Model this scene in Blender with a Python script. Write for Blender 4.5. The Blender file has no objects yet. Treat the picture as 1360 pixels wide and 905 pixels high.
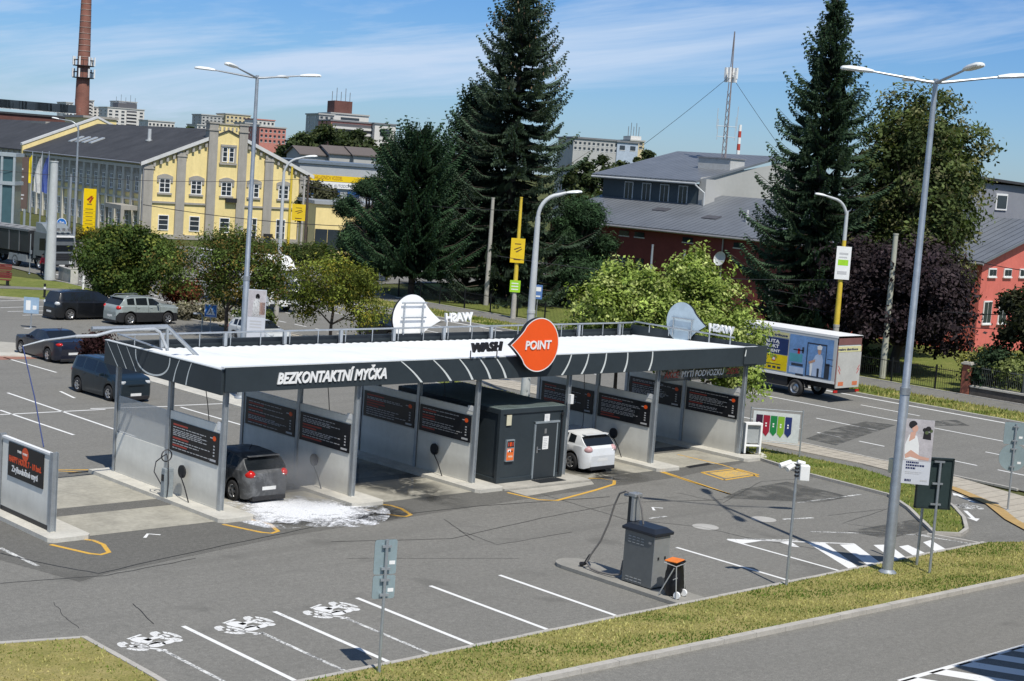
import bpy, math, random
import numpy as np
from mathutils import Vector, Matrix
random.seed(7); rng = np.random.default_rng(7)
SC = bpy.context.scene; COL = SC.collection
R = math.radians
# ---------- camera frame: X runs along the car wash front, Y along its bays, Z up ----------
CW, CH = 1360.0, 905.0; CX, CY = 680.0, 452.5; EYE = 10.8
_v1 = (-1294.0 - CX, 82.0 - CY); _v2 = (2950.0 - CX, 385.0 - CY)
FP = math.sqrt(-(_v1[0]*_v2[0] + _v1[1]*_v2[1]))
_X = Vector((_v2[0], -_v2[1], -FP)).normalized(); _Y = Vector((_v1[0], -_v1[1], -FP)).normalized(); _Z = _X.cross(_Y)
RM = Matrix((_X, _Y, _Z))
def ray(px, py): return RM @ Vector((px - CX, CY - py, -FP))
def at(px, py, z=0.0):
    d = ray(px, py); t = (z - EYE) / d.z; return Vector((d.x*t, d.y*t, z))
def onX(X, px, py):
    d = ray(px, py); t = X / d.x; return Vector((X, d.y*t, EYE + d.z*t))
def onY(Y, px, py):
    d = ray(px, py); t = Y / d.y; return Vector((d.x*t, Y, EYE + d.z*t))
def far(px, py, dist):
    d = ray(px, py); t = dist / math.hypot(d.x, d.y); return Vector((d.x*t, d.y*t, EYE + d.z*t))
def hgt(px, py, base):
    d = ray(px, py); t = math.hypot(base[0], base[1]) / math.hypot(d.x, d.y); return EYE + d.z*t
# ---------- materials ----------
def nodes(name):
    m = bpy.data.materials.new(name); m.use_nodes = True
    nt = m.node_tree; nt.nodes.clear()
    out = nt.nodes.new('ShaderNodeOutputMaterial'); b = nt.nodes.new('ShaderNodeBsdfPrincipled')
    nt.links.new(b.outputs[0], out.inputs[0]); return m, nt, b, out
def noise(nt, scale, detail=4, rough=.6, vec=None, dist=0):
    n = nt.nodes.new('ShaderNodeTexNoise'); n.inputs['Scale'].default_value = scale; n.inputs['Detail'].default_value = detail
    n.inputs['Roughness'].default_value = rough; n.inputs['Distortion'].default_value = dist
    if vec is not None: nt.links.new(vec, n.inputs['Vector'])
    return n
def ramp(nt, fac, stops):
    r = nt.nodes.new('ShaderNodeValToRGB'); e = r.color_ramp.elements
    while len(e) < len(stops): e.new(.5)
    for i, (p, c) in enumerate(stops):
        e[i].position = p; e[i].color = (*c, 1) if len(c) == 3 else c
    nt.links.new(fac, r.inputs[0]); return r
def mix(nt, fac, a, b, mode='MIX'):
    n = nt.nodes.new('ShaderNodeMix'); n.data_type = 'RGBA'; n.blend_type = mode
    for s, v in ((n.inputs[0], fac), (n.inputs[6], a), (n.inputs[7], b)):
        if hasattr(v, 'links') : nt.links.new(v, s)
        elif isinstance(v, (int, float)): s.default_value = v
        else: s.default_value = (*v, 1)
    return n.outputs[2]
def coord(nt, scale=None):
    t = nt.nodes.new('ShaderNodeNewGeometry')
    o = t.outputs['Position']
    if scale:
        m = nt.nodes.new('ShaderNodeMapping'); m.inputs['Scale'].default_value = scale; nt.links.new(o, m.inputs[0]); o = m.outputs[0]
    return o
MC = {}
def mat(name, col, rough=.6, metal=0., var=.12, scale=2.0, bump=0., spec=.4, coat=0., trans=0., streak=0., foot=0.):
    if name in MC: return MC[name]
    m, nt, b, out = nodes(name)
    v = coord(nt); n1 = noise(nt, scale, 5, .65, v); n2 = noise(nt, scale*9, 3, .6, v)
    lo = tuple(max(0, c*(1-var*1.6)) for c in col); hi = tuple(min(1, c*(1+var)) for c in col)
    r1 = ramp(nt, n1.outputs[0], [(.3, lo), (.7, hi)])
    c = mix(nt, .35, r1.outputs[0], ramp(nt, n2.outputs[0], [(.3, lo), (.7, hi)]).outputs[0])
    if streak:
        n3 = noise(nt, 1.0, 5, .7, coord(nt, (2.2, 2.2, .22))); c = mix(nt, ramp(nt, n3.outputs[0], [(.42, (0, 0, 0)), (.75, (streak,)*3)]).outputs[0], c, tuple(k*.45 for k in col))
    if foot:
        sp = nt.nodes.new('ShaderNodeSeparateXYZ'); nt.links.new(v, sp.inputs[0]); ad = nt.nodes.new('ShaderNodeMath'); ad.operation = 'MULTIPLY_ADD'; ad.inputs[1].default_value = -.9; nt.links.new(n1.outputs[0], ad.inputs[0]); nt.links.new(sp.outputs[2], ad.inputs[2])
        c = mix(nt, ramp(nt, ad.outputs[0], [(-.0, (foot,)*3), (.45, (0, 0, 0))]).outputs[0], c, (.16, .14, .11))
    nt.links.new(c, b.inputs['Base Color'])
    b.inputs['Roughness'].default_value = rough; b.inputs['Metallic'].default_value = metal
    b.inputs['Specular IOR Level'].default_value = spec; b.inputs['Coat Weight'].default_value = coat
    if coat: b.inputs['Coat Roughness'].default_value = .05
    if trans: b.inputs['Transmission Weight'].default_value = trans
    if bump:
        bp = nt.nodes.new('ShaderNodeBump'); bp.inputs['Strength'].default_value = bump; bp.inputs['Distance'].default_value = .02
        nt.links.new(n2.outputs[0], bp.inputs['Height']); nt.links.new(bp.outputs[0], b.inputs['Normal'])
    MC[name] = m; return m
def leafmat(name, trans=.25):
    m, nt, b, out = nodes(name)
    a = nt.nodes.new('ShaderNodeVertexColor'); a.layer_name = 'Col'
    nt.links.new(a.outputs[0], b.inputs['Base Color']); b.inputs['Roughness'].default_value = .65; b.inputs['Specular IOR Level'].default_value = .12
    t = nt.nodes.new('ShaderNodeBsdfTranslucent'); nt.links.new(mix(nt, 1., a.outputs[0], (1.5, 1.6, .7), 'MULTIPLY'), t.inputs[0])
    mx = nt.nodes.new('ShaderNodeMixShader'); mx.inputs[0].default_value = trans
    nt.links.new(b.outputs[0], mx.inputs[1]); nt.links.new(t.outputs[0], mx.inputs[2]); nt.links.new(mx.outputs[0], out.inputs[0])
    return m
def glass(name, col=(.02, .025, .03), rough=.06):
    m = mat(name, col, rough, 0, .05, 1, 0, .6); return m
def asphalt(name, base, patch=.18, warm=(1, 1, .97)):
    m, nt, b, out = nodes(name); v = coord(nt)
    big = noise(nt, .09, 5, .6, v, .6); mid = noise(nt, .9, 5, .65, v); fine = noise(nt, 30, 3, .7, v); st = noise(nt, .25, 6, .7, coord(nt, (1, .25, 1)), 1)
    c = lambda k: tuple(base*k*w for w in warm)
    r = ramp(nt, big.outputs[0], [(.3, c(1-patch)), (.5, c(1)), (.72, c(1+patch*.8))]).outputs[0]
    r = mix(nt, .5, r, ramp(nt, st.outputs[0], [(.3, c(.86)), (.7, c(1.12))]).outputs[0])
    r = mix(nt, .4, r, ramp(nt, mid.outputs[0], [(.3, c(.8)), (.7, c(1.2))]).outputs[0])
    r = mix(nt, .55, r, ramp(nt, fine.outputs[0], [(.35, c(.55)), (.5, c(1.)), (.68, c(1.5))]).outputs[0])
    gr = noise(nt, 7, 7, .8, v); r = mix(nt, .55, r, mix(nt, 1., r, ramp(nt, gr.outputs[0], [(.32, (.6,)*3), (.5, (1,)*3), (.68, (1.45,)*3)]).outputs[0], 'MULTIPLY'))
    oil = noise(nt, .55, 3, .5, v, .3); r = mix(nt, ramp(nt, oil.outputs[0], [(.62, (0, 0, 0)), (.72, (.4,)*3)]).outputs[0], r, c(.5))
    trk = noise(nt, .5, 5, .65, coord(nt, (.12, 1.6, 1)), .5); r = mix(nt, ramp(nt, trk.outputs[0], [(.5, (0, 0, 0)), (.75, (.45,)*3)]).outputs[0], r, c(.68))
    lite = noise(nt, 1.7, 6, .75, v, 1.2); r = mix(nt, ramp(nt, lite.outputs[0], [(.6, (0, 0, 0)), (.78, (.4,)*3)]).outputs[0], r, c(1.5))
    nt.links.new(r, b.inputs['Base Color']); b.inputs['Roughness'].default_value = .85; b.inputs['Specular IOR Level'].default_value = .25
    bp = nt.nodes.new('ShaderNodeBump'); bp.inputs['Strength'].default_value = .35; bp.inputs['Distance'].default_value = .01
    nt.links.new(fine.outputs[0], bp.inputs['Height']); nt.links.new(bp.outputs[0], b.inputs['Normal']); MC[name] = m; return m
def paintmat(name, col, worn, under):
    m, nt, b, out = nodes(name); v = coord(nt)
    n = noise(nt, 14, 6, .75, v); n2 = noise(nt, 1.2, 3, .6, v)
    ad = nt.nodes.new('ShaderNodeMath'); ad.operation = 'MULTIPLY_ADD'; ad.inputs[1].default_value = .5; nt.links.new(n2.outputs[0], ad.inputs[0]); nt.links.new(n.outputs[0], ad.inputs[2])
    f = ramp(nt, ad.outputs[0], [(worn, (0, 0, 0)), (worn+.12, (1, 1, 1))])
    fine = noise(nt, 40, 3, .6, v)
    u = ramp(nt, fine.outputs[0], [(.35, tuple(k*.7 for k in under)), (.7, tuple(k*1.3 for k in under))]).outputs[0]
    nt.links.new(mix(nt, f.outputs[0], u, col), b.inputs['Base Color']); b.inputs['Roughness'].default_value = .8; MC[name] = m; return m
def grassmat(name, cols, sc=1.):
    m, nt, b, out = nodes(name); v = coord(nt)
    a = noise(nt, .45*sc, 6, .7, v, .5); f = noise(nt, 22, 4, .7, v); k = noise(nt, 3*sc, 5, .7, v)
    r = ramp(nt, a.outputs[0], [(.34, cols[0]), (.5, cols[1]), (.64, cols[2])]).outputs[0]
    r = mix(nt, .45, r, ramp(nt, k.outputs[0], [(.36, cols[0]), (.5, cols[1]), (.66, cols[2])]).outputs[0])
    r = mix(nt, .5, r, ramp(nt, f.outputs[0], [(.3, tuple(c*.45 for c in cols[0])), (.55, cols[1]), (.75, cols[2])]).outputs[0])
    nt.links.new(r, b.inputs['Base Color']); b.inputs['Roughness'].default_value = .9; b.inputs['Specular IOR Level'].default_value = .1
    bp = nt.nodes.new('ShaderNodeBump'); bp.inputs['Strength'].default_value = .8; bp.inputs['Distance'].default_value = .06
    nt.links.new(f.outputs[0], bp.inputs['Height']); nt.links.new(bp.outputs[0], b.inputs['Normal']); MC[name] = m; return m
# ---------- mesh builder ----------
SPLIT = {k: k for k in 'pilaster tower_pilaster flank_pilaster hanging_hose lance_holder number_plate camera clamp beam balcony antenna aerial latch roof_hatch air_conditioner wheel dipole bumper_trim leg verge_board corbel flank_corbel window_surround gable'.split()}; SPLIT.update(posts='post', body_rib='body_rib', hatching='hatching_bar', front_hatching='front_hatching_bar')
class MB:
    def __init__(s): s.v = []; s.f = []; s.m = []
    def add(s, vs, fs, mi=0):
        o = len(s.v); s.v += [tuple(p) for p in vs]
        for f in fs: s.f.append(tuple(o+i for i in f)); s.m.append(mi)
        return s
    def box(s, c, d, mi=0, M=None):
        x, y, z = (k/2 for k in d); vs = [Vector((sx*x, sy*y, sz*z)) for sz in (-1, 1) for sy in (-1, 1) for sx in (-1, 1)]
        c = Vector(c); vs = [(M @ p if M else p) + c for p in vs]
        return s.add(vs, [(0, 2, 3, 1), (4, 5, 7, 6), (0, 1, 5, 4), (2, 6, 7, 3), (0, 4, 6, 2), (1, 3, 7, 5)], mi)
    def span(s, a, b, mi=0):
        return s.box([(a[i]+b[i])/2 for i in range(3)], [abs(b[i]-a[i]) for i in range(3)], mi)
    def face(s, pts, mi=0): return s.add(pts, [tuple(range(len(pts)))], mi)
    def prism(s, poly, z0, z1, mi=0, mt=None):
        n = len(poly); vs = [(p[0], p[1], z0) for p in poly] + [(p[0], p[1], z1) for p in poly]
        s.add(vs, [(i, (i+1) % n, n+(i+1) % n, n+i) for i in range(n)] + [tuple(range(n-1, -1, -1))], mi)
        return s.add(vs[n:], [tuple(range(n))], mi if mt is None else mt)
    def plate(s, pts, off, mi=0, mside=None):
        n = len(pts); off = Vector(off); a = [Vector(p) for p in pts]; b = [p+off for p in a]
        s.add(b, [tuple(range(n))], mi); s.add(a, [tuple(range(n-1, -1, -1))], mi)
        return s.add(a+b, [(i, (i+1) % n, n+(i+1) % n, n+i) for i in range(n)], mi if mside is None else mside)
    def tube(s, pts, r, seg=8, mi=0, caps=True):
        pts = [Vector(p) for p in pts]; n = len(pts); rs = r if isinstance(r, (list, tuple)) else [r]*n
        vs = []; prev = None
        for i, p in enumerate(pts):
            d = (pts[min(i+1, n-1)] - pts[max(i-1, 0)]).normalized()
            if prev is None: a = d.cross(Vector((0, 0, 1)) if abs(d.z) < .9 else Vector((1, 0, 0))).normalized()
            else: a = (prev - d*prev.dot(d)).normalized()
            prev = a; b = d.cross(a)
            for k in range(seg):
                t = 2*math.pi*k/seg; vs.append(p + (a*math.cos(t) + b*math.sin(t))*rs[i])
        fs = [(i*seg+k, i*seg+(k+1) % seg, (i+1)*seg+(k+1) % seg, (i+1)*seg+k) for i in range(n-1) for k in range(seg)]
        if caps: fs += [tuple(range(seg-1, -1, -1)), tuple((n-1)*seg+k for k in range(seg))]
        return s.add(vs, fs, mi)
    def lathe(s, prof, seg=24, mi=0, M=None, closed=False):
        vs = []; n = len(prof)
        for k in range(seg):
            t = 2*math.pi*k/seg
            for r, z in prof:
                p = Vector((r*math.cos(t), r*math.sin(t), z)); vs.append(M @ p if M else p)
        fs = [(k*n+i, ((k+1) % seg)*n+i, ((k+1) % seg)*n+i+1, k*n+i+1) for k in range(seg) for i in range(n-1)]
        return s.add(vs, fs, mi)
    def text(s, body, o, r, u, height=None, width=None, mi=0, shear=0., bold=0., align='LEFT', ext=.004):
        vs, fs = textmesh(body, shear, bold)
        xs = [p[0] for p in vs]; ys = [p[1] for p in vs]; x0, x1, y0, y1 = min(xs), max(xs), min(ys), max(ys)
        sy = (height / .73) if height else None
        sx = width/(x1-x0) if width else sy
        if sy is None: sy = sx
        w = (x1-x0)*sx; ox = {'LEFT': 0, 'CENTER': -w/2, 'RIGHT': -w}[align]
        o, r, u = Vector(o), Vector(r).normalized(), Vector(u).normalized(); n = r.cross(u)
        return s.add([o + r*((p[0]-x0)*sx+ox) + u*(p[1]*sy) + n*(ext if p[2] > 0 else 0) for p in vs], fs, mi)
    def pieces(s, tol=.03):
        """group loose shells whose boxes touch"""
        par = list(range(len(s.v)))
        def find(i):
            while par[i] != i: par[i] = par[par[i]]; i = par[i]
            return i
        for f in s.f:
            a = find(f[0])
            for i in f[1:]: par[find(i)] = a
        comp = {}
        for k, f in enumerate(s.f): comp.setdefault(find(f[0]), []).append(k)
        bx_ = []
        for fs in comp.values():
            P = np.array([s.v[i] for k in fs for i in s.f[k]]); bx_.append([P.min(0)-tol, P.max(0)+tol, fs])
        merged = True
        while merged:
            merged = False; out = []
            for b in bx_:
                for o in out:
                    if np.all(b[0] <= o[1]) and np.all(o[0] <= b[1]): o[0] = np.minimum(o[0], b[0]); o[1] = np.maximum(o[1], b[1]); o[2] = o[2]+b[2]; merged = True; break
                else: out.append(b)
            bx_ = out
        res = []
        for _, _, fs in bx_:
            q = MB(); mp = {}
            for k in sorted(fs):
                ids = []
                for i in s.f[k]:
                    if i not in mp: mp[i] = len(q.v); q.v.append(s.v[i])
                    ids.append(mp[i])
                q.f.append(tuple(ids)); q.m.append(s.m[k])
            res.append(q)
        return res
    def build(s, name, mats, parent=None, smooth=False, bevel=0., kind=None, angle=40):
        if name in SPLIT:
            ps = s.pieces()
            if 1 < len(ps) <= 100:
                for q in ps: o = q._build(SPLIT[name], mats, parent, smooth, bevel, kind, angle)
                return o
            name = SPLIT[name]
        return s._build(name, mats, parent, smooth, bevel, kind, angle)
    def _build(s, name, mats, parent=None, smooth=False, bevel=0., kind=None, angle=40):
        me = bpy.data.meshes.new(name); me.from_pydata(s.v, [], s.f)
        mats = mats if isinstance(mats, (list, tuple)) else [mats]
        for m in mats: me.materials.append(m)
        if len(mats) > 1: me.polygons.foreach_set('material_index', s.m)
        me.update(); o = bpy.data.objects.new(name, me); COL.objects.link(o)
        if parent: o.parent = parent
        if kind: o['kind'] = kind
        if smooth:
            me.polygons.foreach_set('use_smooth', [True]*len(me.polygons))
            try: me.set_sharp_from_angle(angle=R(angle))
            except Exception: pass
        if bevel:
            b = o.modifiers.new('bevel', 'BEVEL'); b.width = bevel; b.segments = 2; b.limit_method = 'ANGLE'; b.angle_limit = R(40)
        return o
_TX = {}
def textmesh(body, shear=0., bold=0.):
    k = (body, shear, bold)
    if k in _TX: return _TX[k]
    cu = bpy.data.curves.new('lettering', 'FONT'); cu.body = body; cu.size = 1; cu.shear = shear; cu.offset = bold; cu.extrude = .5; cu.resolution_u = 3
    o = bpy.data.objects.new('lettering', cu); COL.objects.link(o); dg = bpy.context.evaluated_depsgraph_get(); dg.update()
    me = bpy.data.meshes.new_from_object(o.evaluated_get(dg))
    vs = [tuple(v.co) for v in me.vertices]; fs = [tuple(p.vertices) for p in me.polygons if True]
    bpy.data.objects.remove(o); bpy.data.curves.remove(cu); bpy.data.meshes.remove(me); _TX[k] = (vs, fs); return _TX[k]
def tag(o, label, cat, group=None, kind=None):
    o['label'] = label; o['category'] = cat
    if group: o['group'] = group
    if kind: o['kind'] = kind
    return o
def thing(name, label, cat, loc=(0, 0, 0), rz=0., group=None):
    o = bpy.data.objects.new(name, None); COL.objects.link(o); o.location = loc; o.rotation_euler = (0, 0, rz); o.empty_display_size = .3
    return tag(o, label, cat, group)
def copy_tree(o, parent=None):
    c = o.copy(); COL.objects.link(c)
    if parent: c.parent = parent
    for ch in list(o.children): copy_tree(ch, c)
    return c
# ---------- shared materials ----------
GALV = mat('galvanised_steel', (.42, .45, .47), .42, .6, .15, 3)
GALVD = mat('painted_grey_steel', (.3, .34, .36), .5, .3, .12, 3)
WHITE = mat('white_paint', (.8, .8, .78), .5, 0, .06, 2)
BLACK = mat('black_plastic', (.018, .018, .02), .5, 0, .2, 3)
ANTH = mat('anthracite_sheet', (.034, .045, .052), .45, .1, .12, .7)
ORANGE = mat('orange_face', (.85, .1, .012), .45, 0, .04, 1)
CONC = mat('concrete', (.4, .38, .33), .85, 0, .2, 1.2, .2)
CONCL = mat('pale_concrete', (.52, .5, .44), .85, 0, .15, 1.5, .2)
RUBBER = mat('rubber', (.02, .02, .021), .8, 0, .2, 4)
YELLOWP = mat('yellow_enamel', (.8, .55, .02), .5, 0, .1, 1)
RED = mat('red_lens', (.5, .015, .012), .2, 0, .1, 2)
BARK = mat('bark', (.09, .07, .055), .9, 0, .3, 4, .5)
LAMPG = mat('lamp_glass', (.75, .77, .75), .25, 0, .05, 2)
SILVER = mat('silver_metal', (.5, .5, .5), .3, .8, .05, 2)
NAVY = mat('navy_print', (.012, .02, .09), .5, 0, .05, 2)
BLUE = mat('sign_blue', (.02, .16, .5), .45, 0, .05, 2)
SIGNBACK = mat('sign_back', (.33, .42, .44), .4, .4, .1, 2)
# ---------- ground ----------
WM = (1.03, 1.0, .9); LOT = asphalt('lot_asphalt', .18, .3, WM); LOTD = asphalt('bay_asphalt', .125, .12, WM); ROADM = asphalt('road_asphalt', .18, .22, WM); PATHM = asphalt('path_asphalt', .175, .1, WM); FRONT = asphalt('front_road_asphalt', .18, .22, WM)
GR_NEAR = grassmat('dry_lawn', [(.11, .14, .03), (.3, .27, .09), (.52, .42, .2)])
GR_FAR = grassmat('green_lawn', [(.08, .12, .022), (.17, .2, .05), (.33, .3, .11)])
WL = paintmat('white_line', (.72, .72, .7), .50, (.16, .16, .155)); STEN = paintmat('stencil_white', (.68, .68, .66), .56, (.16, .16, .155)); WLW = paintmat('worn_white_line', (.66, .66, .63), .68, (.16, .16, .155))
YL = paintmat('yellow_line', (.62, .36, .05), .58, (.2, .19, .17)); TAR = mat('tar', (.02, .02, .02), .6, 0, .2, 3)
PAVER = mat('beige_pavers', (.42, .38, .31), .85, 0, .15, 3, .2); KERB = mat('kerb_stone', (.42, .4, .36), .85, 0, .16, 2, .3); TACT = mat('tactile_strip', (.42, .28, .11), .8, 0, .15, 3)
REDPAVE = mat('red_pavers', (.3, .15, .11), .85, 0, .15, 3)
def sheet(name, poly, z, m, parent=None):
    b = MB(); b.face([(p[0], p[1], z) for p in poly]); o = b.build(name, m, parent)
    if not parent: o['kind'] = 'structure'
    return o
def rect(x0, y0, x1, y1): return [(x0, y0), (x1, y0), (x1, y1), (x0, y1)]
TERR = grassmat('far_terrain', [(.05, .075, .02), (.09, .1, .035), (.16, .15, .07)], .05)
b = MB(); N = 48
b.face([(3500*math.cos(2*math.pi*i/N), 3500*math.sin(2*math.pi*i/N), -.06) for i in range(N)]); b.build('ground', TERR, kind='structure')
lot = sheet('parking_lot', rect(-40, 24, 53.3, 108), 0, LOT)
front = sheet('front_road', rect(-40, -20, 75, 23.2), .0, FRONT)
sheet('side_apron', rect(53.3, -20, 55.6, 27), .002, PATHM)
road = sheet('main_road', [(55.0, 10), (71.7, 10), (71.7, 96), (80, 150), (86, 260), (62, 260), (60, 150), (55.6, 96)], .004, ROADM)
sheet('side_street', [(71.6, 96.2), (84, 108), (150, 118), (150, 128), (84, 150), (78, 142)], .0, ROADM)
def strip(name, pts, w, z, m, parent):
    b = MB(); P = [Vector((p[0], p[1], z)) for p in pts]; L = []; Rr = []
    for i, p in enumerate(P):
        d = (P[min(i+1, len(P)-1)] - P[max(i-1, 0)]).normalized(); n = Vector((-d.y, d.x, 0))*w/2; L.append(p+n); Rr.append(p-n)
    for i in range(len(P)-1): b.face([L[i], Rr[i], Rr[i+1], L[i+1]])
    return b.build(name, m, parent)
def kerb(name, pts, w=.16, z0=-.02, z1=.12, parent=None, m=None):
    b = MB(); P = [Vector((p[0], p[1], 0)) for p in pts]; L = []; Q = []
    for i, p in enumerate(P):
        d = (P[min(i+1, len(P)-1)] - P[max(i-1, 0)]).normalized(); n = Vector((-d.y, d.x, 0))*w/2; L.append(p+n); Q.append(p-n)
    for i in range(len(P)-1):
        n = max(1, int((P[i+1]-P[i]).length/1.0))
        for k in range(n):
            e_ = .004/max(.1, (P[i+1]-P[i]).length); a, c = k/n+e_, (k+1)/n-e_; j = random.uniform(-.004, .004)
            b.prism([L[i].lerp(L[i+1], a), Q[i].lerp(Q[i+1], a), Q[i].lerp(Q[i+1], c), L[i].lerp(L[i+1], c)][::-1], z0, z1+j)
    o = b.build(name, m or KERB, parent, bevel=.015)
    if not parent: o['kind'] = 'structure'
    return o
# front grass strip and left grass corner
FS = [(12, 23.35), (23.3, 23.3), (30.2, 23.0), (42.1, 22.55), (47, 23.0), (52, 24.2), (52, 25.2), (47, 24.6), (45.2, 25.45), (12, 25.5)]
def raised(name, poly, m, z=.1):
    b = MB(); b.prism(poly, -.04, z); return b.build(name, m, kind='structure')
raised('front_lawn', FS, GR_NEAR)
kerb('front_kerb', [(12, 23.3), (23.3, 23.22), (30.2, 22.92), (42.1, 22.47), (47, 22.9), (52, 24.1)], .2, -.02, .115)
kerb('lot_kerb', [(12, 25.57), (45.1, 25.53)], .13, -.02, .11)
LC = [(6, 24), (16.2, 24), (16.35, 27.3), (16.4, 30.25), (14.6, 30.75), (6, 31.2)]
raised('corner_lawn', LC, GR_NEAR); kerb('corner_kerb', [(16.3, 24), (16.43, 27.3), (16.47, 30.3), (14.6, 30.85), (6, 31.3)], .14, -.02, .11)
WG = [(50.15, 38.8), (49.25, 35.5), (48.9, 31.6), (47.6, 29.9), (44.95, 27.3), (45.5, 26.75), (46.3, 27.05), (47.9, 28.1), (49.3, 29.4), (51.3, 32.1), (52.3, 35.3), (51.9, 39.8), (51.6, 70), (50.3, 70), (50.3, 45)]
raised('side_lawn', WG, GR_FAR)
kerb('side_kerb', [(50.25, 60), (50.1, 38.8), (49.2, 35.5), (48.85, 31.6), (47.5, 29.9), (44.85, 27.2), (45.5, 26.65), (46.4, 26.95), (47.95, 28.0), (49.4, 29.3), (51.4, 32)], .13, -.02, .11)
kerb('corner_edge_kerb', [(44.6, 27.3), (45.15, 25.5)], .12, -.02, .06)
# cycle path, pavers, verge, walks beyond the road
sheet('cycle_path', [(51.7, 70), (52.0, 40), (52.4, 35.2), (51.4, 32), (49.4, 29.3), (47.9, 28), (46.2, 26.9), (45.3, 26.3), (45.6, 24.9), (52, 24.6), (53, 27.3), (53.1, 31), (53.5, 36), (53.2, 41), (52.9, 70)], .006, PATHM)
b = MB()
pl = [(52.9, 100), (53.1, 41), (53.5, 36), (53.0, 32.2), (51.6, 29.2), (49.2, 26.9), (48, 24.5)]; pr_ = [(55.0, 100), (55.0, 41), (55.1, 36), (54.9, 32.5), (53.9, 29), (52.2, 26.3), (51, 24.2)]
b = MB(); b.prism(pl + pr_[::-1], -.02, .05); pv = b.build('paved_walk', PAVER, kind='structure')
strip('tactile_strip', [(53.3, 33.6), (52.6, 31.2), (51.3, 28.9), (49.5, 27.1), (48.4, 25.6)], .45, .054, TACT, pv)
b = MB()
for y in np.arange(26, 90, .6):
    x = np.interp(y, [24, 26.5, 29, 32.4, 36, 100], [47.9, 49, 51.5, 53, 53.5, 52.9]); x2 = np.interp(y, [24, 26.3, 29, 32.5, 36, 100], [50.9, 52.2, 53.9, 54.9, 55.1, 55])
    b.span((x+.05, y-.012, .05), (x2-.05, y+.012, .0535))
for f in (.33, .66):
    for y in np.arange(32, 90, 1.2): b.span((53.4+f*1.6-.01, y, .05), (53.4+f*1.6+.01, y+1.2, .0532))
b.build('paver_joints', mat('joint_sand', (.2, .18, .15), .9), pv)
raised('road_verge', [(71.9, 8), (75.0, 8), (75.2, 96), (73, 100), (71.9, 94)], GR_FAR, .12)
kerb('verge_kerb', [(71.75, 15), (71.8, 95), (73.6, 104)], .2, -.02, .13)
kerb('near_road_kerb', [(55.05, 30), (55.05, 60), (55.3, 96), (56.2, 112)], .14, -.02, .07)
sheet('far_walk', [(75.0, 8), (78.3, 8), (78.4, 96), (80.5, 102), (74, 101), (75.1, 96)], .05, PATHM)
sheet('lawn', [(78.3, 8), (160, 8), (160, 115), (90, 108), (78.5, 97)], .03, GR_FAR)
kerb('walk_edging', [(78.35, 40), (78.35, 97)], .1, 0, .12)
sheet('west_lawn', [(20, 99), (46, 98.6), (52.3, 91.5), (52.8, 80), (54.9, 80), (56, 108), (52, 118), (20, 130)], .03, GR_FAR)
sheet('west_walk', [(30, 107), (50, 103.5), (54, 101.2), (54.2, 103), (50.3, 105.4), (30, 109.5)], .05, PATHM)
kerb('west_kerb', [(30, 98.9), (46, 98.5), (52.2, 91.3), (52.6, 82)], .14)
b = MB(); b.prism([(37.0, 50), (38.6, 50), (38.6, 70), (36.8, 72.5), (33, 74), (33, 72.8), (36, 71.6), (37, 68)], -.02, .06); b.build('traffic_island', CONCL, kind='structure')
sheet('red_crossing', [(28, 71.2), (35.6, 71.2), (35.2, 72.7), (28, 72.9)], .004, REDPAVE)
sheet('pale_apron', [(24, 73), (33, 74.2), (36.9, 72.6), (37.6, 76.5), (34, 80), (24, 80)], .005, mat('pale_paving', (.4, .38, .33), .85))
# markings
for X in [17.13*1.102+i*2.39 for i in range(5)]:
    pass
BL = [(18.87, 30.23, WL), (21.32, 30.2, WL), (23.76, 30.2, WL), (26.12, 30.2, WL), (28.48, 30.14, WL), (35.45, 30.0, WL)]
for x, y, m in BL: strip('bay_line', [(x, y), (x, 25.66)], .12, .004, m, lot)
for x, y in ((17.6, 28.9), (20.13, 29.0), (22.48, 28.9)): strip('bay_line', [(x, y), (x, 25.66)], .1, .004, WLW, lot)
# stencilled motorcycles
def motorcycle(cx, cy):
    b = MB(); rnd = random.Random(int(cx*10))
    def blob(x, y, rx, ry, n=14):
        b.face([(cx+x+rx*math.cos(2*math.pi*i/n)*rnd.uniform(.85, 1.1), cy+y+ry*math.sin(2*math.pi*i/n)*rnd.uniform(.85, 1.1), .004) for i in range(n)])
    def ring(x, y, ro, ri, n=18):
        for i in range(n):
            if i % 6 == 5: continue
            a, c = 2*math.pi*i/n, 2*math.pi*(i+.9)/n
            b.face([(cx+x+ri*math.cos(a), cy+y+ri*math.sin(a), .004), (cx+x+ro*math.cos(a), cy+y+ro*math.sin(a), .004), (cx+x+ro*math.cos(c), cy+y+ro*math.sin(c), .004), (cx+x+ri*math.cos(c), cy+y+ri*math.sin(c), .004)])
    def bar(x0, y0, x1, y1, w):
        d = Vector((x1-x0, y1-y0)).normalized(); n = Vector((-d.y, d.x))*w/2
        b.face([(cx+x0+n.x, cy+y0+n.y, .004), (cx+x0-n.x, cy+y0-n.y, .004), (cx+x1-n.x, cy+y1-n.y, .004), (cx+x1+n.x, cy+y1+n.y, .004)])
    ring(-.75, .15, .33, .17); ring(.68, .12, .33, .17); blob(-.75, .15, .09, .09); blob(.68, .12, .09, .09)
    blob(.05, .0, .3, .2); blob(.1, .35, .3, .13); blob(-.3, .42, .28, .08); bar(.68, .12, .38, .62, .1); bar(.3, .66, .58, .6, .08); bar(-.72, .12, 0, .05, .12); bar(-.2, .3, .3, .22, .1); blob(-.62, .5, .16, .06); bar(-.35, -.22, .25, -.22, .06)
    return b
for cx_, cy_, rz in ((0, 0, 0),): pass
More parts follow.
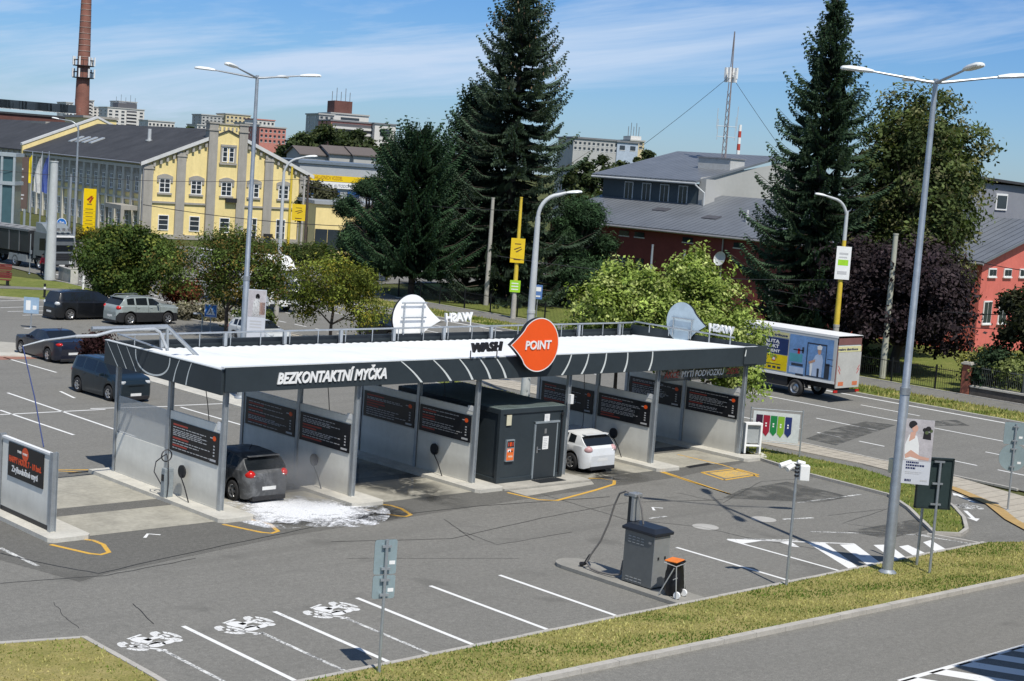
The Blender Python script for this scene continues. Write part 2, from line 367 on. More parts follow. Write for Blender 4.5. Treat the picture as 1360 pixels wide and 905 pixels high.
for p in (at(190, 850), at(316, 829), at(431, 809)):
    bb = motorcycle(0, 0); c = p
    M = Matrix.Rotation(R(200), 4, 'Z') @ Matrix.Diagonal((.72, 1.25, 1, 1))
    bb.v = [tuple(M @ Vector(v) + Vector((c.x, c.y, 0))) for v in bb.v]
    bb.build('motorcycle_stencil', STEN, lot)
# hatched zone right of the bays
b = MB()
for q in (((1073, 721.5), (1096, 721.3), (1143, 756), (1129, 756.5)), ((1115, 723.5), (1136, 722.8), (1172.4, 750), (1155.4, 753)), ((1160, 724), (1181, 723.5), (1207, 743.7), (1189.7, 746)), ((1194, 726), (1206, 724), (1234, 737.2), (1218, 741.3)), ((1226, 720.4), (1236, 717.5), (1261, 732.4), (1246, 735.4)), ((966, 716), (1012, 718.4), (985, 722.5)), ((1036, 720.4), (1050, 719.6), (1062, 727), (1052, 726))):
    b.face([tuple(at(px, py, .0045))[:3] for px, py in q][::-1])
b.build('hatching', WL, lot)
strip('hatching_border', [at(966, 716.5)[:2], at(1135, 722.6)[:2]], .1, .004, WL, lot)
strip('bay_line', [at(966, 717)[:2], at(1124, 761)[:2]], .11, .0042, WL, lot)
strip('hatching_edge', [(41.2, 29.4), (44.9, 27.0)], .1, .004, WLW, lot)
strip('hatching_edge', [(44.2, 27.5), (44.9, 25.7)], .1, .004, WLW, lot)
for a, c in (((1060, 668), (1143, 657)), ((862, 689), (885, 686)), ((985, 716), (1060, 718)), ((1040, 690), (1080, 688))):
    strip('faded_line', [at(*a)[:2], at(*c)[:2]], .12, .004, WLW, lot)
for px, py, r in ((1014, 690, .42), (937, 700, .42)):
    c = at(px, py); b = MB(); b.face([(c.x+r*math.cos(i*math.pi/12), c.y+r*math.sin(i*math.pi/12), .005) for i in range(24)]); b.build('manhole_cover', mat('cover_concrete', (.42, .41, .38), .8), lot)
for p in ((877, 677, .25), (205, 713, .3)):
    c = at(*p[:2]); strip('arrow_mark', [(c.x-.3, c.y), (c.x, c.y+.35), (c.x+.25, c.y+.1)], .09, .004, WL, lot)
# far lot lines
for (a, c) in (((5, 475), (75, 495)), ((80, 520), (99, 529)), ((10, 522), (180, 580)), ((0, 545), (98, 578)), ((0, 551), (140, 544)), ((232, 539), (330, 535)), ((240, 541), (325, 566)), ((0, 400), (62, 398)), ((0, 409), (62, 407)), ((10, 414), (62, 413)), ((30, 419), (62, 418)), ((32, 436), (40, 437)), ((0, 728), (50, 752)), ((228, 540), (120, 543))):
    strip('bay_line', [at(*a)[:2], at(*c)[:2]], .12, .004, WLW if a[1] > 700 else WL, lot)
# seams and cracks in the asphalt
def wob(a, c, n, amp):
    a, c = Vector((*a, 0)), Vector((*c, 0)); d = (c-a).normalized(); nn = Vector((-d.y, d.x, 0)); return [tuple((a.lerp(c, i/n) + nn*random.uniform(-amp, amp)).xy) for i in range(n+1)]
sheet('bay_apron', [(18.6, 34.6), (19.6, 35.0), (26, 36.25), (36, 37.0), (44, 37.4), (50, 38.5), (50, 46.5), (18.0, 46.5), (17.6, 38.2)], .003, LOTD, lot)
for pts, w in (([at(0, 735), at(40, 745), at(130, 762)], .05), ([at(130, 762), at(300, 724), at(470, 690), at(640, 672), at(810, 660)], .045), ([at(0, 775), at(140, 765), at(260, 742)], .03), ([at(440, 720), at(600, 716), at(720, 688), at(830, 668), at(960, 664)], .03), ([at(715, 655), at(830, 690), at(930, 700), at(1000, 716), at(1150, 740)], .025),
               ([at(900, 655), at(960, 668), at(1010, 640), at(1080, 635)], .02), ([at(178, 802), at(204, 829)], .022), ([at(1100, 685), at(1180, 676), at(1120, 695), at(1300, 720)], .02), ([at(610, 705), at(660, 724), at(760, 707)], .02), ([at(460, 742), at(690, 742)], .014), ([at(590, 690), at(630, 718)], .02), ([at(70, 800), at(85, 818), at(105, 835)], .012)):
    q = []
    for i in range(len(pts)-1): q += wob(pts[i].xy, pts[i+1].xy, 7, .03)[:-1]
    q.append(tuple(pts[-1].xy)); strip('tar_seam', q, w, .0055, TAR, lot)
def softpatch():
    m, nt, b, out = nodes('repair_patch'); v = coord(nt); n = noise(nt, 1.3, 6, .7, v, .6); f = noise(nt, 30, 3, .7, v)
    nt.links.new(ramp(nt, f.outputs[0], [(.35, (.05, .05, .046)), (.65, (.11, .11, .1))]).outputs[0], b.inputs['Base Color']); b.inputs['Roughness'].default_value = .85
    t = nt.nodes.new('ShaderNodeBsdfTransparent'); mx = nt.nodes.new('ShaderNodeMixShader'); nt.links.new(ramp(nt, n.outputs[0], [(.34, (.0,)*3), (.6, (.72,)*3)]).outputs[0], mx.inputs[0])
    nt.links.new(t.outputs[0], mx.inputs[1]); nt.links.new(b.outputs[0], mx.inputs[2]); nt.links.new(mx.outputs[0], out.inputs[0]); return m
PATCH = softpatch()
sheet('repair_patch', [at(*p)[:2] for p in ((1045, 640), (1130, 660), (1090, 668), (960, 662), (985, 650))], .0045, PATCH, lot)
sheet('repair_patch', [at(*p)[:2] for p in ((1125, 706), (1215, 690), (1250, 700), (1180, 716))], .0045, PATCH, lot)
# main road lines
for x in (65.7,): strip('lane_line', [(x, 12), (x, 100), (72, 140), (76, 200)], .14, .008, WL, road)
strip('edge_line', [(71.25, 12), (71.25, 95), (77, 135)], .2, .008, WL, road); strip('edge_line', [(56.9, 84), (57.3, 104), (60.5, 130)], .14, .008, WL, road)
for x, d0 in ((62, 0), (68.5, 2)):
    for y in np.arange(14+d0, 112, 9.0): strip('lane_dash', [(x, y), (x, y+3.5)], .13, .008, WL, road)
for y in np.arange(27, 100, 2.25): strip('lane_dash', [(58.4, y), (58.4, y+1.3)], .13, .008, WL, road)
for ps in ([(1105, 570), (1150, 560), (1190, 565), (1150, 578), (1110, 592), (1070, 583)], [(1230, 560), (1270, 558), (1288, 566), (1240, 566)], [(560, 425), (590, 428), (560, 434)]):
    sheet('repair_patch', [at(*p)[:2] for p in ps], .0085, PATCH, road)
# bike symbol and arrows on the path
bk = at(1283, 675)
def arrow(p, q):
    p, q = Vector((*p[:2], .012)), Vector((*q[:2], .012)); d = (q-p).normalized(); n = Vector((-d.y, d.x, 0)); b = MB()
    b.face([p+n*.07, p-n*.07, q-d*.5-n*.07, q-d*.5+n*.07]); b.face([q-d*.5+n*.22, q-d*.5-n*.22, q]); return b.build('path_arrow', WL, lot)
arrow(at(1294, 668), at(1265, 655)); arrow(at(1282, 679), at(1297, 693))
b = motorcycle(0, 0); b.v = [tuple(Matrix.Rotation(R(-30), 4, 'Z') @ Vector((v[0]*.7, v[1]*1.0, 0)) + Vector((bk.x, bk.y, .012))) for v in b.v]; b.build('bicycle_stencil', WLW, lot)
# front road hatching
b = MB(); hl0, hl1 = at(1195, 905), at(1360, 858)
strip('front_edge_line', [hl0[:2], hl1[:2], (hl1.x*2-hl0.x, hl1.y*2-hl0.y)], .16, .004, WL, front)
d = (hl1-hl0).normalized()
for i in range(-1, 12):
    p = hl0 + d*(i*1.15); b.face([p+Vector((0, 0, .004)), p+d*.55+Vector((0, 0, .004)), p+d*1.55+Vector((.6, -3, .004)), p+d*1.0+Vector((.6, -3, .004))])
b.build('front_hatching', WL, front)
# soft grass blades
def blades(name, poly, n, z, hmin, hmax, cols, label, w=.02):
    P = np.array(poly); x0, y0 = P.min(0); x1, y1 = P.max(0); pts = []
    def inside(x, y):
        c = np.zeros(len(x), bool); j = len(P)-1
        for i in range(len(P)):
            xi, yi, xj, yj = P[i, 0], P[i, 1], P[j, 0], P[j, 1]
            c ^= ((yi > y) != (yj > y)) & (x < (xj-xi)*(y-yi)/(yj-yi+1e-12)+xi); j = i
        return c
    x = rng.uniform(x0, x1, n*3); y = rng.uniform(y0, y1, n*3); k = inside(x, y); x = x[k][:n]; y = y[k][:n]; n = len(x)
    a = rng.uniform(0, 6.28, n); hh = rng.uniform(hmin, hmax, n); dx = np.cos(a)*w; dy = np.sin(a)*w; lx = rng.normal(0, .35, n)*hh; ly = rng.normal(0, .35, n)*hh
    V = np.zeros((n, 3, 3)); V[:, 0] = np.stack([x-dx, y-dy, np.full(n, z)], 1); V[:, 1] = np.stack([x+dx, y+dy, np.full(n, z)], 1); V[:, 2] = np.stack([x+lx, y+ly, z+hh], 1)
    pat = .55+.75*np.sin(x*.9+np.sin(y*2.1)*1.3+y*1.7)*np.sin(x*.35+1+np.sin(y*.8))+.3*np.sin(x*2.7+y*3.1) + rng.normal(0, .2, n); pat = np.clip(pat, 0, 1)
    C = np.array(cols[0])[None]*(1-pat[:, None]) + np.array(cols[1])[None]*pat[:, None]; C *= rng.uniform(.6, 1.3, n)[:, None]
    o = npmesh(name, V.reshape(-1, 3), 3, np.repeat(C, 3, 0), GRASSM); tag(o, label, 'grass', kind='stuff'); return o
def npmesh(name, V, k, C, m, parent=None):
    n = len(V)//k; me = bpy.data.meshes.new(name); me.vertices.add(len(V)); me.vertices.foreach_set('co', np.ascontiguousarray(V, dtype=np.float32).ravel())
    me.loops.add(n*k); me.loops.foreach_set('vertex_index', np.arange(n*k, dtype=np.int32)); me.polygons.add(n)
    me.polygons.foreach_set('loop_start', np.arange(0, n*k, k, dtype=np.int32)); me.polygons.foreach_set('loop_total', np.full(n, k, dtype=np.int32))
    ca = me.color_attributes.new('Col', 'FLOAT_COLOR', 'POINT'); ca.data.foreach_set('color', np.concatenate([np.clip(C, 0, 1), np.ones((len(C), 1))], 1).astype(np.float32).ravel())
    me.materials.append(m); me.update(); me.validate(); o = bpy.data.objects.new(name, me); COL.objects.link(o)
    if parent: o.parent = parent
    return o
GRASSM = leafmat('grass_blade', .2); LEAF = leafmat('leaf', .3); NEEDLE = leafmat('needle', .1)
gc = [(.10, .17, .025), (.47, .44, .17)]
blades('grass', FS, 26000, .1, .02, .07, gc, 'short dry grass on the strip between the car park and the front road')
blades('grass', LC, 7000, .1, .02, .07, [(.15, .22, .035), (.48, .43, .17)], 'short grass in the kerbed corner at bottom left')
blades('grass', WG, 9000, .1, .03, .12, [(.12, .18, .03), (.4, .36, .12)], 'grass wedge between the car wash lot and the cycle path')
blades('grass', [(71.95, 38), (75, 38), (75.1, 96), (72, 94)], 9000, .12, .05, .2, [(.12, .17, .03), (.4, .36, .13)], 'rough grass verge along the far side of the main road', .04)
# ---------- the car wash ----------
wash = thing('car_wash', 'long dark grey self-service car wash canopy with white roof, orange sign disc and open bays', 'car wash', (25.4, 39.0, 0))
WO = Vector((25.4, 39.0, 0))
def wb(b, name, mats, parent=wash, **k):
    b.v = [(x-WO.x, y-WO.y, z-WO.z) for x, y, z in b.v]; return b.build(name, mats, parent, **k)
XL, XR, YF, YB = 25.36, 50.15, 39.08, 46.0
DIV = [25.6, 30.45, 35.55, 44.55, 49.75]
# roof: corrugated white sheet falling to the back
b = MB(); nx = 330; xs = np.linspace(XL+.05, XR-.05, nx)
def rz(y): return 4.40 - (y-YF)*.045
V = []; F = []
for i, x in enumerate(xs):
    dz = .016*math.sin(i*math.pi/2.2)
    V += [(x, YF+.05, rz(YF)+dz), (x, YB-.35, rz(YB)+dz)]
for i in range(nx-1): F.append((2*i, 2*i+2, 2*i+3, 2*i+1))
b.add(V, F); 
m, nt, bs, out = nodes('white_roof_sheet'); n1 = noise(nt, 1, 6, .7, coord(nt, (2.2, .22, 1))); n2 = noise(nt, .5, 5, .6, coord(nt))
rc = mix(nt, .5, ramp(nt, n1.outputs[0], [(.3, (.86, .87, .86)), (.55, (.8, .81, .8)), (.75, (.62, .63, .61))]).outputs[0], ramp(nt, n2.outputs[0], [(.35, (.86, .87, .87)), (.7, (.66, .68, .68))]).outputs[0])
nt.links.new(rc, bs.inputs['Base Color']); bs.inputs['Roughness'].default_value = .5; rf = wb(b, 'roof', m, smooth=True)
b = MB(); b.span((XL+.1, YF+.1, 3.95), (XR-.1, YB-.3, 3.99)); wb(b, 'soffit', mat('soffit', (.16, .17, .17), .6, 0, .1, 1), rf)
b = MB()
for y in (39.4, 42.4, 45.6): b.span((XL+.15, y-.07, 3.74), (XR-.15, y+.07, 3.94))
for x in DIV: b.span((x-.07, YF+.12, 3.72), (x+.07, YB-.2, 3.735))
wb(b, 'beam', GALVD)
# fascia: front, left, back, right
b = MB(); ft = .09
b.span((XL, YF-ft, 3.70), (50.0, YF, 4.44)); wb(b, 'fascia', ANTH, bevel=.008)
b = MB(); b.span((49.15, YF-ft-.05, 3.78), (50.02, YF-ft-.002, 4.46)); b.span((50.02, YF-ft, 3.72), (50.62, YF+.02, 4.47)); wb(b, 'fascia_end_box', mat('anthracite_end', (.04, .05, .056), .45, .1, .1, .7))
b = MB(); b.span((XL-ft, YF, 3.62), (XL, YB, 4.36)); wb(b, 'fascia', ANTH, bevel=.008)
b = MB(); b.span((XL, YB-.06, 3.62), (XR, YB, 4.34)); wb(b, 'fascia', ANTH)
b = MB(); b.span((XR-.0, YF+.03, 3.70), (XR+ft, YB, 4.50)); wb(b, 'fascia', ANTH)
b = MB(); b.span((XL-.1, YF-.1, 4.44), (50.0, YF+.04, 4.462)); b.span((XL-.1, YF+.04, 4.362), (XL+.04, YB, 4.385)); wb(b, 'fascia_cap', mat('fascia_cap_white', (.6, .63, .63), .5))
# fascia stripes
ST = mat('stripe_grey', (.62, .65, .63), .5, 0, .05, 2)
def stripe(p0, p1, w, bow, plane):
    b = MB(); n = 10; pts = []
    for i in range(n+1):
        t = i/n; u = p0[0]+(p1[0]-p0[0])*t + bow*math.sin(math.pi*t); z = p0[1]+(p1[1]-p0[1])*t; pts.append((u, z))
    for i in range(n):
        (u0, z0), (u1, z1) = pts[i], pts[i+1]; w0, w1 = w*(.6+.5*i/n), w*(.6+.5*(i+1)/n)
        q = [(u0-w0/2, z0), (u0+w0/2, z0), (u1+w1/2, z1), (u1-w1/2, z1)]
        b.face([(u, YF-ft-.004, z) if plane == 'f' else (XL-ft-.004, u, z) for u, z in q])
    return b
for u0, u1 in ((31.88, 32.78), (33.22, 34.02), (34.34, 34.97), (35.22, 35.77), (35.96, 36.48)): wb(stripe((u0, 4.43), (u1, 3.72), .09, .06, 'f'), 'fascia_stripe', ST)
for u0, u1 in ((39.55, 39.15), (40.42, 40.13), (41.33, 41.12), (42.45, 42.33), (43.8, 43.67)): wb(stripe((u0, 4.43), (u1, 3.72), .09, .06, 'f'), 'fascia_stripe', ST)
wb(stripe((49.22, 4.36), (49.18, 4.1), .07, 0, 'f'), 'fascia_stripe', ST).location.y -= .055
for u0, u1 in ((45.85, 45.1), (45.2, 44.55), (44.6, 43.95)): wb(stripe((u0, 4.34), (u1, 3.63), .05, 0, 'l'), 'fascia_stripe', ST)
for u0, u1 in ((41.42, 41.72), (40.74, 41.0)): wb(stripe((u0, 4.34), (u1, 3.64), .06, .04, 'l'), 'fascia_stripe', ST)
b = MB(); pts = []
for i in range(25):
    t = math.pi*i/24; pts.append((43.0+1.03*math.cos(t), 4.33-.66*math.sin(t)**.75 if math.sin(t) > 0 else 4.33))
for i in range(24):
    (a0, z0), (a1, z1) = pts[i], pts[i+1]; d = Vector((a1-a0, z1-z0)).normalized(); n = Vector((-d.y, d.x))*.028
    b.face([(XL-ft-.004, a0+n.x, z0+n.y), (XL-ft-.004, a0-n.x, z0-n.y), (XL-ft-.004, a1-n.x, z1-n.y), (XL-ft-.004, a1+n.x, z1+n.y)])
wb(b, 'fascia_stripe', ST)
# fascia lettering
b = MB(); b.text('BEZKONTAKTNÍ MYČKA', (27.15, YF-ft-.003, 3.9), (1, 0, .003), (0, 0, 1), height=.34, width=4.15, shear=.22, bold=.03, ext=.04); wb(b, 'lettering', WHITE)
# posts
def ipost(x, y, z1, w=.13, top=3.7):
    b = MB(); b.box((x, y, z1/2), (w, .02, z1)); b.box((x-w/2, y, z1/2), (.014, w, z1)); b.box((x+w/2, y, z1/2), (.014, w, z1)); b.box((x, y, .012), (.26, .26, .024))
    return b
for x in DIV:
    for y in (39.3, 42.35, 45.6): wb(ipost(x, y, 3.72), 'post', GALV)
for x in (39.85,):
    for y in (39.3, 45.6): wb(ipost(x, y, 3.72), 'post', GALV)
wb(ipost(36.3, 45.6, 3.72), 'post', GALV)
# partition walls
PAN = mat('partition_sheet', (.78, .77, .7), .4, .0, .07, .6, streak=.15, foot=.35); FROST = None
m, nt, bs, out = nodes('frosted_sheet'); v = coord(nt); nn = noise(nt, 1.2, 4, .6, v)
tr = nt.nodes.new('ShaderNodeBsdfTransparent'); mx = nt.nodes.new('ShaderNodeMixShader'); nt.links.new(ramp(nt, nn.outputs[0], [(.3, (.42,)*3), (.7, (.6,)*3)]).outputs[0], mx.inputs[0])
bs.inputs['Base Color'].default_value = (.55, .57, .56, 1); bs.inputs['Roughness'].default_value = .25
nt.links.new(tr.outputs[0], mx.inputs[1]); nt.links.new(bs.outputs[0], mx.inputs[2]); nt.links.new(mx.outputs[0], out.inputs[0]); FROST = m
PINK = mat('board_red_print', (.38, .06, .04), .6, 0, .05, 2); GPR = mat('board_grey_print', (.5, .5, .5), .6, 0, .05, 2); BRD = mat('board_black', (.012, .012, .014), .35, 0, .2, 1)
def board(x, y0, y1, z0, z1, side, seed):
    """black price and programme board; the print is rows of small marks"""
    rnd = random.Random(seed); b = MB(); xx = x + side*.03
    b.span((x+side*.005, y0, z0), (xx, y1, z1), 0)
    X = xx + side*.003; W_ = y1-y0; H_ = z1-z0
    def bar(u0, u1, v0, v1, mi): # u from the left as read from the wash bay front
        a, c = y1-u0*W_, y1-u1*W_; b.face([(X, a, z1-v0*H_), (X, a, z1-v1*H_), (X, c, z1-v1*H_), (X, c, z1-v0*H_)], mi)
    v = .1
    while v < .9:
        if rnd.random() < .3: bar(.06, .06+rnd.uniform(.2, .4), v, v+.055, 1); v += .1; continue
        u = .06; e = rnd.uniform(.6, .84)
        while u < e:
            w = rnd.uniform(.03, .09); bar(u, min(u+w, e), v, v+.026, 2); u += w+.014
        v += rnd.choice((.055, .055, .085))
    if rnd.random() < .7:
        cu, cv = .915, .2
        b.face([(X, y1-(cu+.035*math.cos(i*math.pi/8))*W_, z1-(cv+.08*math.sin(i*math.pi/8))*H_) for i in range(16)], 3); bar(.83, .88, .18, .215, 2)
    for k in range(4): bar(.9, .93, .42+k*.1, .47+k*.1, 2)
    bar(.84, .96, .86, .93, 2)
    return b
def partition(x, first=False):
    b = MB(); t = .03
    for (y0, y1) in ((39.37, 42.28), (42.42, 45.53)):
        b.span((x-t, y0, .16), (x+t, y1, 1.42)); b.span((x-t*.8, y0, 1.425), (x+t*.8, y1, 2.42)); b.span((x-t*1.3, y0, 2.42), (x+t*1.3, y1, 2.64))
        b.span((x-t*1.4, y0, .1), (x+t*1.4, y1, .16))
    p = wb(b, 'partition_wall', PAN)
    WP = MB(); WP.span((x-.045, 39.37, 2.55), (x+.045, 39.72, 2.72)); wb(WP, 'corner_guard', WHITE, p)
    return p
for i, x in enumerate(DIV):
    if i == 0:
        b = MB(); b.span((x-.03, 39.37, .16), (x+.03, 42.28, 2.42)); b.span((x-.04, 39.37, 2.42), (x+.04, 42.28, 2.66)); b.span((x-.03, 42.42, .16), (x+.03, 45.53, 1.42)); b.span((x-.04, 39.37, .1), (x+.04, 45.53, .16)); p = wb(b, 'partition_wall', PAN)
        b = MB(); b.span((x-.012, 42.42, 1.425), (x+.012, 45.53, 2.62)); wb(b, 'frosted_pane', FROST, p)
        wb(board(x-.03, 39.48, 42.2, 1.45, 2.40, -1, 3), 'info_board', [BRD, PINK, GPR, ORANGE], p)
        b = MB(); b.span((x-.045, 39.37, 2.5), (x+.045, 39.62, 2.74)); wb(b, 'corner_guard', WHITE, p)
    else:
        p = partition(x)
        for y0, y1, k in ((39.5, 42.2, 0), (42.5, 45.4, 1)): wb(board(x-.03, y0, y1, 1.46, 2.38, -1, 10*i+k), 'info_board', [BRD, PINK, GPR, ORANGE], p)
# rail on the back parapet
b = MB(); b.tube([(25.6, 45.75, 4.55), (50.1, 45.75, 4.61)], .035, 8)
for x in np.arange(26.2, 50, 1.22): b.tube([(x, 45.75, 4.1), (x, 45.75, 4.56)], .02, 6)
for x in np.arange(27.2, 50, 2.44): b.span((x-.06, 45.7, 4.1), (x+.06, 45.8, 4.56))
b.tube([(50.0, 45.7, 4.66), (50.0, 40.2, 4.66)], .035, 8)
for y in np.arange(40.4, 45.8, 1.1): b.tube([(50.0, y, 4.3), (50.0, y, 4.66)], .025, 6)
b.tube([(25.55, 45.7, 4.6), (25.6, 44.0, 4.5), (25.6, 43, 4.44)], .03, 6)
wb(b, 'roof_rail', GALV)
# boom frame at the left end: gallows on the roof with a long arm reaching out over the open bay
JB = onY(43.2, 222, 434); JT = onY(43.2, 122, 437); JD = onY(43.2, 262, 473); JP = onY(43.2, 222, 466); Tp = onY(43.2, 96, 444)
b = MB(); b.tube([JB, JT], .075, 8); b.tube([JB, JD], .065, 8); b.tube([JB, JP], .055, 8); wb(b, 'boom_frame', GALV, smooth=True)
Q = [onY(42.8, *q) for q in ((100, 447), (128, 446), (150, 440), (205, 437), (212, 441), (221, 462))]
b = MB(); b.tube(Q, .05, 8); wb(b, 'boom_arm', mat('pale_steel', (.6, .62, .63), .4, .4), smooth=True)
h1 = onX(20.4, 58, 594); h0 = Vector((20.9, 42.8, Q[0].z-.25))
b = MB(); b.tube([Q[0], Q[0].lerp(h0, .6)+Vector((0, 0, .05)), h0], [.045, .035, .025], 6); wb(b, 'boom_tip', GALV)
b = MB(); b.tube([h0, h0.lerp(h1, .5)+Vector((.05, 0, -.05)), h1], .018, 6); wb(b, 'wash_hose', mat('blue_hose', (.03, .05, .16), .5))
# other hoses hanging from booms
b = MB()
for x, y, s in ((26.4, 41.8, .3), (31.2, 42.0, .25), (36.2, 41.9, .2), (42.8, 41.5, .2), (45.6, 41.8, .2)):
    pts = [(x+s*math.sin(t*2.2), y, 3.7-3.0*t) for t in np.linspace(0, 1, 8)]; b.tube(pts, .014, 5)
wb(b, 'hanging_hose', mat('dark_hose', (.03, .03, .035), .6))
b = MB()
for x in (25.5, 30.4, 35.5, 44.5):
    c = Vector((x-.1, 41.2, .95)); M = Matrix.Translation(c) @ Matrix.Rotation(R(90), 4, 'Y'); b.lathe([(0, -.02), (.2, -.02), (.2, .03), (.12, .05), (0, .05)], 18, 0, M)
    b.tube([c+Vector((-.05, 0, -.1)), c+Vector((-.1, -.35, -.4)), c+Vector((-.08, -.6, -.85))], .02, 5)
wb(b, 'lance_holder', BLACK)
# orange sign disc and letters
def drop(cx, cz, r, tipx, tipz, n=40):
    s = 1 if tipx > cx else -1; pts = []
    for i in range(n+1):
        a = math.pi*.245 + (2*math.pi - .49*math.pi)*i/n; pts.append((cx + s*r*math.cos(a), cz + r*math.sin(a)))
    # concave shoulders to the tip
    e = pts[-1]; st = pts[0]; tail = []
    for t in np.linspace(.12, 1, 7):
        k = t**.8; tail.append((e[0]+(tipx-e[0])*t, e[1]+(tipz-e[1])*(t**.75)))
    back = [(st[0]+(tipx-st[0])*t, st[1]+(tipz-st[1])*(t**.75)) for t in np.linspace(.88, .12, 6)]
    return pts + tail + back
dp = drop(37.66, 4.86, .93, 36.32, 4.88)
b = MB(); b.plate([(x, 38.86, z) for x, z in dp], (0, -.16, 0), 0, 1); disc = wb(b, 'sign_disc', [ORANGE, BLACK])
b = MB(); b.text('POINT', (37.0, 38.69, 4.72), (1, 0, 0), (0, 0, 1), height=.3, width=1.22, bold=.025, shear=.06, ext=.02); wb(b, 'sign_lettering', WHITE, disc)
def edge(dp, y, w=.035):
    b = MB(); c = Vector((37.66, 4.86))
    for i in range(len(dp)):
        p, q = Vector(dp[i]), Vector(dp[(i+1) % len(dp)]); a, e = c+(p-c)*(1-w), c+(q-c)*(1-w)
        b.face([(p.x, y, p.y), (q.x, y, q.y), (e.x, y, e.y), (a.x, y, a.y)])
    return b
wb(edge(dp, 38.698), 'sign_edge', WHITE, disc)
b = MB(); b.text('WASH', (34.7, 38.9, 4.67), (1, 0, .02), (0, 0, 1), height=.3, width=1.38, bold=.045, shear=.12, ext=.09)
b.tube([(34.8, 38.98, 4.4), (34.8, 38.98, 4.7)], .02, 6); b.tube([(35.98, 38.98, 4.4), (35.98, 38.98, 4.7)], .02, 6); wb(b, 'sign_letters', BLACK)
# the two signs on the rear edges, seen from behind
dpl = drop(37.95, 4.93, .88, 39.42, 4.8)
b = MB(); b.plate([(x, 46.1, z) for x, z in dpl], (0, -.1, 0), 0, 1); d2 = wb(b, 'sign_disc', [WHITE, BLACK])
b = MB()
for x in (37.55, 38.45): b.tube([(x, 45.92, 4.3), (x, 45.92, 5.5)], .03, 6)
for z in (4.95, 5.5): b.tube([(37.4, 45.9, z), (38.6, 45.9, z)], .03, 6)
wb(b, 'sign_bracket', GALV, d2)
b = MB(); b.text('WASH', (41.1, 46.05, 4.78), (-1, 0, -.02), (0, 0, 1), height=.33, width=1.4, bold=.04, shear=.12, ext=.09)
for x in (39.75, 40.95): b.tube([(x, 46.0, 4.3), (x, 46.0, 4.85)], .025, 6)
wb(b, 'sign_letters', WHITE)
dpr = drop(43.1, 4.95, .82, 41.78, 4.92)
b = MB(); b.plate([(50.15, y, z) for y, z in dpr][::-1], (-.1, 0, 0), 0, 1); d3 = wb(b, 'sign_disc', [mat('sign_back_pale', (.5, .6, .66), .5), BLACK])
b = MB()
for y in (43.5, 42.5): b.tube([(50.0, y, 4.3), (50.0, y, 5.1)], .025, 6)
b.tube([(50.0, 43.6, 5.1), (50.0, 42.4, 5.1)], .025, 6); wb(b, 'sign_bracket', GALV, d3)
b = MB(); b.text('WASH', (50.06, 40.35, 4.78), (0, 1, 0), (0, 0, 1), height=.3, width=1.3, bold=.04, shear=.12, ext=.09)
for y in (40.45, 41.55): b.tube([(50.05, y, 4.3), (50.05, y, 4.95)], .025, 6)
wb(b, 'sign_letters', WHITE)
# programme banner in the last bay
m, nt, bs, out = nodes('mesh_banner'); tr = nt.nodes.new('ShaderNodeBsdfTransparent'); mx = nt.nodes.new('ShaderNodeMixShader'); mx.inputs[0].default_value = .8; bs.inputs['Base Color'].default_value = (.02, .02, .022, 1)
nt.links.new(tr.outputs[0], mx.inputs[1]); nt.links.new(bs.outputs[0], mx.inputs[2]); nt.links.new(mx.outputs[0], out.inputs[0]); BANM = m
b = MB(); b.face([(44.65, 39.35, 3.2), (49.65, 39.35, 3.22), (49.65, 39.35, 3.69), (44.65, 39.35, 3.67)]); bn = wb(b, 'banner', BANM)
b = MB(); b.text('AKCE', (44.95, 39.34, 3.33), (1, 0, .004), (0, 0, 1), height=.24, width=.85, bold=.02, shear=.15, mi=0); b.text('MYTÍ PODVOZKU', (45.95, 39.34, 3.34), (1, 0, .004), (0, 0, 1), height=.24, width=2.5, bold=.02, shear=.15, mi=1); b.text('20%', (48.6, 39.34, 3.36), (1, 0, .004), (0, 0, 1), height=.24, width=.8, bold=.02, shear=.15, mi=0)
wb(b, 'banner_lettering', [PINK, WHITE], bn)
# concrete plinths, bay slabs (ground structure)
PADL = mat('bay_slab', (.36, .34, .28), .8, 0, .25, .8, .2); WET = mat('wet_slab', (.055, .055, .05), .25, 0, .35, .5)
for i, x in enumerate([20.3]+DIV):
    b = MB(); w = .62; y1 = 46.2; y0 = 38.3
    if i == 5: w = .7
    pts = [(x-w, y0+.15), (x-w+.12, y0), (x+w-.12, y0), (x+w, y0+.15), (x+w, y1), (x-w, y1)]
    b.prism(pts, -.02, .12); b.build('plinth', CONCL, kind='structure', bevel=.02)
b = MB(); b.prism([(36.1, 38.25), (40.2, 38.2), (40.2, 45.5), (36.1, 45.5)], -.02, .06); b.build('container_slab', CONC, kind='structure')
sheet('slab_apron', [(36.25, 37.3), (39.9, 37.75), (40.2, 38.15), (36.25, 38.2)], .0068, CONC, lot)
BAYS = [(20.95, 24.98), (26.2, 29.83), (31.07, 34.93), (40.3, 43.93), (45.2, 49.03)]
for i, (a, c) in enumerate(BAYS):
    sheet('bay_slab', rect(a, 38.6, c, 41.0), .0065, PADL if i in (0, 1) else (WET if i == 9 else PADL), lot); sheet('bay_slab', rect(a, 41.9, c, 45.8), .0065, PADL, lot); sheet('bay_drain', rect(a, 41.0, c, 41.9), .0066, LOTD, lot)
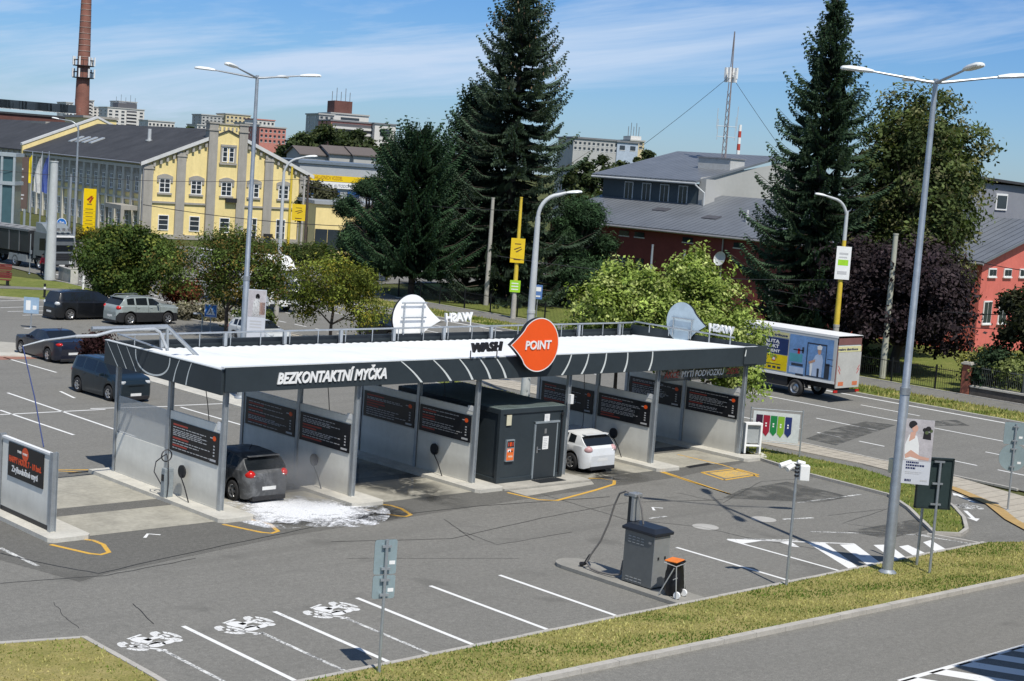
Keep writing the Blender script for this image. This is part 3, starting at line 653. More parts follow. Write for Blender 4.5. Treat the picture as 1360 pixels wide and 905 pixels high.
# wet floor
def wetmat():
    m, nt, b, out = nodes('wet_film'); v = coord(nt); n = noise(nt, 1.1, 6, .7, v, .8); n2 = noise(nt, .5, 3, .6, v)
    b.inputs['Base Color'].default_value = (.03, .03, .028, 1); b.inputs['Roughness'].default_value = .12
    t = nt.nodes.new('ShaderNodeBsdfTransparent'); mx = nt.nodes.new('ShaderNodeMixShader'); nt.links.new(ramp(nt, n.outputs[0], [(.36, (.0,)*3), (.52, (.8,)*3)]).outputs[0], mx.inputs[0])
    vc = nt.nodes.new('ShaderNodeVertexColor'); vc.layer_name = 'Col'; mm = nt.nodes.new('ShaderNodeMath'); mm.operation = 'MULTIPLY'; nt.links.new(mx.inputs[0].links[0].from_socket, mm.inputs[0]); nt.links.new(vc.outputs[0], mm.inputs[1]); nt.links.new(mm.outputs[0], mx.inputs[0])
    nt.links.new(t.outputs[0], mx.inputs[1]); nt.links.new(b.outputs[0], mx.inputs[2]); nt.links.new(mx.outputs[0], out.inputs[0]); return m
WETF = wetmat()
def blobpoly(cx, cy, rx, ry, n=60, seed=1, amp=.26):
    r = random.Random(seed); ph = [r.uniform(0, 6.28) for _ in range(6)]
    return [(cx+rx*math.cos(t)*(1+amp*sum(math.sin(k*t+ph[k])/k for k in range(1, 6))), cy+ry*math.sin(t)*(1+amp*sum(math.cos(k*t+ph[k])/k for k in range(1, 6)))) for t in np.linspace(0, 2*math.pi, n, endpoint=False)]
def wet(cx, cy, rx, ry, seed):
    n, k = 48, 8; ring = blobpoly(0, 0, 1, 1, n, seed, .2); V = []; C = []
    def P(i, q): f = q/k; x, y = ring[i % n]; return (cx+rx*x*f, cy+ry*y*f, .0085), min(1, 2.2*(1-f))
    for i in range(n):
        for q in range(k):
            for a, c in ((i, q), (i+1, q), (i+1, q+1), (i, q+1)): p_, g = P(a, c); V.append(p_); C.append((g,)*3)
    npmesh('wet_patch', np.array(V), 4, np.array(C), WETF, lot)
wet(33.0, 42.0, 1.75, 4.6, 4); wet(42.0, 39.8, 1.7, 3.4, 5); wet(29.2, 37.7, 2.6, 1.6, 6)
# foam
m, nt, bs, out = nodes('foam'); v = coord(nt); n1 = noise(nt, 1.6, 8, .72, v, .8); n2 = noise(nt, 18, 3, .7, v)
nt.links.new(ramp(nt, n2.outputs[0], [(.3, (.55, .57, .6)), (.6, (.85, .86, .88))]).outputs[0], bs.inputs['Base Color']); bs.inputs['Roughness'].default_value = .7
md = nt.nodes.new('ShaderNodeMath'); md.operation = 'MULTIPLY_ADD'; md.inputs[1].default_value = .3; nt.links.new(n2.outputs[0], md.inputs[0]); nt.links.new(n1.outputs[0], md.inputs[2])
at_ = nt.nodes.new('ShaderNodeVertexColor'); at_.layer_name = 'Col'; ad = nt.nodes.new('ShaderNodeMath'); ad.operation = 'ADD'; nt.links.new(md.outputs[0], ad.inputs[0]); nt.links.new(at_.outputs[0], ad.inputs[1])
t = nt.nodes.new('ShaderNodeBsdfTransparent'); mx = nt.nodes.new('ShaderNodeMixShader'); nt.links.new(ramp(nt, ad.outputs[0], [(.6, (0,)*3), (.8, (.95,)*3)]).outputs[0], mx.inputs[0])
nt.links.new(t.outputs[0], mx.inputs[1]); nt.links.new(bs.outputs[0], mx.inputs[2]); nt.links.new(mx.outputs[0], out.inputs[0])
bp = nt.nodes.new('ShaderNodeBump'); bp.inputs['Strength'].default_value = .6; bp.inputs['Distance'].default_value = .03; nt.links.new(n2.outputs[0], bp.inputs['Height']); nt.links.new(bp.outputs[0], bs.inputs['Normal'])
def foam(cx, cy, rx, ry, seed, name='foam', lab=''):
    n, k = 48, 14; ring = blobpoly(0, 0, 1, 1, n, seed, .22); V = []; C = []
    def P(i, j):
        f = j/k; x, y = ring[i % n]; return (cx+rx*x*f, cy+ry*y*f, .012+.05*(1-f**2)), .42*(1-f**1.6)-.16
    for i in range(n):
        for j in range(k):
            for a, c in ((i, j), (i+1, j), (i+1, j+1), (i, j+1)):
                p, g = P(a, c); V.append(p); C.append((g+.03,)*3)
    o = npmesh(name, np.array(V), 4, np.clip(np.array(C), 0, 1), m); tag(o, lab, 'foam', kind='stuff'); return o
foam(28.2, 38.7, 2.35, 2.35, 3, lab='white soap foam spilling over the floor behind the black hatchback'); 
# yellow loops at plinth ends
def loop(x, side=1, big=False):
    if big: pts = [(36.0, 38.0), (36.2, 36.7), (36.7, 36.35), (39.2, 37.0), (40.6, 37.45), (41.1, 37.9), (40.9, 38.4), (40.5, 38.6)]
    else: pts = [(x-.6, 38.2), (x-.15, 36.9), (x+.05, 36.68), (x+.35, 36.8), (x+.62, 37.6), (x+.6, 38.1), (x+.45, 38.3)]
    strip('yellow_loop', pts, .13, .0078, YL, lot)
for x in (20.25, 25.6, 30.5): loop(x)
loop(0, 1, True)
for x in (25.3, 20.2): strip('yellow_loop', [(x-.5, 46.3), (x-1.6, 47.2), (x-.2, 46.6), (x+.4, 46.4)], .12, .0078, YL, lot)
strip('yellow_line', [at(875, 625)[:2], at(970, 657)[:2], at(917, 640)[:2], at(850, 618)[:2]], .13, .0078, YL, lot)
strip('yellow_line', [at(1000, 606)[:2], at(1052, 617)[:2]], .1, .0078, YL, lot); strip('yellow_line', [at(900, 604)[:2], at(960, 618)[:2], at(1008, 634)[:2]], .1, .0078, YL, lot)
gx = [at(*p) for p in ((932, 628), (978, 623), (1007, 631), (962, 638))]
for i in range(4): strip('yellow_line', [gx[i][:2], gx[(i+1) % 4][:2]], .13, .0078, YL, lot)
sheet('yellow_grid', [tuple((p*.75+sum(gx, Vector())/4*.25).xy) for p in gx], .0079, paintmat('worn_yellow', (.6, .38, .08), .66, (.3, .27, .2)), lot)
sheet('bay_grate', [at(*p)[:2] for p in ((910, 620), (940, 615), (948, 617), (916, 622))], .008, BLACK, lot)
# stanchion with coin unit at the first partition
p = thing('payment_column', 'grey steel wash control column with coiled lance hose by the leftmost partition', 'wash column', (25.15, 41.6, .12))
b = MB(); b.prism([(-.16, -.1), (.16, -.1), (.16, .1), (-.16, .1)], 0, .78); b.box((0, 0, .83), (.3, .2, .1), 0); b.build('housing', GALVD, p, bevel=.01)
b = MB(); b.box((-.165, 0, .6), (.01, .14, .2)); b.build('keypad', BLACK, p)
b = MB(); b.tube([(-.1, .1, .3), (-.2, .45, .7), (-.12, .5, 1.0), (0, .3, 1.2), (0, .1, 1.3), (-.05, -.1, 1.1), (-.1, -.25, .5), (-.1, -.2, .05)], .018, 6); b.lathe([(.17, -.03), (.2, 0), (.17, .03)], 16, 0, Matrix.Translation((0, .1, 1.25)) @ Matrix.Rotation(R(90), 4, 'X')); b.build('hose', mat('dark_hose', (.03, .03, .035), .6), p)
# free-standing happy hour panel
p = thing('happy_hour_stand', 'free-standing steel panel on a concrete plinth with a black happy hour board', 'advert panel', (20.1, 39.0, 0))
def L(b): b.v = [(x-20.1, y-39.0, z) for x, y, z in b.v]; return b
L(ipost(20.1, 39.05, 2.3, .16)).build('post', GALV, p); L(ipost(20.1, 42.2, 2.3, .16)).build('post', GALV, p)
b = MB(); b.span((20.07, 39.15, .25), (20.13, 42.1, 2.2)); b.span((20.04, 39.15, 2.2), (20.16, 42.1, 2.26), 1); L(b).build('panel', [PAN, WHITE], p)
b = MB(); b.span((20.06, 39.15, .12), (20.1, 42.1, .25)); L(b).build('kick_gap', BLACK, p)
b = MB(); b.span((20.035, 39.55, 1.2), (20.065, 41.66, 2.16), 0)
X = 20.035
b.face([(X-.003, 40.62+.2*math.cos(a), 1.96+.19*math.sin(a)) for a in np.linspace(0, 2*math.pi, 24, endpoint=False)][::-1], 1)
b.text('POINT', (X-.004, 40.77, 1.93), (0, -1, 0), (0, 0, 1), height=.06, width=.28, mi=2, bold=.02); b.text('WASH', (X-.003, 41.1, 1.94), (0, -1, 0), (0, 0, 1), height=.07, width=.24, mi=2, bold=.03)
b.text('HAPPY HOUR 7 - 10 hod.', (X-.003, 41.6, 1.62), (0, -1, 0), (0, 0, 1), height=.17, width=1.95, mi=1, bold=.03); b.text('Zvýhodněné mytí', (X-.003, 41.42, 1.36), (0, -1, 0), (0, 0, 1), height=.17, width=1.6, mi=2, bold=.035)
L(b).build('happy_hour_board', [BRD, mat('board_orange', (.75, .1, .03), .5), WHITE], p)
# equipment container
p = thing('equipment_container', 'dark anthracite steel container with grey door in the middle of the car wash', 'container', (36.4, 39.0, .06))
x0, x1, y0, y1, H = 0, 3.15, .02, 5.6, 2.56
b = MB(); b.span((x0+.06, y0+.05, .05), (x1-.06, y1-.05, H-.1))
for x in (x0, x1-.14): b.span((x, y0, 0), (x+.14, y0+.14, H)); b.span((x, y1-.14, 0), (x+.14, y1, H))
for z in (0, H-.17): b.span((x0+.14, y0+.005, z), (x1-.14, y0+.12, z+.17)); b.span((x0+.005, y0+.14, z), (x0+.12, y1-.14, z+.17)); b.span((x1-.12, y0+.14, z), (x1-.005, y1-.14, z+.17))
b.build('body', ANTH, p, bevel=.012)
b = MB()
for x in np.arange(.2, 3.0, .115): b.span((x, y0+.1, H), (x+.06, y1-.1, H+.035))
b.span((x0+.03, y0+.03, H-.02), (x1-.03, y1-.03, H+.012)); b.build('roof', mat('container_roof', (.17, .21, .2), .55, .2, .2, 2), p)
b = MB(); b.span((1.72, y0-.015, .06), (2.72, y0+.04, 1.98)); dr = b.build('door', mat('anthracite_door', (.034, .042, .047), .45, .1, .08, .7), p, bevel=.01)
b = MB(); b.span((1.66, y0-.005, .05), (1.72, y0+.045, 2.04)); b.span((2.72, y0-.005, .05), (2.78, y0+.045, 2.04)); b.span((1.66, y0-.03, 1.985), (2.84, y0+.045, 2.05)); b.build('door_frame', GALVD, dr)
b = MB(); b.span((1.79, y0-.03, .95), (1.84, y0-.015, 1.17)); b.tube([(1.815, y0-.05, 1.08), (1.94, y0-.06, 1.08)], .014, 6); b.build('handle', SILVER, dr)
def notice(a, c, name, m, extra=None):
    b = MB(); b.span((a[0], y0+.028, a[1]), (c[0], y0+.048, c[1])); b.v = [(x, y-.03, z) for x, y, z in b.v]
    if extra: extra(b)
    return b.build(name, m, p)
def papery(x, z0, z1, w):
    def f(b):
        for k in range(int((z1-z0)/.05)-1): b.face([(x+.03, y0-.005, z1-.06-k*.05), (x+w*random.uniform(.55, .85), y0-.005, z1-.06-k*.05), (x+w*random.uniform(.55, .85), y0-.005, z1-.075-k*.05), (x+.03, y0-.005, z1-.075-k*.05)], 1)
    return f
notice((.3, 2.0), (.52, 2.36), 'meter_box', mat('cream_plastic', (.62, .58, .42), .5)); notice((2.1, 2.05), (2.34, 2.3), 'notice', [WHITE, GPR], papery(2.1, 2.05, 2.3, .24))
def dn(x, z, w, h_, name, m, ex=None):
    b = MB(); b.span((x, y0-.022, z), (x+w, y0-.0155, z+h_))
    if ex: ex(b)
    return b.build(name, m, dr)
dn(2.12, 1.62, .1, .17, 'keypad', [SILVER]); dn(2.06, 1.06, .28, .46, 'door_notice', [WHITE])
b = MB()
for k in range(6): b.face([(2.1, y0-.024, 1.44-k*.06), (2.28-.03*(k % 3), y0-.024, 1.44-k*.06), (2.28-.03*(k % 3), y0-.024, 1.42-k*.06), (2.1, y0-.024, 1.42-k*.06)])
b.build('door_notice_print', GPR, dr)
b = MB(); b.span((.34, y0-.03, .75), (.72, y0+.048, 1.5), 0); b.span((.37, y0-.035, .79), (.69, y0-.029, 1.2), 1); b.span((.37, y0-.035, 1.24), (.69, y0-.029, 1.46), 2)
for k, c in enumerate((3, 4, 3)): b.span((.4+k*.1, y0-.037, 1.28), (.46+k*.1, y0-.034, 1.42), c)
b.span((.4, y0-.038, 1.08), (.55, y0-.034, 1.17), 5); b.span((.42, y0-.038, .86), (.64, y0-.034, .98), 6); b.text('WASH', (.43, y0-.039, .9), (1, 0, 0), (0, 0, 1), height=.05, width=.2, mi=5)
for x in (.48, .6): b.face([(x+.035*math.cos(a), y0-.0395, 1.1+.03*math.sin(a)) for a in np.linspace(0, 6.283, 12, endpoint=False)], 2)
b.build('vending_panel', [GALVD, mat('vending_orange', (.8, .16, .03), .4), BLACK, PINK, ORANGE, WHITE, mat('vending_amber', (.7, .25, .08), .4)], p)
b = MB(); b.tube([(2.95, y0-.01, .1), (2.95, y0-.01, 2.3)], .02, 6); b.box((2.95, y0-.02, 2.28), (.1, .05, .1)); b.build('lock_rod', BLACK, p)
b = MB(); b.span((3.22, y0-.1, 2.62), (3.36, y0+.04, 2.95)); b.build('antenna_box', WHITE, p)
b = MB()
for k in range(14): b.span((1.6+k*.085, y0-.55, .01), (1.66+k*.085, y0-.1, .03))
b.span((1.58, y0-.56, .0), (2.82, y0-.08, .015)); b.build('entry_grate', mat('grate', (.05, .055, .06), .5, .5), p)
# grey conduit box in the gap left of the container
b = MB(); b.box((0, 0, .5), (.35, .25, 1.0)); b.box((0, 0, 1.02), (.4, .3, .05)); o = b.build('service_box', CONCL); o.location = (46.1, 51.2, 0); tag(o, 'pale utility box beside the white lamp column behind the car wash', 'utility box')
# white A-frame at the right end
p = thing('white_board', 'white framed pavement board standing beside the rightmost car wash post', 'pavement board', (50.35, 39.15, .12), R(-30))
b = MB()
for s in (-1, 1): b.box((s*.32, 0, .62), (.08, .3, 1.24))
b.box((0, 0, 1.2), (.6, .3, .09)); b.box((0, 0, .32), (.6, .3, .06)); b.build('frame', WHITE, p, bevel=.01)
b = MB(); b.box((0, 0, .78), (.56, .06, .72)); b.build('panel', mat('grey_plastic', (.34, .36, .36), .5), p)
b = MB(); b.box((0, 0, -.06), (1.1, .6, .12)); b.build('base', CONCL, p)
# coloured banner on posts
p = thing('banner_frame', 'mesh fence banner with five coloured pennants beside the car wash exit', 'banner', (50.6, 39.5, .1))
A = Vector((0, 0, 0)); bp0 = onX(51.7, 1060, 612); Bv = Vector((51.75, bp0.y, .1)) - Vector((50.6, 39.5, .1)); dr_ = Bv.normalized(); Lb = Bv.length
def bq(u, z, off=0): q = dr_*u; nrm = Vector((dr_.y, -dr_.x, 0)); nrm = nrm if nrm.x < 0 else -nrm; return (q.x+nrm.x*off, q.y+nrm.y*off, z)
b = MB(); b.tube([bq(0, 0), bq(0, 1.85)], .03, 8); b.tube([bq(Lb, 0), bq(Lb, 1.9)], .03, 8); b.tube([bq(0, 1.78), bq(Lb, 1.83)], .018, 6); b.tube([bq(0, .5), bq(Lb, .47)], .015, 6); b.build('frame', GALV, p)
BANW = mat('banner_white', (.6, .63, .62), .6); b = MB(); b.face([bq(.1, .54), bq(Lb-.1, .52), bq(Lb-.1, 1.72), bq(.1, 1.7)]); 
cols = [(.03, .008, .03), (.3, .01, .03), (.01, .2, .05), (.22, .42, .03), (.015, .03, .14)]; mats = [BANW]
for i, c in enumerate(cols):
    mats.append(mat('pennant_%d' % i, c, .5, 0, .05, 2)); w = (Lb-.6)/5; u = .22+i*w; e = .012+i*.001
    b.face([bq(u, 1.56, e), bq(u, .9-.05*(i % 2), e), bq(u+w*.5, .74-.04*(i % 2), e), bq(u+w-.03, .9, e), bq(u+w-.03, 1.56, e)], i+1)
    for k in range(2): b.face([bq(u+.15, 1.26-.1*k, e+.004), bq(u+.15, 1.2-.1*k, e+.004), bq(u+w-.2, 1.2-.1*k, e+.004), bq(u+w-.2, 1.26-.1*k, e+.004)], 6)
mats.append(WHITE); b.build('printed_sheet', mats, p)
# spray hanging round the car being washed
m = bpy.data.materials.new('water_mist'); m.use_nodes = True; nt = m.node_tree; nt.nodes.clear(); out = nt.nodes.new('ShaderNodeOutputMaterial'); vs = nt.nodes.new('ShaderNodeVolumeScatter'); vs.inputs['Color'].default_value = (.95, .97, 1, 1); vs.inputs['Anisotropy'].default_value = .2
tcn = nt.nodes.new('ShaderNodeTexCoord'); gr = nt.nodes.new('ShaderNodeTexGradient'); gr.gradient_type = 'SPHERICAL'; nt.links.new(tcn.outputs['Object'], gr.inputs[0]); nz = noise(nt, 1.6, 4, .65, coord(nt)); mu = nt.nodes.new('ShaderNodeMath'); mu.operation = 'MULTIPLY'; nt.links.new(gr.outputs['Fac'], mu.inputs[0]); nt.links.new(ramp(nt, nz.outputs[0], [(.35, (0, 0, 0)), (.7, (1, 1, 1))]).outputs[0], mu.inputs[1])
m2 = nt.nodes.new('ShaderNodeMath'); m2.operation = 'MULTIPLY'; m2.inputs[1].default_value = 1.5; nt.links.new(mu.outputs[0], m2.inputs[0]); nt.links.new(m2.outputs[0], vs.inputs['Density']); nt.links.new(vs.outputs[0], out.inputs['Volume'])
b = MB(); b.lathe([(math.cos(q), math.sin(q)) for q in np.linspace(-math.pi/2, math.pi/2, 13)], 24); o = b.build('spray_mist', m); o.location = (28.75, 40.0, .75); o.scale = (1.5, 2.2, .95); tag(o, 'faint water mist drifting around the black hatchback in the wash bay', 'mist', kind='stuff')
# ---------- vehicles ----------
def paint(name, col, dirt=0.):
    if name in MC: return MC[name]
    m, nt, b, out = nodes(name); v = coord(nt); n = noise(nt, 3, 4, .6, v)
    c = ramp(nt, n.outputs[0], [(.3, tuple(k*.92 for k in col)), (.7, tuple(k*1.05 for k in col))]).outputs[0]
    if dirt:
        n2 = noise(nt, 2.2, 6, .7, v, .6); c = mix(nt, ramp(nt, n2.outputs[0], [(.5-dirt*.3, (.08,)*3), (.75-dirt*.25, (.85*min(1, dirt+.2),)*3)]).outputs[0], c, (.7, .72, .73))
    nt.links.new(c, b.inputs['Base Color']); b.inputs['Roughness'].default_value = .35 if not dirt else .55; b.inputs['Metallic'].default_value = .15; b.inputs['Coat Weight'].default_value = .45 if not dirt else .1; b.inputs['Coat Roughness'].default_value = .06
    MC[name] = m; return m
CARGL = glass('car_glass', (.012, .015, .018)); TRIM = mat('black_trim', (.02, .02, .022), .6, 0, .1, 3); HEADL = mat('headlight_glass', (.6, .62, .62), .12, .2, .05, 2); PLATE = mat('number_plate', (.7, .7, .68), .4, 0, .03, 2); AMB = mat('amber_lens', (.6, .2, .01), .3)
STY = {
 'hatch': dict(top=[(0, .50), (.02, .60), (.08, .655), (.26, .70), (.30, .725), (.46, .975), (.58, 1.), (.76, .985), (.88, .93), (.955, .70), (.985, .63), (1, .45)], belt=[(0, .5), (.05, .6), (.25, .66), (.5, .665), (.9, .7), (.97, .66), (1, .45)], hood=(.285, .46), rear=(.885, .958), wins=[(.36, .52), (.545, .73), (.75, .83)], ride=.13),
 'suv': dict(top=[(0, .52), (.02, .62), (.07, .67), (.25, .70), (.29, .72), (.43, .965), (.55, 1.), (.78, .985), (.88, .95), (.965, .70), (.99, .62), (1, .45)], belt=[(0, .5), (.05, .6), (.25, .65), (.5, .655), (.9, .69), (.97, .66), (1, .45)], hood=(.275, .435), rear=(.89, .966), wins=[(.34, .505), (.53, .71), (.735, .85)], ride=.17),
 'sedan': dict(top=[(0, .48), (.02, .6), (.07, .645), (.27, .70), (.31, .72), (.45, .975), (.56, 1.), (.68, .985), (.83, .76), (.87, .745), (.97, .72), (.99, .64), (1, .48)], belt=[(0, .48), (.05, .6), (.27, .66), (.5, .665), (.83, .715), (.97, .69), (1, .48)], hood=(.29, .45), rear=(.69, .83), wins=[(.36, .51), (.535, .68), (.695, .75)], ride=.12),
 'mpv': dict(top=[(0, .48), (.02, .58), (.07, .62), (.16, .66), (.20, .69), (.38, .965), (.52, 1.), (.8, .985), (.92, .95), (.975, .66), (.99, .58), (1, .42)], belt=[(0, .48), (.05, .56), (.2, .6), (.5, .61), (.9, .64), (.97, .62), (1, .42)], hood=(.19, .38), rear=(.925, .975), wins=[(.27, .46), (.485, .7), (.725, .88)], ride=.12)}
_WH = {}
def wheelmesh(r, w, truck=False, dark=False):
    k = (round(r, 3), w, truck, dark)
    if k in _WH: return _WH[k]
    b = MB(); b.lathe([(r*.62, -w/2), (r*.9, -w/2), (r, -w*.32), (r, w*.32), (r*.9, w/2), (r*.62, w/2), (r*.6, 0), (r*.62, -w/2)], 28, 0, Matrix.Rotation(R(90), 4, 'X')); o = b.build('tyre', RUBBER, smooth=True, angle=50); t = o.data; bpy.data.objects.remove(o)
    b = MB(); M = Matrix.Rotation(R(90), 4, 'X')
    b.lathe([(r*.5, w*.3), (r*.63, w*.46), (r*.66, w*.46), (r*.66, -w*.3), (0, -w*.1)], 28, 0, M)
    if truck: b.lathe([(0, w*.5), (r*.2, w*.5), (r*.25, w*.2), (r*.5, w*.12), (r*.55, w*.3)], 20, 0, M)
    else:
        b.lathe([(0, w*.44), (r*.13, w*.42), (r*.15, w*.2)], 14, 0, M)
        for i in range(5):
            a = 2*math.pi*i/5; Rm = M @ Matrix.Rotation(a, 4, 'Z')
            vs = [Rm @ Vector(p) for p in ((.05*r, -r*.09, w*.4), (r*.6, -r*.13, w*.44), (r*.6, r*.13, w*.44), (.05*r, r*.09, w*.4), (.05*r, -r*.09, w*.2), (r*.6, -r*.13, w*.3), (r*.6, r*.13, w*.3), (.05*r, r*.09, w*.2))]
            b.add(vs, [(0, 1, 2, 3), (0, 4, 5, 1), (1, 5, 6, 2), (2, 6, 7, 3)], 0)
        b.lathe([(0, w*.02), (r*.6, w*.02)], 24, 1, M)
    o = b.build('rim', [SILVER if not dark else GALVD, TRIM], smooth=True, angle=30); rm = o.data; bpy.data.objects.remove(o); _WH[k] = (t, rm); return _WH[k]
def wheel(parent, x, y, r, w, side, truck=False):
    t, rm = wheelmesh(r, w, truck); o = bpy.data.objects.new('wheel', None); COL.objects.link(o); o.parent = parent; o.location = (x, y, r); o.empty_display_size = .1
    if side > 0: o.rotation_euler = (0, 0, math.pi)
    for n, me in (('tyre', t), ('rim', rm)):
        c = bpy.data.objects.new(n, me); COL.objects.link(c); c.parent = o
    return o
# local car frame: nose towards +x from 0 at the nose to -L at the tail, wheel outer face at -y side is 'near'
def car(label, loc, rz, style, L, Wd, H, pm, group=None, rails=False, cladding=False, foamy=False, cat='car', tail=RED, name='parked_car'):
    S = STY[style]; p = thing(name, label, cat, loc, rz, group); n = 72; g = lambda pts, x: float(np.interp(x, [a for a, _ in pts], [c for _, c in pts]))
    rw = .325 if style != 'suv' else .36; rw = rw if H < 1.75 else .34; ra = rw+.055; xf, xr = .19*L, (.80 if style != 'sedan' else .79)*L; ride = S['ride']
    seams = [S['wins'][0][1]+.012, S['wins'][1][1]+.01, S['hood'][0]+.055]; xs = sorted(set([0, .006, .015, .03, .05, .95, .97, .985, .994, 1] + [i/n for i in range(n+1)] + [S['hood'][0], S['hood'][1], S['rear'][0], S['rear'][1]] + [w for ww in S['wins'] for w in ww] + [q_ for sd_ in seams for q_ in (sd_-.0022, sd_+.0022)])); ring = []
    for x in xs:
        X = x*L; e = abs(2*x-1); w = Wd/2*(1-.05*e**2-(.2 if x < .5 else .24)*max(0, (e-.80)/.20)**2.4); top = g(S['top'], x)*H; belt = min(g(S['belt'], x)*H, top-.012)
        zb = ride+.08*max(0, (e-.9)/.1); 
        for xc in (xf, xr):
            d = abs(X-xc)
            if d < ra: zb = max(zb, rw+math.sqrt(ra*ra-d*d)*1.0)
        gh = max(0, top-belt-.03); wt = w*.955 - min(gh*.36, .2)
        zz = [zb, zb, zb+.03, max(zb+.06, ride+.3*(belt-ride)), max(zb+.08, ride+.62*(belt-ride)), max(zb+.1, belt-.035), max(zb+.11, belt), belt+(top-belt)*.12, belt+(top-belt)*.86, belt+(top-belt)*.955, top-.004*(gh > .05), top]
        ww = [0, w*.86, w*.965, w*.995, w, w*.985, w*.955, w*.955-(w*.955-wt)*.1, wt+(w*.955-wt)*.1, wt-.02, wt*.8, 0]
        for i in range(2, 9): zz[i] = min(zz[i], top-.002*(9-i)) if zz[i] > top else zz[i]
        ring.append([(-X, ww[i], zz[i]) for i in range(12)])
    B = MB(); G = {}; nr = 12
    def put(key, q): G.setdefault(key, MB()).face(q)
    dark = MB()
    for i in range(len(xs)-1):
        xm = (xs[i]+xs[i+1])/2
        for j in range(nr-1):
            for s in (1, -1):
                q = [ring[i][j], ring[i][j+1], ring[i+1][j+1], ring[i+1][j]]
                if j == 11: continue
                q = [(a, s*c, d) for a, c, d in q]
                if s > 0: q = q[::-1]
                if j == 7 and S['hood'][0]+.03 < xm < S['rear'][1] and any(a < xm < c for a, c in S['wins']):
                    k = [t for t, (a, c) in enumerate(S['wins']) if a < xm < c][0]; put(('side_window', k, s), q)
                elif j in (9, 10) and S['hood'][0] < xm < S['hood'][1]: put(('windscreen', 0, 0), q)
                elif j in (9, 10) and S['rear'][0] < xm < S['rear'][1]: put(('rear_window', 0, 0), q)
                elif j == 0 or (j == 1): dark.face(q)
                elif cladding and j in (2, 3) : dark.face(q)
                elif j in (3, 4, 5, 6) and any(abs(xm-sd_) < .0021 for sd_ in seams): dark.face(q)
                else: B.face(q)
    for idx, fl in ((0, 1), (-1, -1)):
        rg = ring[idx]; loop = [rg[j] for j in range(nr)] + [(a, -c, d) for a, c, d in rg[nr-2:0:-1]]
        (B).face(loop if fl < 0 else loop[::-1])
    def weld(b, name, m, par, sm=True):
        key = {}; V = []; F = []
        for f in b.f:
            q = []
            for i in f:
                k = tuple(round(c, 4) for c in b.v[i])
                if k not in key: key[k] = len(V); V.append(k)
                if key[k] not in q: q.append(key[k])
            if len(q) > 2: F.append(tuple(q))
        b.v, b.f, b.m = V, F, [0]*len(F); return b.build(name, m, par, smooth=sm, angle=32)
    body = weld(B, 'body', pm, p); weld(dark, 'underbody', TRIM, p)
    for (nm, k, s), bb in G.items(): weld(bb, nm, CARGL, p)
    for X in (xf, xr):
        for s in (1, -1): wheel(p, -X, s*(Wd/2-.115), rw, .21, s)
    gz = lambda x: g(S['belt'], x)*H
    # lights
    for s in (1, -1):
        w = Wd/2
        b = MB(); b.box((-.2, s*(w-.33), gz(.05)-.06), (.34, .4, .13), 0, Matrix.Rotation(s*R(-28), 3, 'Z')); b.build('headlight', HEADL, p, bevel=.04)
        b = MB(); zt = gz(.95)-.1; hl = .14 if style != 'sedan' else .1; M_ = Matrix.Translation((-L+.19, s*(w-.235), zt)) @ Matrix.Rotation(s*R(30), 4, 'Z') @ Matrix.Diagonal((.19, .15, hl, 1)); b.lathe([(math.cos(q), math.sin(q)) for q in np.linspace(-math.pi/2, math.pi/2, 9)], 18, 0, M_); M2 = M_ @ Matrix.Translation((-.62, 0, -.15)) @ Matrix.Diagonal((.42, .5, .3, 1)); b.lathe([(math.cos(q), math.sin(q)) for q in np.linspace(-math.pi/2, math.pi/2, 7)], 12, 1, M2); b.build('tail_light', [tail, HEADL], p, smooth=True)
        b = MB(); b.box((-S['hood'][0]*L-.42, s*(w+.07), gz(.4)+.08), (.1, .2, .13)); b.box((-S['hood'][0]*L-.4, s*(w-.02), gz(.4)+.03), (.05, .14, .05)); b.build('mirror', pm, p, bevel=.03)
        for xh in (S['wins'][0][1]*L-.14, S['wins'][1][1]*L-.14):
            b = MB(); b.box((-xh, s*(w-.002), gz(.6)-.1), (.17, .03, .03)); b.build('door_handle', pm, p, bevel=.008)
        for xd in (S['wins'][0][1]*L+.05, S['wins'][1][1]*L+.05, S['hood'][0]*L+.32):
            pass
    b = MB(); b.box((-L+.012, 0, ride+.36), (.03, .5, .11)); b.box((-.004, 0, ride+.22), (.03, .5, .11)); b.build('number_plate', PLATE, p)
    b = MB(); b.box((-L+.07, 0, ride+.06), (.2, Wd*.72, .14)); b.box((-.1, 0, ride+.08), (.24, Wd*.7, .16)); b.box((-.03, 0, gz(.03)-.16), (.06, Wd*.45, .1)); b.build('bumper_trim', TRIM, p, bevel=.02)
    if rails:
        b = MB()
        for s in (1, -1): b.tube([(-.46*L, s*Wd*.36, H-.01), (-.5*L, s*Wd*.37, H+.05), (-.82*L, s*Wd*.37, H+.03), (-.86*L, s*Wd*.36, H-.05)], .018, 6)
        b.build('roof_rail', SILVER, p)
    if style in ('hatch', 'suv'):
        b = MB(); b.box((-.888*L, 0, H*.955), (.22, Wd*.68, .03)); b.build('roof_spoiler', pm, p, bevel=.01)
    b = MB(); b.tube([(-.7*L, 0, H-.02), (-.73*L, 0, H+.18)], .008, 5); b.build('aerial', TRIM, p)
    return p
PB = paint('black_paint', (.008, .009, .011)); PBF = paint('foamed_black_paint', (.012, .013, .016), .12); PSIL = paint('silver_green_paint', (.3, .34, .33)); PNAVY = paint('navy_paint', (.008, .01, .022)); PBLU = paint('dark_teal_paint', (.008, .018, .026)); PWF = paint('foamed_white_paint', (.62, .62, .6), .8)
def nose(px, py, L, rz): # position given the tail contact pixel and the heading
    q = at(px, py); return (q.x+L*math.cos(rz), q.y+L*math.sin(rz), 0)
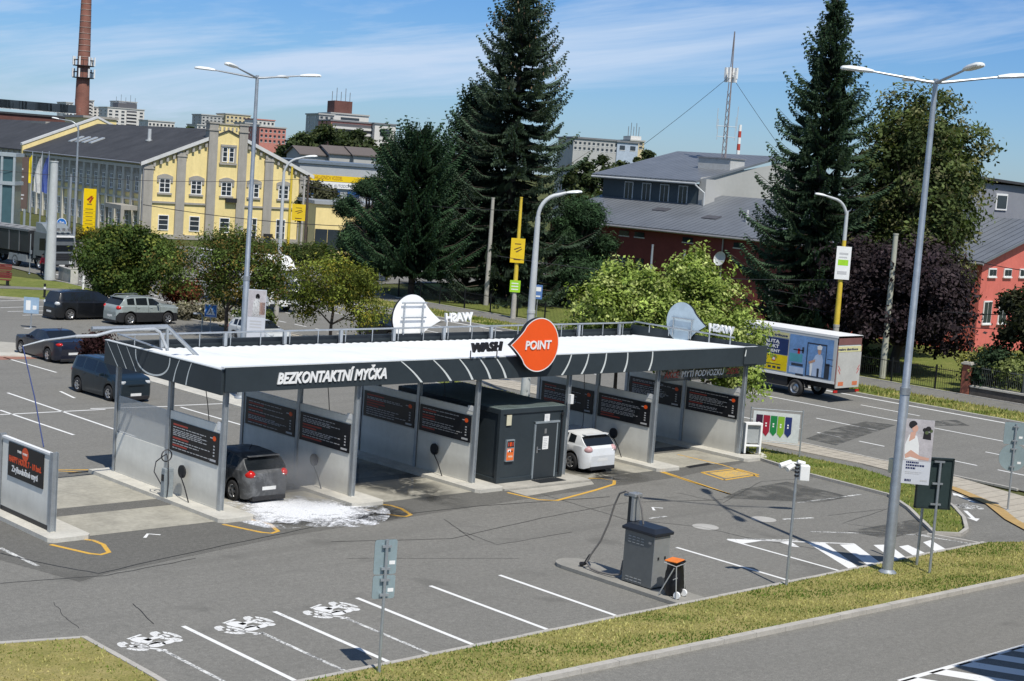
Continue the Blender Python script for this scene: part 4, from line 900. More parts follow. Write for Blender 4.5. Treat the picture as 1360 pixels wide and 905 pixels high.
car('black hatchback covered in suds, parked tail out in the foamy wash bay', (27.75, 43.9, 0), R(90), 'hatch', 3.95, 1.7, 1.5, PBF, name='hatchback_car')
car('white car caked in foam, tail out in the bay right of the container', (41.75, 43.35, 0), R(90), 'hatch', 4.2, 1.74, 1.42, PWF, name='hatchback_car', tail=mat('pale_red_lens', (.5, .3, .3), .4))
r = R(4); q = at(93, 425); car('black people carrier with clear tail lamps, behind the silver SUV', (q.x+3.6, q.y+.9, 0), r, 'mpv', 4.7, 1.78, 1.72, PB, 'cars parked at the back of the lot', tail=HEADL)
q = at(165.7, 432); car('silver SUV with roof rails and dark cladding, nose towards the trees', (q.x+3.6, q.y+.9, 0), r, 'suv', 4.3, 1.85, 1.68, PSIL, 'cars parked at the back of the lot', rails=True, cladding=True)
q = at(28, 471); car('dark navy saloon parked left of the green-black hatchback', (q.x+.85, q.y+.95, 0), R(91), 'sedan', 4.5, 1.78, 1.45, PNAVY, 'cars parked at the back of the lot')
q = at(106, 521); car('dark teal car seen nose to the right behind the canopy corner', (q.x+.85, q.y-3.2, 0), R(-88), 'mpv', 4.1, 1.75, 1.62, PBLU, 'cars parked at the back of the lot')
q = at(365, 470); car('white car parked behind the roof rail of the canopy', (q.x+1.2, q.y+1.2, 0), R(-88), 'hatch', 4.1, 1.74, 1.45, paint('white_car_paint', (.6, .62, .62)))
q = at(707, 505); car('black car on the road behind the orange disc', (59.6, 72.3, 0), R(-90), 'hatch', 4.2, 1.75, 1.48, PB, name='moving_car')
q = at(790, 505); car('dark car on the road left of the pale green tree', (59.8, 62.8, 0), R(-90), 'sedan', 4.5, 1.78, 1.46, PNAVY, name='moving_car')
# box truck on the far lane
def box_truck():
    p = thing('box_truck', 'white delivery box truck with blue and yellow side advert driving past', 'truck', (68.1, 0, 0), R(90))
    q = onX(67.1, 1053, 517); yw = q.y; p.location = (68.36, yw-2.4, 0); p.rotation_euler = (0, 0, R(90))
    # local x forward (world +Y), left side y+ = world -X (towards the camera)
    BX = mat('truck_box_white', (.52, .54, .54), .4, 0, .05, .8); W = 2.12; L0, L1, z0, z1 = 0, 6.7, .98, 3.45
    b = MB(); b.span((L0, -W/2, z0), (L1, W/2, z1)); body = b.build('cargo_box', BX, p, bevel=.03)
    b = MB(); b.span((L0-.02, -W/2-.012, z1-.1), (L1, W/2+.012, z1+.02)); b.span((L0, W/2, z0), (L1, W/2+.015, z0+.12)); b.build('box_trim', WHITE, body)
    y = W/2+.012
    KU = .62
    def qd(b, u0, u1, v0, v1, mi, e=0): # u measured from the tail towards the cab
        u0, u1 = u0*KU, u1*KU; v0, v1 = (z0+(v-z0)*1.08 for v in (v0, v1)); b.face([(u1, y+e, v0), (u0, y+e, v0), (u0, y+e, v1), (u1, y+e, v1)], mi)
    mats = [mat('ad_sky_blue', (.16, .3, .55), .45, 0, .25, 1.5), mat('ad_navy', (.012, .03, .12), .4), mat('ad_yellow', (.75, .56, .0), .4), mat('ad_cream', (.62, .58, .3), .4), WHITE, mat('ad_dark', (.03, .04, .06), .5), mat('ad_teal', (.08, .32, .38), .5), mat('ad_skin', (.55, .32, .22), .5), mat('ad_lightblue', (.45, .55, .72), .5), RED, NAVY]
    b = MB(); qd(b, .35, 4.85, z0+.16, 3.05, 0)
    # kitchen picture: shelves, cook
    for (u0, u1, v0, v1, mi) in ((.6, 3.0, 1.15, 1.9, 5), (3.2, 4.7, 1.2, 1.5, 8), (3.3, 4.5, 1.55, 1.68, 5), (3.4, 4.75, 1.75, 2.15, 6), (3.3, 4.4, 2.3, 2.36, 5), (3.2, 4.0, 1.1, 1.2, 5), (3.3, 3.5, 2.2, 2.5, 5), (3.7, 3.95, 2.15, 2.4, 9), (.3, 1.0, 1.8, 1.84, 5), (.3, .9, 2.1, 2.13, 5)): qd(b, u0, u1, v0, v1, mi, .002)
    for u0, u1, v0, v1 in ((1.0, 3.0, 2.72, 2.78), (1.0, 1.08, 1.15, 2.75), (2.92, 3.0, 1.15, 2.75)): qd(b, u0, u1, v0, v1, 5, .006)
    qd(b, 1.1, 2.9, 1.2, 2.7, 0, .004)
    def poly(pts, mi, e): b.face([(u*KU*1.3, y+e, z0+(v-z0)*1.08) for u, v in pts], mi)
    poly([(1.75, 1.2), (1.05, 1.2), (1.0, 2.0), (1.1, 2.25), (1.35, 2.32), (1.62, 2.2), (1.85, 1.85), (1.8, 1.7)], 8, .008)
    poly([(1.32+.14*math.cos(t), 2.42+.16*math.sin(t)) for t in np.linspace(0, 6.283, 14, endpoint=False)], 7, .01); poly([(1.5, 2.5), (1.16, 2.5), (1.12, 2.66), (1.3, 2.72), (1.52, 2.66)], 4, .012)
    poly([(2.05, 1.75), (1.6, 1.9), (1.6, 2.02), (2.1, 1.86)], 7, .012); poly([(1.95, 1.2), (1.8, 1.2), (1.78, 1.8), (2.0, 1.8)], 4, .011); poly([(1.4, 1.2), (1.25, 1.2), (1.25, 1.6), (1.42, 1.6)], 5, .012)
    qd(b, 4.95, 9.1, z0+.2, 1.95, 2, .002); qd(b, 4.95, 9.1, 1.98, 2.75, 1, .002); qd(b, 4.95, 9.1, 2.8, 3.06, 3, .002)
    T = lambda s, u, v, h_, w, mi, bold=.03: b.text(s, (u*KU, y+.004, z0+(v-z0)*1.08), (-1, 0, 0), (0, 0, 1), height=h_, width=w*KU, mi=mi, bold=bold)
    T('KVALITA', 8.2, 2.5, .19, 2.3, 4); T('A ŠIROKÝ', 8.2, 2.27, .18, 2.3, 4); T('SORTIMENT', 8.3, 2.05, .15, 2.5, 4); T('makro', 8.95, 2.86, .13, 1.6, 1, .04); T('distribuce', 7.0, 2.86, .13, 1.9, 1, .03)
    for u, c in ((7.6, 9), (6.4, 9)): qd(b, u-.22, u+.18, 1.62, 1.86, c, .004); qd(b, u-.15, u+.1, 1.67, 1.8, 4, .006)
    qd(b, 5.6, 8.6, 1.45, 1.49, 5, .004)
    
    for k in range(6): qd(b, 5.6+k*.5, 5.95+k*.5, 1.26, 1.37, 5, .004)
    b.build('side_advert', mats, body)
    # tail door
    TL = mat('tail_lift', (.5, .49, .45), .5, .1, .1, 1); b = MB(); b.span((L0-.06, -W/2+.06, .78), (L0-.002, W/2-.06, 2.62)); b.span((L0-.03, -W/2+.06, 2.64), (L0-.002, W/2-.06, 2.92), 1)
    for s in (1, -1):
        for k in range(2): b.face([(L0-.064, s*(W/2-.14), 1.9-k*.18), (L0-.064, s*(W/2-.34), 1.65-k*.18), (L0-.064, s*(W/2-.34), 1.72-k*.18), (L0-.064, s*(W/2-.14), 1.97-k*.18)][::s], 2)
        b.span((L0-.07, s*(W/2-.45)-.22, .9), (L0-.06, s*(W/2-.45)+.22, 1.1), 3)
    b.text('makro distribuce', (L0-.035, 1.0, 2.72), (0, -1, 0), (0, 0, 1), height=.12, width=1.7, mi=4, bold=.03)
    tr = b.build('tail_lift', [TL, mats[3], RED, mat('tail_orange', (.6, .18, .08), .4), NAVY], p); 
    b = MB(); b.span((L0-.02, -W/2, z0), (L0-.001, -W/2+.06, z1)); b.span((L0-.02, W/2-.06, z0), (L0-.001, W/2, z1)); b.span((L0-.02, -W/2, 3.0), (L0-.001, W/2, z1)); b.build('tail_frame', mat('tail_frame', (.2, .09, .08), .5), p)
    b = MB(); b.span((L0+.1, -.45, .62), (8.3, .45, .95)); b.span((3.0, W/2-.15, .45), (5.7, W/2-.05, .95)); b.span((3.0, -W/2+.05, .45), (5.7, -W/2+.15, .95)); b.span((L0, -W/2+.1, .5), (L0+.12, W/2-.1, .66)); b.build('chassis', TRIM, p)
    for s in (1, -1):
        wheel(p, 2.4, s*.98, .45, .34, s, True); wheel(p, 7.3, s*1.0, .45, .28, s, True)
        b = MB(); pts = [(2.4+.6*math.cos(t), s*(W/2-.3), .46+.56*math.sin(t)) for t in np.linspace(.1, math.pi-.1, 12)]
        for i in range(11): b.face([pts[i], pts[i+1], (pts[i+1][0], s*(W/2-.01), pts[i+1][2]), (pts[i][0], s*(W/2-.01), pts[i][2])])
        b.build('mudguard', TRIM, p)
        b = MB(); b.box((L0-.02, s*.95, .6), (.06, .3, .12)); b.build('tail_light', RED, p)
    pr2 = [(6.85, .5), (8.55, .5), (8.6, 1.3), (8.25, 2.35), (7.9, 2.55), (6.85, 2.6)]
    b = MB(); b.plate([(x, -1.05, z) for x, z in pr2], (0, 2.1, 0)); cab = b.build('cab', WHITE, p, bevel=.05)
    b = MB(); b.span((7.3, 1.045, 1.45), (8.15, 1.06, 2.2)); b.build('side_window', CARGL, cab)
    b = MB(); b.span((7.3, -1.06, 1.45), (8.15, -1.045, 2.2)); b.build('side_window', CARGL, cab)
    b = MB(); b.face([(8.6, -.95, 1.38), (8.6, .95, 1.38), (8.3, .92, 2.3), (8.3, -.92, 2.3)]); b.build('windscreen', CARGL, cab)
    return p
box_truck()
# tipper lorry on the left, and the white lorry behind the trees: nose along +x
def lorry_cab(p, cm, white=False):
    W = 2.45
    pr2 = [(0, .45), (.02, 1.35), (-.1, 1.55), (-.28, 2.75), (-.5, 3.0), (-2.15, 3.05), (-2.2, .9), (-1.9, .9), (-1.9, 1.15), (-.75, 1.15), (-.7, .5)]
    b = MB(); b.plate([(x, -W/2, z) for x, z in pr2], (0, W, 0)); cab = b.build('cab', cm, p, bevel=.06)
    b = MB(); b.plate([(x, -W/2+.12, z) for x, z in ((-.55, 3.02), (-.75, 3.35), (-1.3, 3.72), (-2.15, 3.8), (-2.15, 3.02))], (0, W-.24, 0)); b.build('roof_fairing', mat('fairing_grey', (.25, .28, .29), .4, .2) if not white else cm, p, bevel=.06)
    b = MB(); b.face([(-.09, -1.1, 1.62), (-.09, 1.1, 1.62), (-.29, 1.05, 2.66), (-.29, -1.05, 2.66)]); b.build('windscreen', CARGL, cab)
    for s in (1, -1):
        b = MB(); b.face([(-.45, s*(W/2+.006), 1.65), (-1.35, s*(W/2+.006), 1.6), (-1.35, s*(W/2+.006), 2.55), (-.55, s*(W/2+.006), 2.6)][::s]); b.build('side_window', CARGL, cab)
        b = MB(); b.box((-.02, s*(W/2+.22), 2.15), (.16, .22, .75)); b.box((-.05, s*(W/2+.08), 2.5), (.06, .3, .05)); b.build('mirror', TRIM, cab, bevel=.03)
        b = MB(); b.box((.03, s*.88, .72), (.08, .45, .24)); b.build('headlight', HEADL, cab, bevel=.03)
    b = MB()
    for k in range(4): b.span((.0, -.85, .92+k*.15), (.045, .85, 1.02+k*.15))
    b.span((-.02, -1.15, .42), (.03, 1.15, .58)); b.build('grille', TRIM, cab)
    b = MB(); b.span((-.35, -1.1, 2.74), (-.02, 1.1, 2.86)); b.build('sun_visor', WHITE if not white else TRIM, cab)
    b = MB(); b.box((.04, 0, .5), (.03, .5, .11)); b.build('number_plate', PLATE, cab)
    return cab
def tipper():
    q = at(63, 361); p = thing('tipper_lorry', 'grey articulated tipper lorry waiting at the junction on the left', 'truck', (q.x+1.2, q.y, 0), R(-84))
    lorry_cab(p, paint('grey_lorry', (.13, .145, .155)))
    b = MB(); b.tube([(-.4, -1.0, 3.25), (-.4, 1.0, 3.25)], .05, 8); b.tube([(-.4, -1.0, 2.95), (-.4, -1.0, 3.25)], .04, 6); b.tube([(-.4, 1.0, 2.95), (-.4, 1.0, 3.25)], .04, 6)
    for y in (-.75, -.25, .25, .75): b.box((-.33, y, 3.36), (.14, .26, .2))
    b.build('light_bar', SILVER, p)
    b = MB(); b.span((-14, -.5, .75), (-.7, .5, 1.1)); b.span((-5.8, .6, .5), (-3.2, 1.2, 1.05), 1); b.span((-5.8, -1.2, .5), (-3.2, -.6, 1.05), 1); b.build('chassis', [TRIM, mat('side_skirt', (.22, .24, .25), .4)], p)
    TB = mat('tipper_body', (.06, .065, .072), .35, .5, .15, .6)
    b = MB(); pts = [(-1.2, 1.25), (1.2, 1.25), (1.25, 2.9), (1.15, 3.05), (-1.15, 3.05), (-1.25, 2.9)]; b.plate([(-2.9, y, z) for y, z in pts], (-10.6, 0, 0)); body = b.build('tipper_body', TB, p, bevel=.04)
    b = MB()
    for x in np.arange(-13.3, -2.9, 1.5): b.span((x, 1.22, 1.3), (x+.1, 1.3, 2.95)); b.span((x, -1.3, 1.3), (x+.1, -1.22, 2.95))
    b.span((-13.5, 1.2, 2.95), (-2.9, 1.32, 3.1)); b.span((-13.5, -1.32, 2.95), (-2.9, -1.2, 3.1)); b.build('body_rib', mat('tipper_rib', (.16, .17, .18), .4, .4), body)
    b = MB()
    for k in range(24):
        x = -3 - k*.44; b.tube([(x, -1.2, 3.1), (x, -.4, 3.22+.03*math.sin(k*2)), (x, .4, 3.2), (x, 1.2, 3.1)], .05, 5)
    b.span((-13.4, -1.2, 3.04), (-2.95, 1.2, 3.12)); b.build('tarpaulin', mat('tarp', (.2, .21, .22), .7), body)
    for s in (1, -1):
        for x in (-1.3, -4.9, -10.2, -11.5, -12.8): wheel(p, x, s*1.02, .5, .36, s, True)
def white_lorry():
    q = at(362, 416); p = thing('white_lorry', 'white lorry with grey radiator grille coming down the road behind the trees', 'truck', (q.x+.9, q.y, 0), R(-90))
    lorry_cab(p, WHITE, True); b = MB(); b.span((-9, -1.2, 1.0), (-2.4, 1.2, 3.6)); b.build('cargo_box', WHITE, p, bevel=.03); b = MB(); b.span((-9, -.5, .6), (-.6, .5, 1.0)); b.build('chassis', TRIM, p)
    b = MB()
    for k in range(6): b.span((-.16+.0, -.8, 1.75+k*.12), (-.12, .8, 1.8+k*.12))
    b.build('grille_bars', GALVD, p)
    for s in (1, -1):
        for x in (-1.3, -6.5): wheel(p, x, s*1.02, .48, .34, s, True)
tipper(); white_lorry()
# ---------- street furniture ----------
def sub(Vv, o): return [(x-o[0], y-o[1], z-o[2]) for x, y, z in Vv]
def lean(px, py, X=None, Y=None): return onX(X, px, py) if X is not None else onY(Y, px, py)
# triple-arm lamps
def lamp_head(M, L=.95):
    b = MB(); sec = [(0, .1, .05), (.1, .13, .07), (.35, .17, .1), (.7, .17, .1), (.9, .12, .07), (.95, .05, .03)]; n = 10; V = []
    for x, w, h_ in sec:
        for k in range(n):
            t = 2*math.pi*k/n; V.append(M @ Vector((x*L, w*math.cos(t), max(-.04, h_*math.sin(t)))))
    F = [(i*n+k, i*n+(k+1) % n, (i+1)*n+(k+1) % n, (i+1)*n+k) for i in range(len(sec)-1) for k in range(n)] + [tuple(range(n))[::-1], tuple((len(sec)-1)*n+k for k in range(n))]
    return b.add(V, F)
def tri_lamp(label, base, H, angs, arm, rise):
    p = thing('street_lamp', label, 'street lamp', base, 0, 'tall lamps with several arms')
    b = MB(); b.tube([(0, 0, 0), (0, 0, H*.38), (0, 0, H*.38+.05), (0, 0, H)], [.15, .135, .11, .07], 12); b.tube([(0, 0, H*.38-.1), (0, 0, H*.38+.1)], .15, 12); b.lathe([(.28, 0), (.26, .12), (.16, .2)], 12, 0); b.build('pole', GALV, p, smooth=True)
    for a, r_ in zip(angs, rise):
        d = Vector((math.cos(a), math.sin(a), 0)); e = d*arm + Vector((0, 0, H+r_*arm)); b = MB(); b.tube([(0, 0, H-.1), d*.25+Vector((0, 0, H-.1+r_*.25)), e], [.05, .045, .03], 8); ar = b.build('arm', GALV, p, smooth=True)
        M = Matrix.Translation(e) @ Matrix.Rotation(a, 4, 'Z') @ Matrix.Rotation(-math.atan(r_), 4, 'Y'); lamp_head(M).build('lamp_head', LAMPG, ar, smooth=True)
    return p
B0 = at(1178, 765); HL = hgt(1243, 105, B0)
def armdir(px0, py0, base, H, tipz):
    t = at(px0, py0, tipz); d = Vector((t.x-base.x, t.y-base.y, 0)); return math.atan2(d.y, d.x)
CAMR = math.atan2(-.6775, .7321)
tri_lamp('tall galvanised lamp post with several arms, in the grass strip at right', B0, HL, [CAMR+math.pi-.08, CAMR+.05, R(-122), R(52)], 1.72, [.05, .1, .1, .04])
B1 = at(319, 531); tri_lamp('tall galvanised lamp post with several arms behind the left end of the car wash', B1, hgt(338, 100, B1), [CAMR+math.pi-.05, CAMR+.05, R(-152), R(28)], 1.8, [.05, .06, .1, .04])
# curved single lamps
def hook_lamp(label, base, H, a, arm, cols, name='street_lamp', r0=.17):
    p = thing(name, label, 'street lamp', base, 0); d = Vector((math.cos(a), math.sin(a), 0)); z1 = cols[0][0] if cols else 0; z = 0
    for i, (zt, m) in enumerate(cols):
        b = MB(); ra_ = r0*(1-.55*z/H); rb = r0*(1-.55*zt/H); b.tube([(0, 0, z), (0, 0, zt)], [ra_, rb], 14)
        if i == 0: b.tube([(0, 0, zt-.12), (0, 0, zt+.02)], rb*1.12, 14)
        b.build('pole_section', m, p, smooth=True); z = zt
    pts = [Vector((0, 0, z))] + [Vector((0, 0, H-1.2)) + d*(1.0-math.cos(t))*1.0 + Vector((0, 0, 1.1*math.sin(t))) for t in np.linspace(0, math.pi/2*.93, 8)]; pts.append(pts[-1]+d*(arm-1)+Vector((0, 0, .12)))
    b = MB(); b.tube(pts, [r0*.42]*(len(pts)-1)+[r0*.32], 10); ar = b.build('arm', cols[-1][1], p, smooth=True)
    M = Matrix.Translation(pts[-1]) @ Matrix.Rotation(a, 4, 'Z') @ Matrix.Rotation(-.12, 4, 'Y'); lamp_head(M, .8).build('lamp_head', LAMPG, ar, smooth=True); return p
PALE = mat('pale_grey_column', (.52, .54, .54), .5, .1, .1, 1); YPOLE = mat('yellow_column', (.66, .48, .05), .55, 0, .15, 1); CCOL = mat('concrete_column', (.4, .38, .34), .85, 0, .18, 1)
b0 = at(697, 530); hook_lamp('white tapering lamp column with curved arm, right behind the orange disc', b0, hgt(740, 256, b0), CAMR+.1, 1.35, [(4.2, PALE), (7.4, PALE), (8.6, PALE)], r0=.23)
b0 = onX(76.6, 1109, 452); b0.z = .1; hook_lamp('yellow and grey lamp column with a white poster, behind the delivery truck', b0, hgt(1107, 264, b0), CAMR+math.pi+.3, 1.5, [(3.0, CCOL), (7.9, YPOLE), (9.6, PALE)], r0=.2)
b0 = at(366, 432); hook_lamp('white lamp column in front of the yellow gabled building', b0, hgt(392, 208, b0), CAMR+.1, 1.35, [(4.4, CCOL), (8.3, PALE), (9.6, PALE)], r0=.17)
b0 = at(98, 322); hook_lamp('slim grey street lamp beside the yellow pylon sign', b0, hgt(100, 160, b0), CAMR+math.pi-.1, 2.2, [(4.5, GALV), (9, GALV), (12, GALV)], r0=.17)
# plain columns
def column(name, label, base, H, r0, r1, m, cat='pole', group=None, segs=None):
    p = thing(name, label, cat, base, 0, group); z = 0
    for i, (zt, mm) in enumerate(segs or [(H, m)]):
        b = MB(); b.tube([(0, 0, z), (0, 0, zt)], [r0+(r1-r0)*z/H, r0+(r1-r0)*zt/H], 12); b.build('shaft' if i == 0 else 'shaft_section', mm, p, smooth=True); z = zt
    b = MB(); b.tube([(0, 0, H-.02), (0, 0, H+.06)], r1*1.15, 12); b.build('cap', m, p); return p
b0 = at(66, 372); column('tram_column', 'thick white cylindrical column left of the blue roundabout sign', b0, hgt(70, 215, b0), .42, .28, PALE, 'column')
b0 = at(681, 424); H = hgt(692, 263, b0); yp = column('signal_pole', 'yellow topped pole carrying a yellow plate and a small green sign', b0, H, .2, .1, YPOLE, 'pole', segs=[(H*.28, CCOL), (H, YPOLE)])
def flat_sign(parent, name, w, h_, z, a, mats, draw=None, x=0, th=.03, off=.16, base=(0, 0)):
    """sign plate whose printed face looks along angle a"""
    n = Vector((math.cos(a), math.sin(a), 0)); rt = Vector((-n.y, n.x, 0)); o = n*off + Vector((0, 0, z)) + rt*x
    b = MB(); P = lambda u, v, e=0: o + rt*u + Vector((0, 0, v)) + n*e
    b.plate([P(-w/2, -h_/2), P(w/2, -h_/2), P(w/2, h_/2), P(-w/2, h_/2)], n*th, 0)
    if draw: draw(b, lambda u, v: P(u*w/2, v*h_/2, th+.004), rt, n)
    return b.build(name, mats, parent)
FACE = math.atan2(-.72, -.68)  # towards the camera
def blk(b, P, u0, u1, v0, v1, mi): b.face([P(u0, v0), P(u1, v0), P(u1, v1), P(u0, v1)], mi)
def ylogo(b, P, rt, n):
    for u0, v0, u1, v1 in ((-.6, .1, .5, .35), (-.3, -.1, .6, .2)): b.face([P(u0, v0), P(u0+.2, v0-.06), P(u1, v1-.08), P(u1, v1)], 1)
    blk(b, P, -.45, .45, .5, .58, 1); blk(b, P, -.5, .5, -.78, -.68, 1)
flat_sign(yp, 'yellow_plate', 1.0, 1.75, hgt(689, 333, b0), FACE, [YELLOWP, mat('sign_brown', (.12, .06, .02), .6)], ylogo, off=.2)
flat_sign(yp, 'green_sign', .75, .85, hgt(681, 380, b0), FACE, [mat('sign_green', (.35, .65, .03), .5), WHITE], lambda b, P, rt, n: [blk(b, P, -.7, .6, v, v+.18, 1) for v in (-.6, -.1, .4)], off=.2)
b0 = at(645, 406); column('concrete_post', 'grey utility pole standing among the dark conifers', b0, hgt(658, 264, b0), .2, .13, CCOL, 'pole')
b0 = onX(79.6, 1172, 497); b0.z = .05; column('concrete_post', 'slender pale pole in front of the copper beech', b0, hgt(1192, 313, b0), .2, .14, mat('pale_post', (.4, .4, .33), .8), 'pole')
b0 = at(381, 350); column('signal_pole', 'yellow pole with yellow box by the right end of the yellow building', b0, hgt(387, 222, b0), .17, .1, YPOLE, 'pole'); 
yp2 = [o for o in COL.objects if o.name.startswith('signal_pole')][-1]
flat_sign(yp2, 'yellow_plate', 1.3, 1.6, hgt(393, 282, b0), FACE, [YELLOWP, mat('sign_brown', (.12, .06, .02), .6)], ylogo, x=.9, off=.2)
for i, (bx, by, tx, ty, lb) in enumerate(((399, 338, 403, 235, 'leftmost grey pole of the cluster right of the yellow building'), (404, 342, 407, 233, 'rightmost wooden pole of the cluster right of the yellow building'), (91, 320, 91, 232, 'thin flagless mast left of the yellow pylon'))):
    b0 = at(bx, by); column('utility_pole', lb, b0, hgt(tx, ty, b0), .16, .11, (CCOL, BARK, GALV)[i], 'pole')
flat_sign([o for o in COL.objects if o.name.startswith('street_lamp')][3], 'poster', .85, 1.9, 6.6, FACE, [WHITE, mat('sign_green', (.35, .65, .03), .5), GPR], lambda b, P, rt, n: [blk(b, P, -.7, .7, -.15, .2, 1), blk(b, P, -.6, .6, .5, .62, 2), blk(b, P, -.6, .5, .3, .38, 2), blk(b, P, -.7, .6, -.7, -.5, 2)], off=.2)
# posts seen in front of the red building
for i, (px, pt, pb) in enumerate(((865, 326, 400), (908, 333, 400))):
    b0 = onX(84, px-4, pb); b0.z = 0; column('gate_post', ('left' if i == 0 else 'right')+' slim grey post of two before the red brick wall', b0, hgt(px, pt, b0), .1, .08, GALV, 'pole')
# road signs
def sign_post(label, base, H, name='road_sign', r=.035, group=None):
    p = thing(name, label, 'road sign', base, 0, group); b = MB(); b.tube([(0, 0, 0), (0, 0, H)], r, 10); b.lathe([(.09, 0), (.08, .05), (r, .07)], 10); b.build('post', GALV, p); return p
b0 = at(279, 441); H = hgt(281, 404, b0); p = sign_post('blue pedestrian crossing sign on a thin post by the trees', b0, H)
def ped(b, P, rt, n):
    blk(b, P, -.98, .98, .9, .98, 1); blk(b, P, -.98, .98, -.98, -.9, 1); blk(b, P, -.98, -.9, -.9, .9, 1); blk(b, P, .9, .98, -.9, .9, 1); b.face([P(-.75, -.65), P(.75, -.65), P(0, .75)], 1)
    b.face([P(-.08, .3), P(.1, .3), P(.12, -.1), P(.3, -.5), P(.15, -.5), P(0, -.15), P(-.25, -.5), P(-.38, -.45), P(-.1, 0)], 2)
flat_sign(p, 'plate', .75, .75, H-.4, FACE-.1, [BLUE, WHITE, BLACK], ped, off=.05)
b0 = at(506, 391); H = hgt(508, 346, b0); p = sign_post('yellow diamond priority sign with white plate by the dark pine', b0, H)
def diam(b, P, rt, n):
    b.face([P(0, -1.4), P(1.4, 0), P(0, 1.4), P(-1.4, 0)], 0); b.face([P(0, -1), P(1, 0), P(0, 1), P(-1, 0)], 1)
n_ = Vector((math.cos(FACE), math.sin(FACE), 0)); rt_ = Vector((-n_.y, n_.x, 0))
b = MB(); c = n_*.06 + Vector((0, 0, H-.42))
for k, (s, mi) in enumerate(((.5, 0), (.4, 1))):
    o_ = c + n_*(.005*k); b.plate([o_+Vector((0, 0, -s)), o_+rt_*s, o_+Vector((0, 0, s)), o_-rt_*s], n_*.02, mi)
b.build('diamond_plate', [WHITE, YELLOWP], p)
flat_sign(p, 'plate', .5, .6, H-1.3, FACE, [WHITE, BLACK], lambda b, P, rt, n: [blk(b, P, -.1, .1, -.7, .7, 1), blk(b, P, -.6, .1, -.1, .1, 1)], off=.05)
b0 = at(712, 421); H = hgt(714, 378, b0); p = sign_post('small blue and white sign on a rusty post beside the white lamp column', b0, H)
flat_sign(p, 'plate', .65, 1.05, H-.55, FACE, [mat('sign_pale_blue', (.1, .2, .45), .5), WHITE], lambda b, P, rt, n: [blk(b, P, -.7, .7, .1, .7, 1), blk(b, P, -.6, .6, -.7, -.5, 1)], off=.05)
b0 = onX(56.2, 81, 352); b0.z = 0; b0 = at(80, 352); H = hgt(84, 291, b0); p = sign_post('round blue arrow sign with a grey plate in front of the lorry', b0, H)
b = MB(); c = n_*.06 + Vector((0, 0, H-.35))
for k, (s, mi) in enumerate(((.42, 1), (.38, 0))):
    o_ = c + n_*(.006*k); b.plate([o_+rt_*s*math.cos(t)+Vector((0, 0, s*math.sin(t))) for t in np.linspace(0, 6.283, 24, endpoint=False)], n_*.02, mi)
for t in (.3, 2.4, 4.5):
    o_ = c+n_*.035; b.face([o_+rt_*(.22*math.cos(t+a))+Vector((0, 0, .22*math.sin(t+a))) for a in (-.5, -.2, .3, .6)] , 1); b.face([o_+rt_*(.1*math.cos(t)+u)+Vector((0, 0, .1*math.sin(t)+v)) for u, v in ((-.08, 0), (.08, -.04), (.02, .1))], 1)
b.build('round_plate', [BLUE, WHITE], p); flat_sign(p, 'plate', .8, .75, H-1.45, FACE, [SIGNBACK], off=.05)
b0 = at(39, 364); H = hgt(41, 311, b0); p = sign_post('thin bare sign post in front of the lorry tank', b0, H); flat_sign(p, 'plate', .3, .3, H-1.4, FACE+1.4, [GALV], off=.05)
b0 = at(41, 436); H = hgt(42, 395, b0); p = sign_post('pale blue parking sign on a thin white post in the far lot', b0, H)
flat_sign(p, 'plate', .85, .9, H-.45, FACE, [mat('sign_faded_blue', (.3, .42, .55), .5), WHITE], lambda b, P, rt, n: [blk(b, P, -.7, -.1, -.6, .6, 1), blk(b, P, .2, .7, -.5, 0, 1)], off=.05)
# sign backs facing the camera
def back_plates(p, plates, a):
    for (z, w, h_, rnd_) in plates:
        n = Vector((math.cos(a), math.sin(a), 0)); rt = Vector((-n.y, n.x, 0)); c = -n*.045 + Vector((0, 0, z)); b = MB()
        if rnd_: poly = [c+rt*(w/2*math.cos(t))+Vector((0, 0, w/2*math.sin(t))) for t in np.linspace(0, 6.283, 26, endpoint=False)]
        else:
            poly = []
            for sx, sy, t0 in ((1, -1, -math.pi/2), (1, 1, 0), (-1, 1, math.pi/2), (-1, -1, math.pi)):
                for k in range(4): t = t0+k*math.pi/6; poly.append(c+rt*(sx*(w/2-.05)+.05*math.cos(t))+Vector((0, 0, sy*(h_/2-.05)+.05*math.sin(t))))
        b.plate(poly, -n*.012, 0, 1)
        pl = b.build('plate', [SIGNBACK, TRIM], p)
        b = MB()
        for zz in (.32, -.32): b.box(tuple(n*-.0 + Vector((0, 0, z+zz*h_))), (.2, .05, .05), 0, Matrix.Rotation(math.atan2(rt.y, rt.x), 3, 'Z'))
        q = c+rt*(w*.18)+n*.003+Vector((0, 0, -h_*.22)); b.face([q, q+rt*.13, q+rt*.13+Vector((0, 0, .08)), q+Vector((0, 0, .08))], 1); b.build('clamp', [GALV, WHITE], pl)
# nearest sign: front of the plates looks away, back towards the camera
b0 = at(503, 899); H = hgt(514.5, 717, b0); p = sign_post('nearest road sign seen from behind, two grey plates on one post', b0, H)
back_plates(p, [(H-.38, .5, .74, False), (H-1.02, .5, .5, False)], FACE+.45)
b0 = at(1338, 679); H = hgt(1351, 563, b0); p = sign_post('road sign seen from behind at the right edge, square plate over a round one', b0, H)
back_plates(p, [(H-.36, .78, .78, False), (H-1.22, .98, .98, True)], FACE)
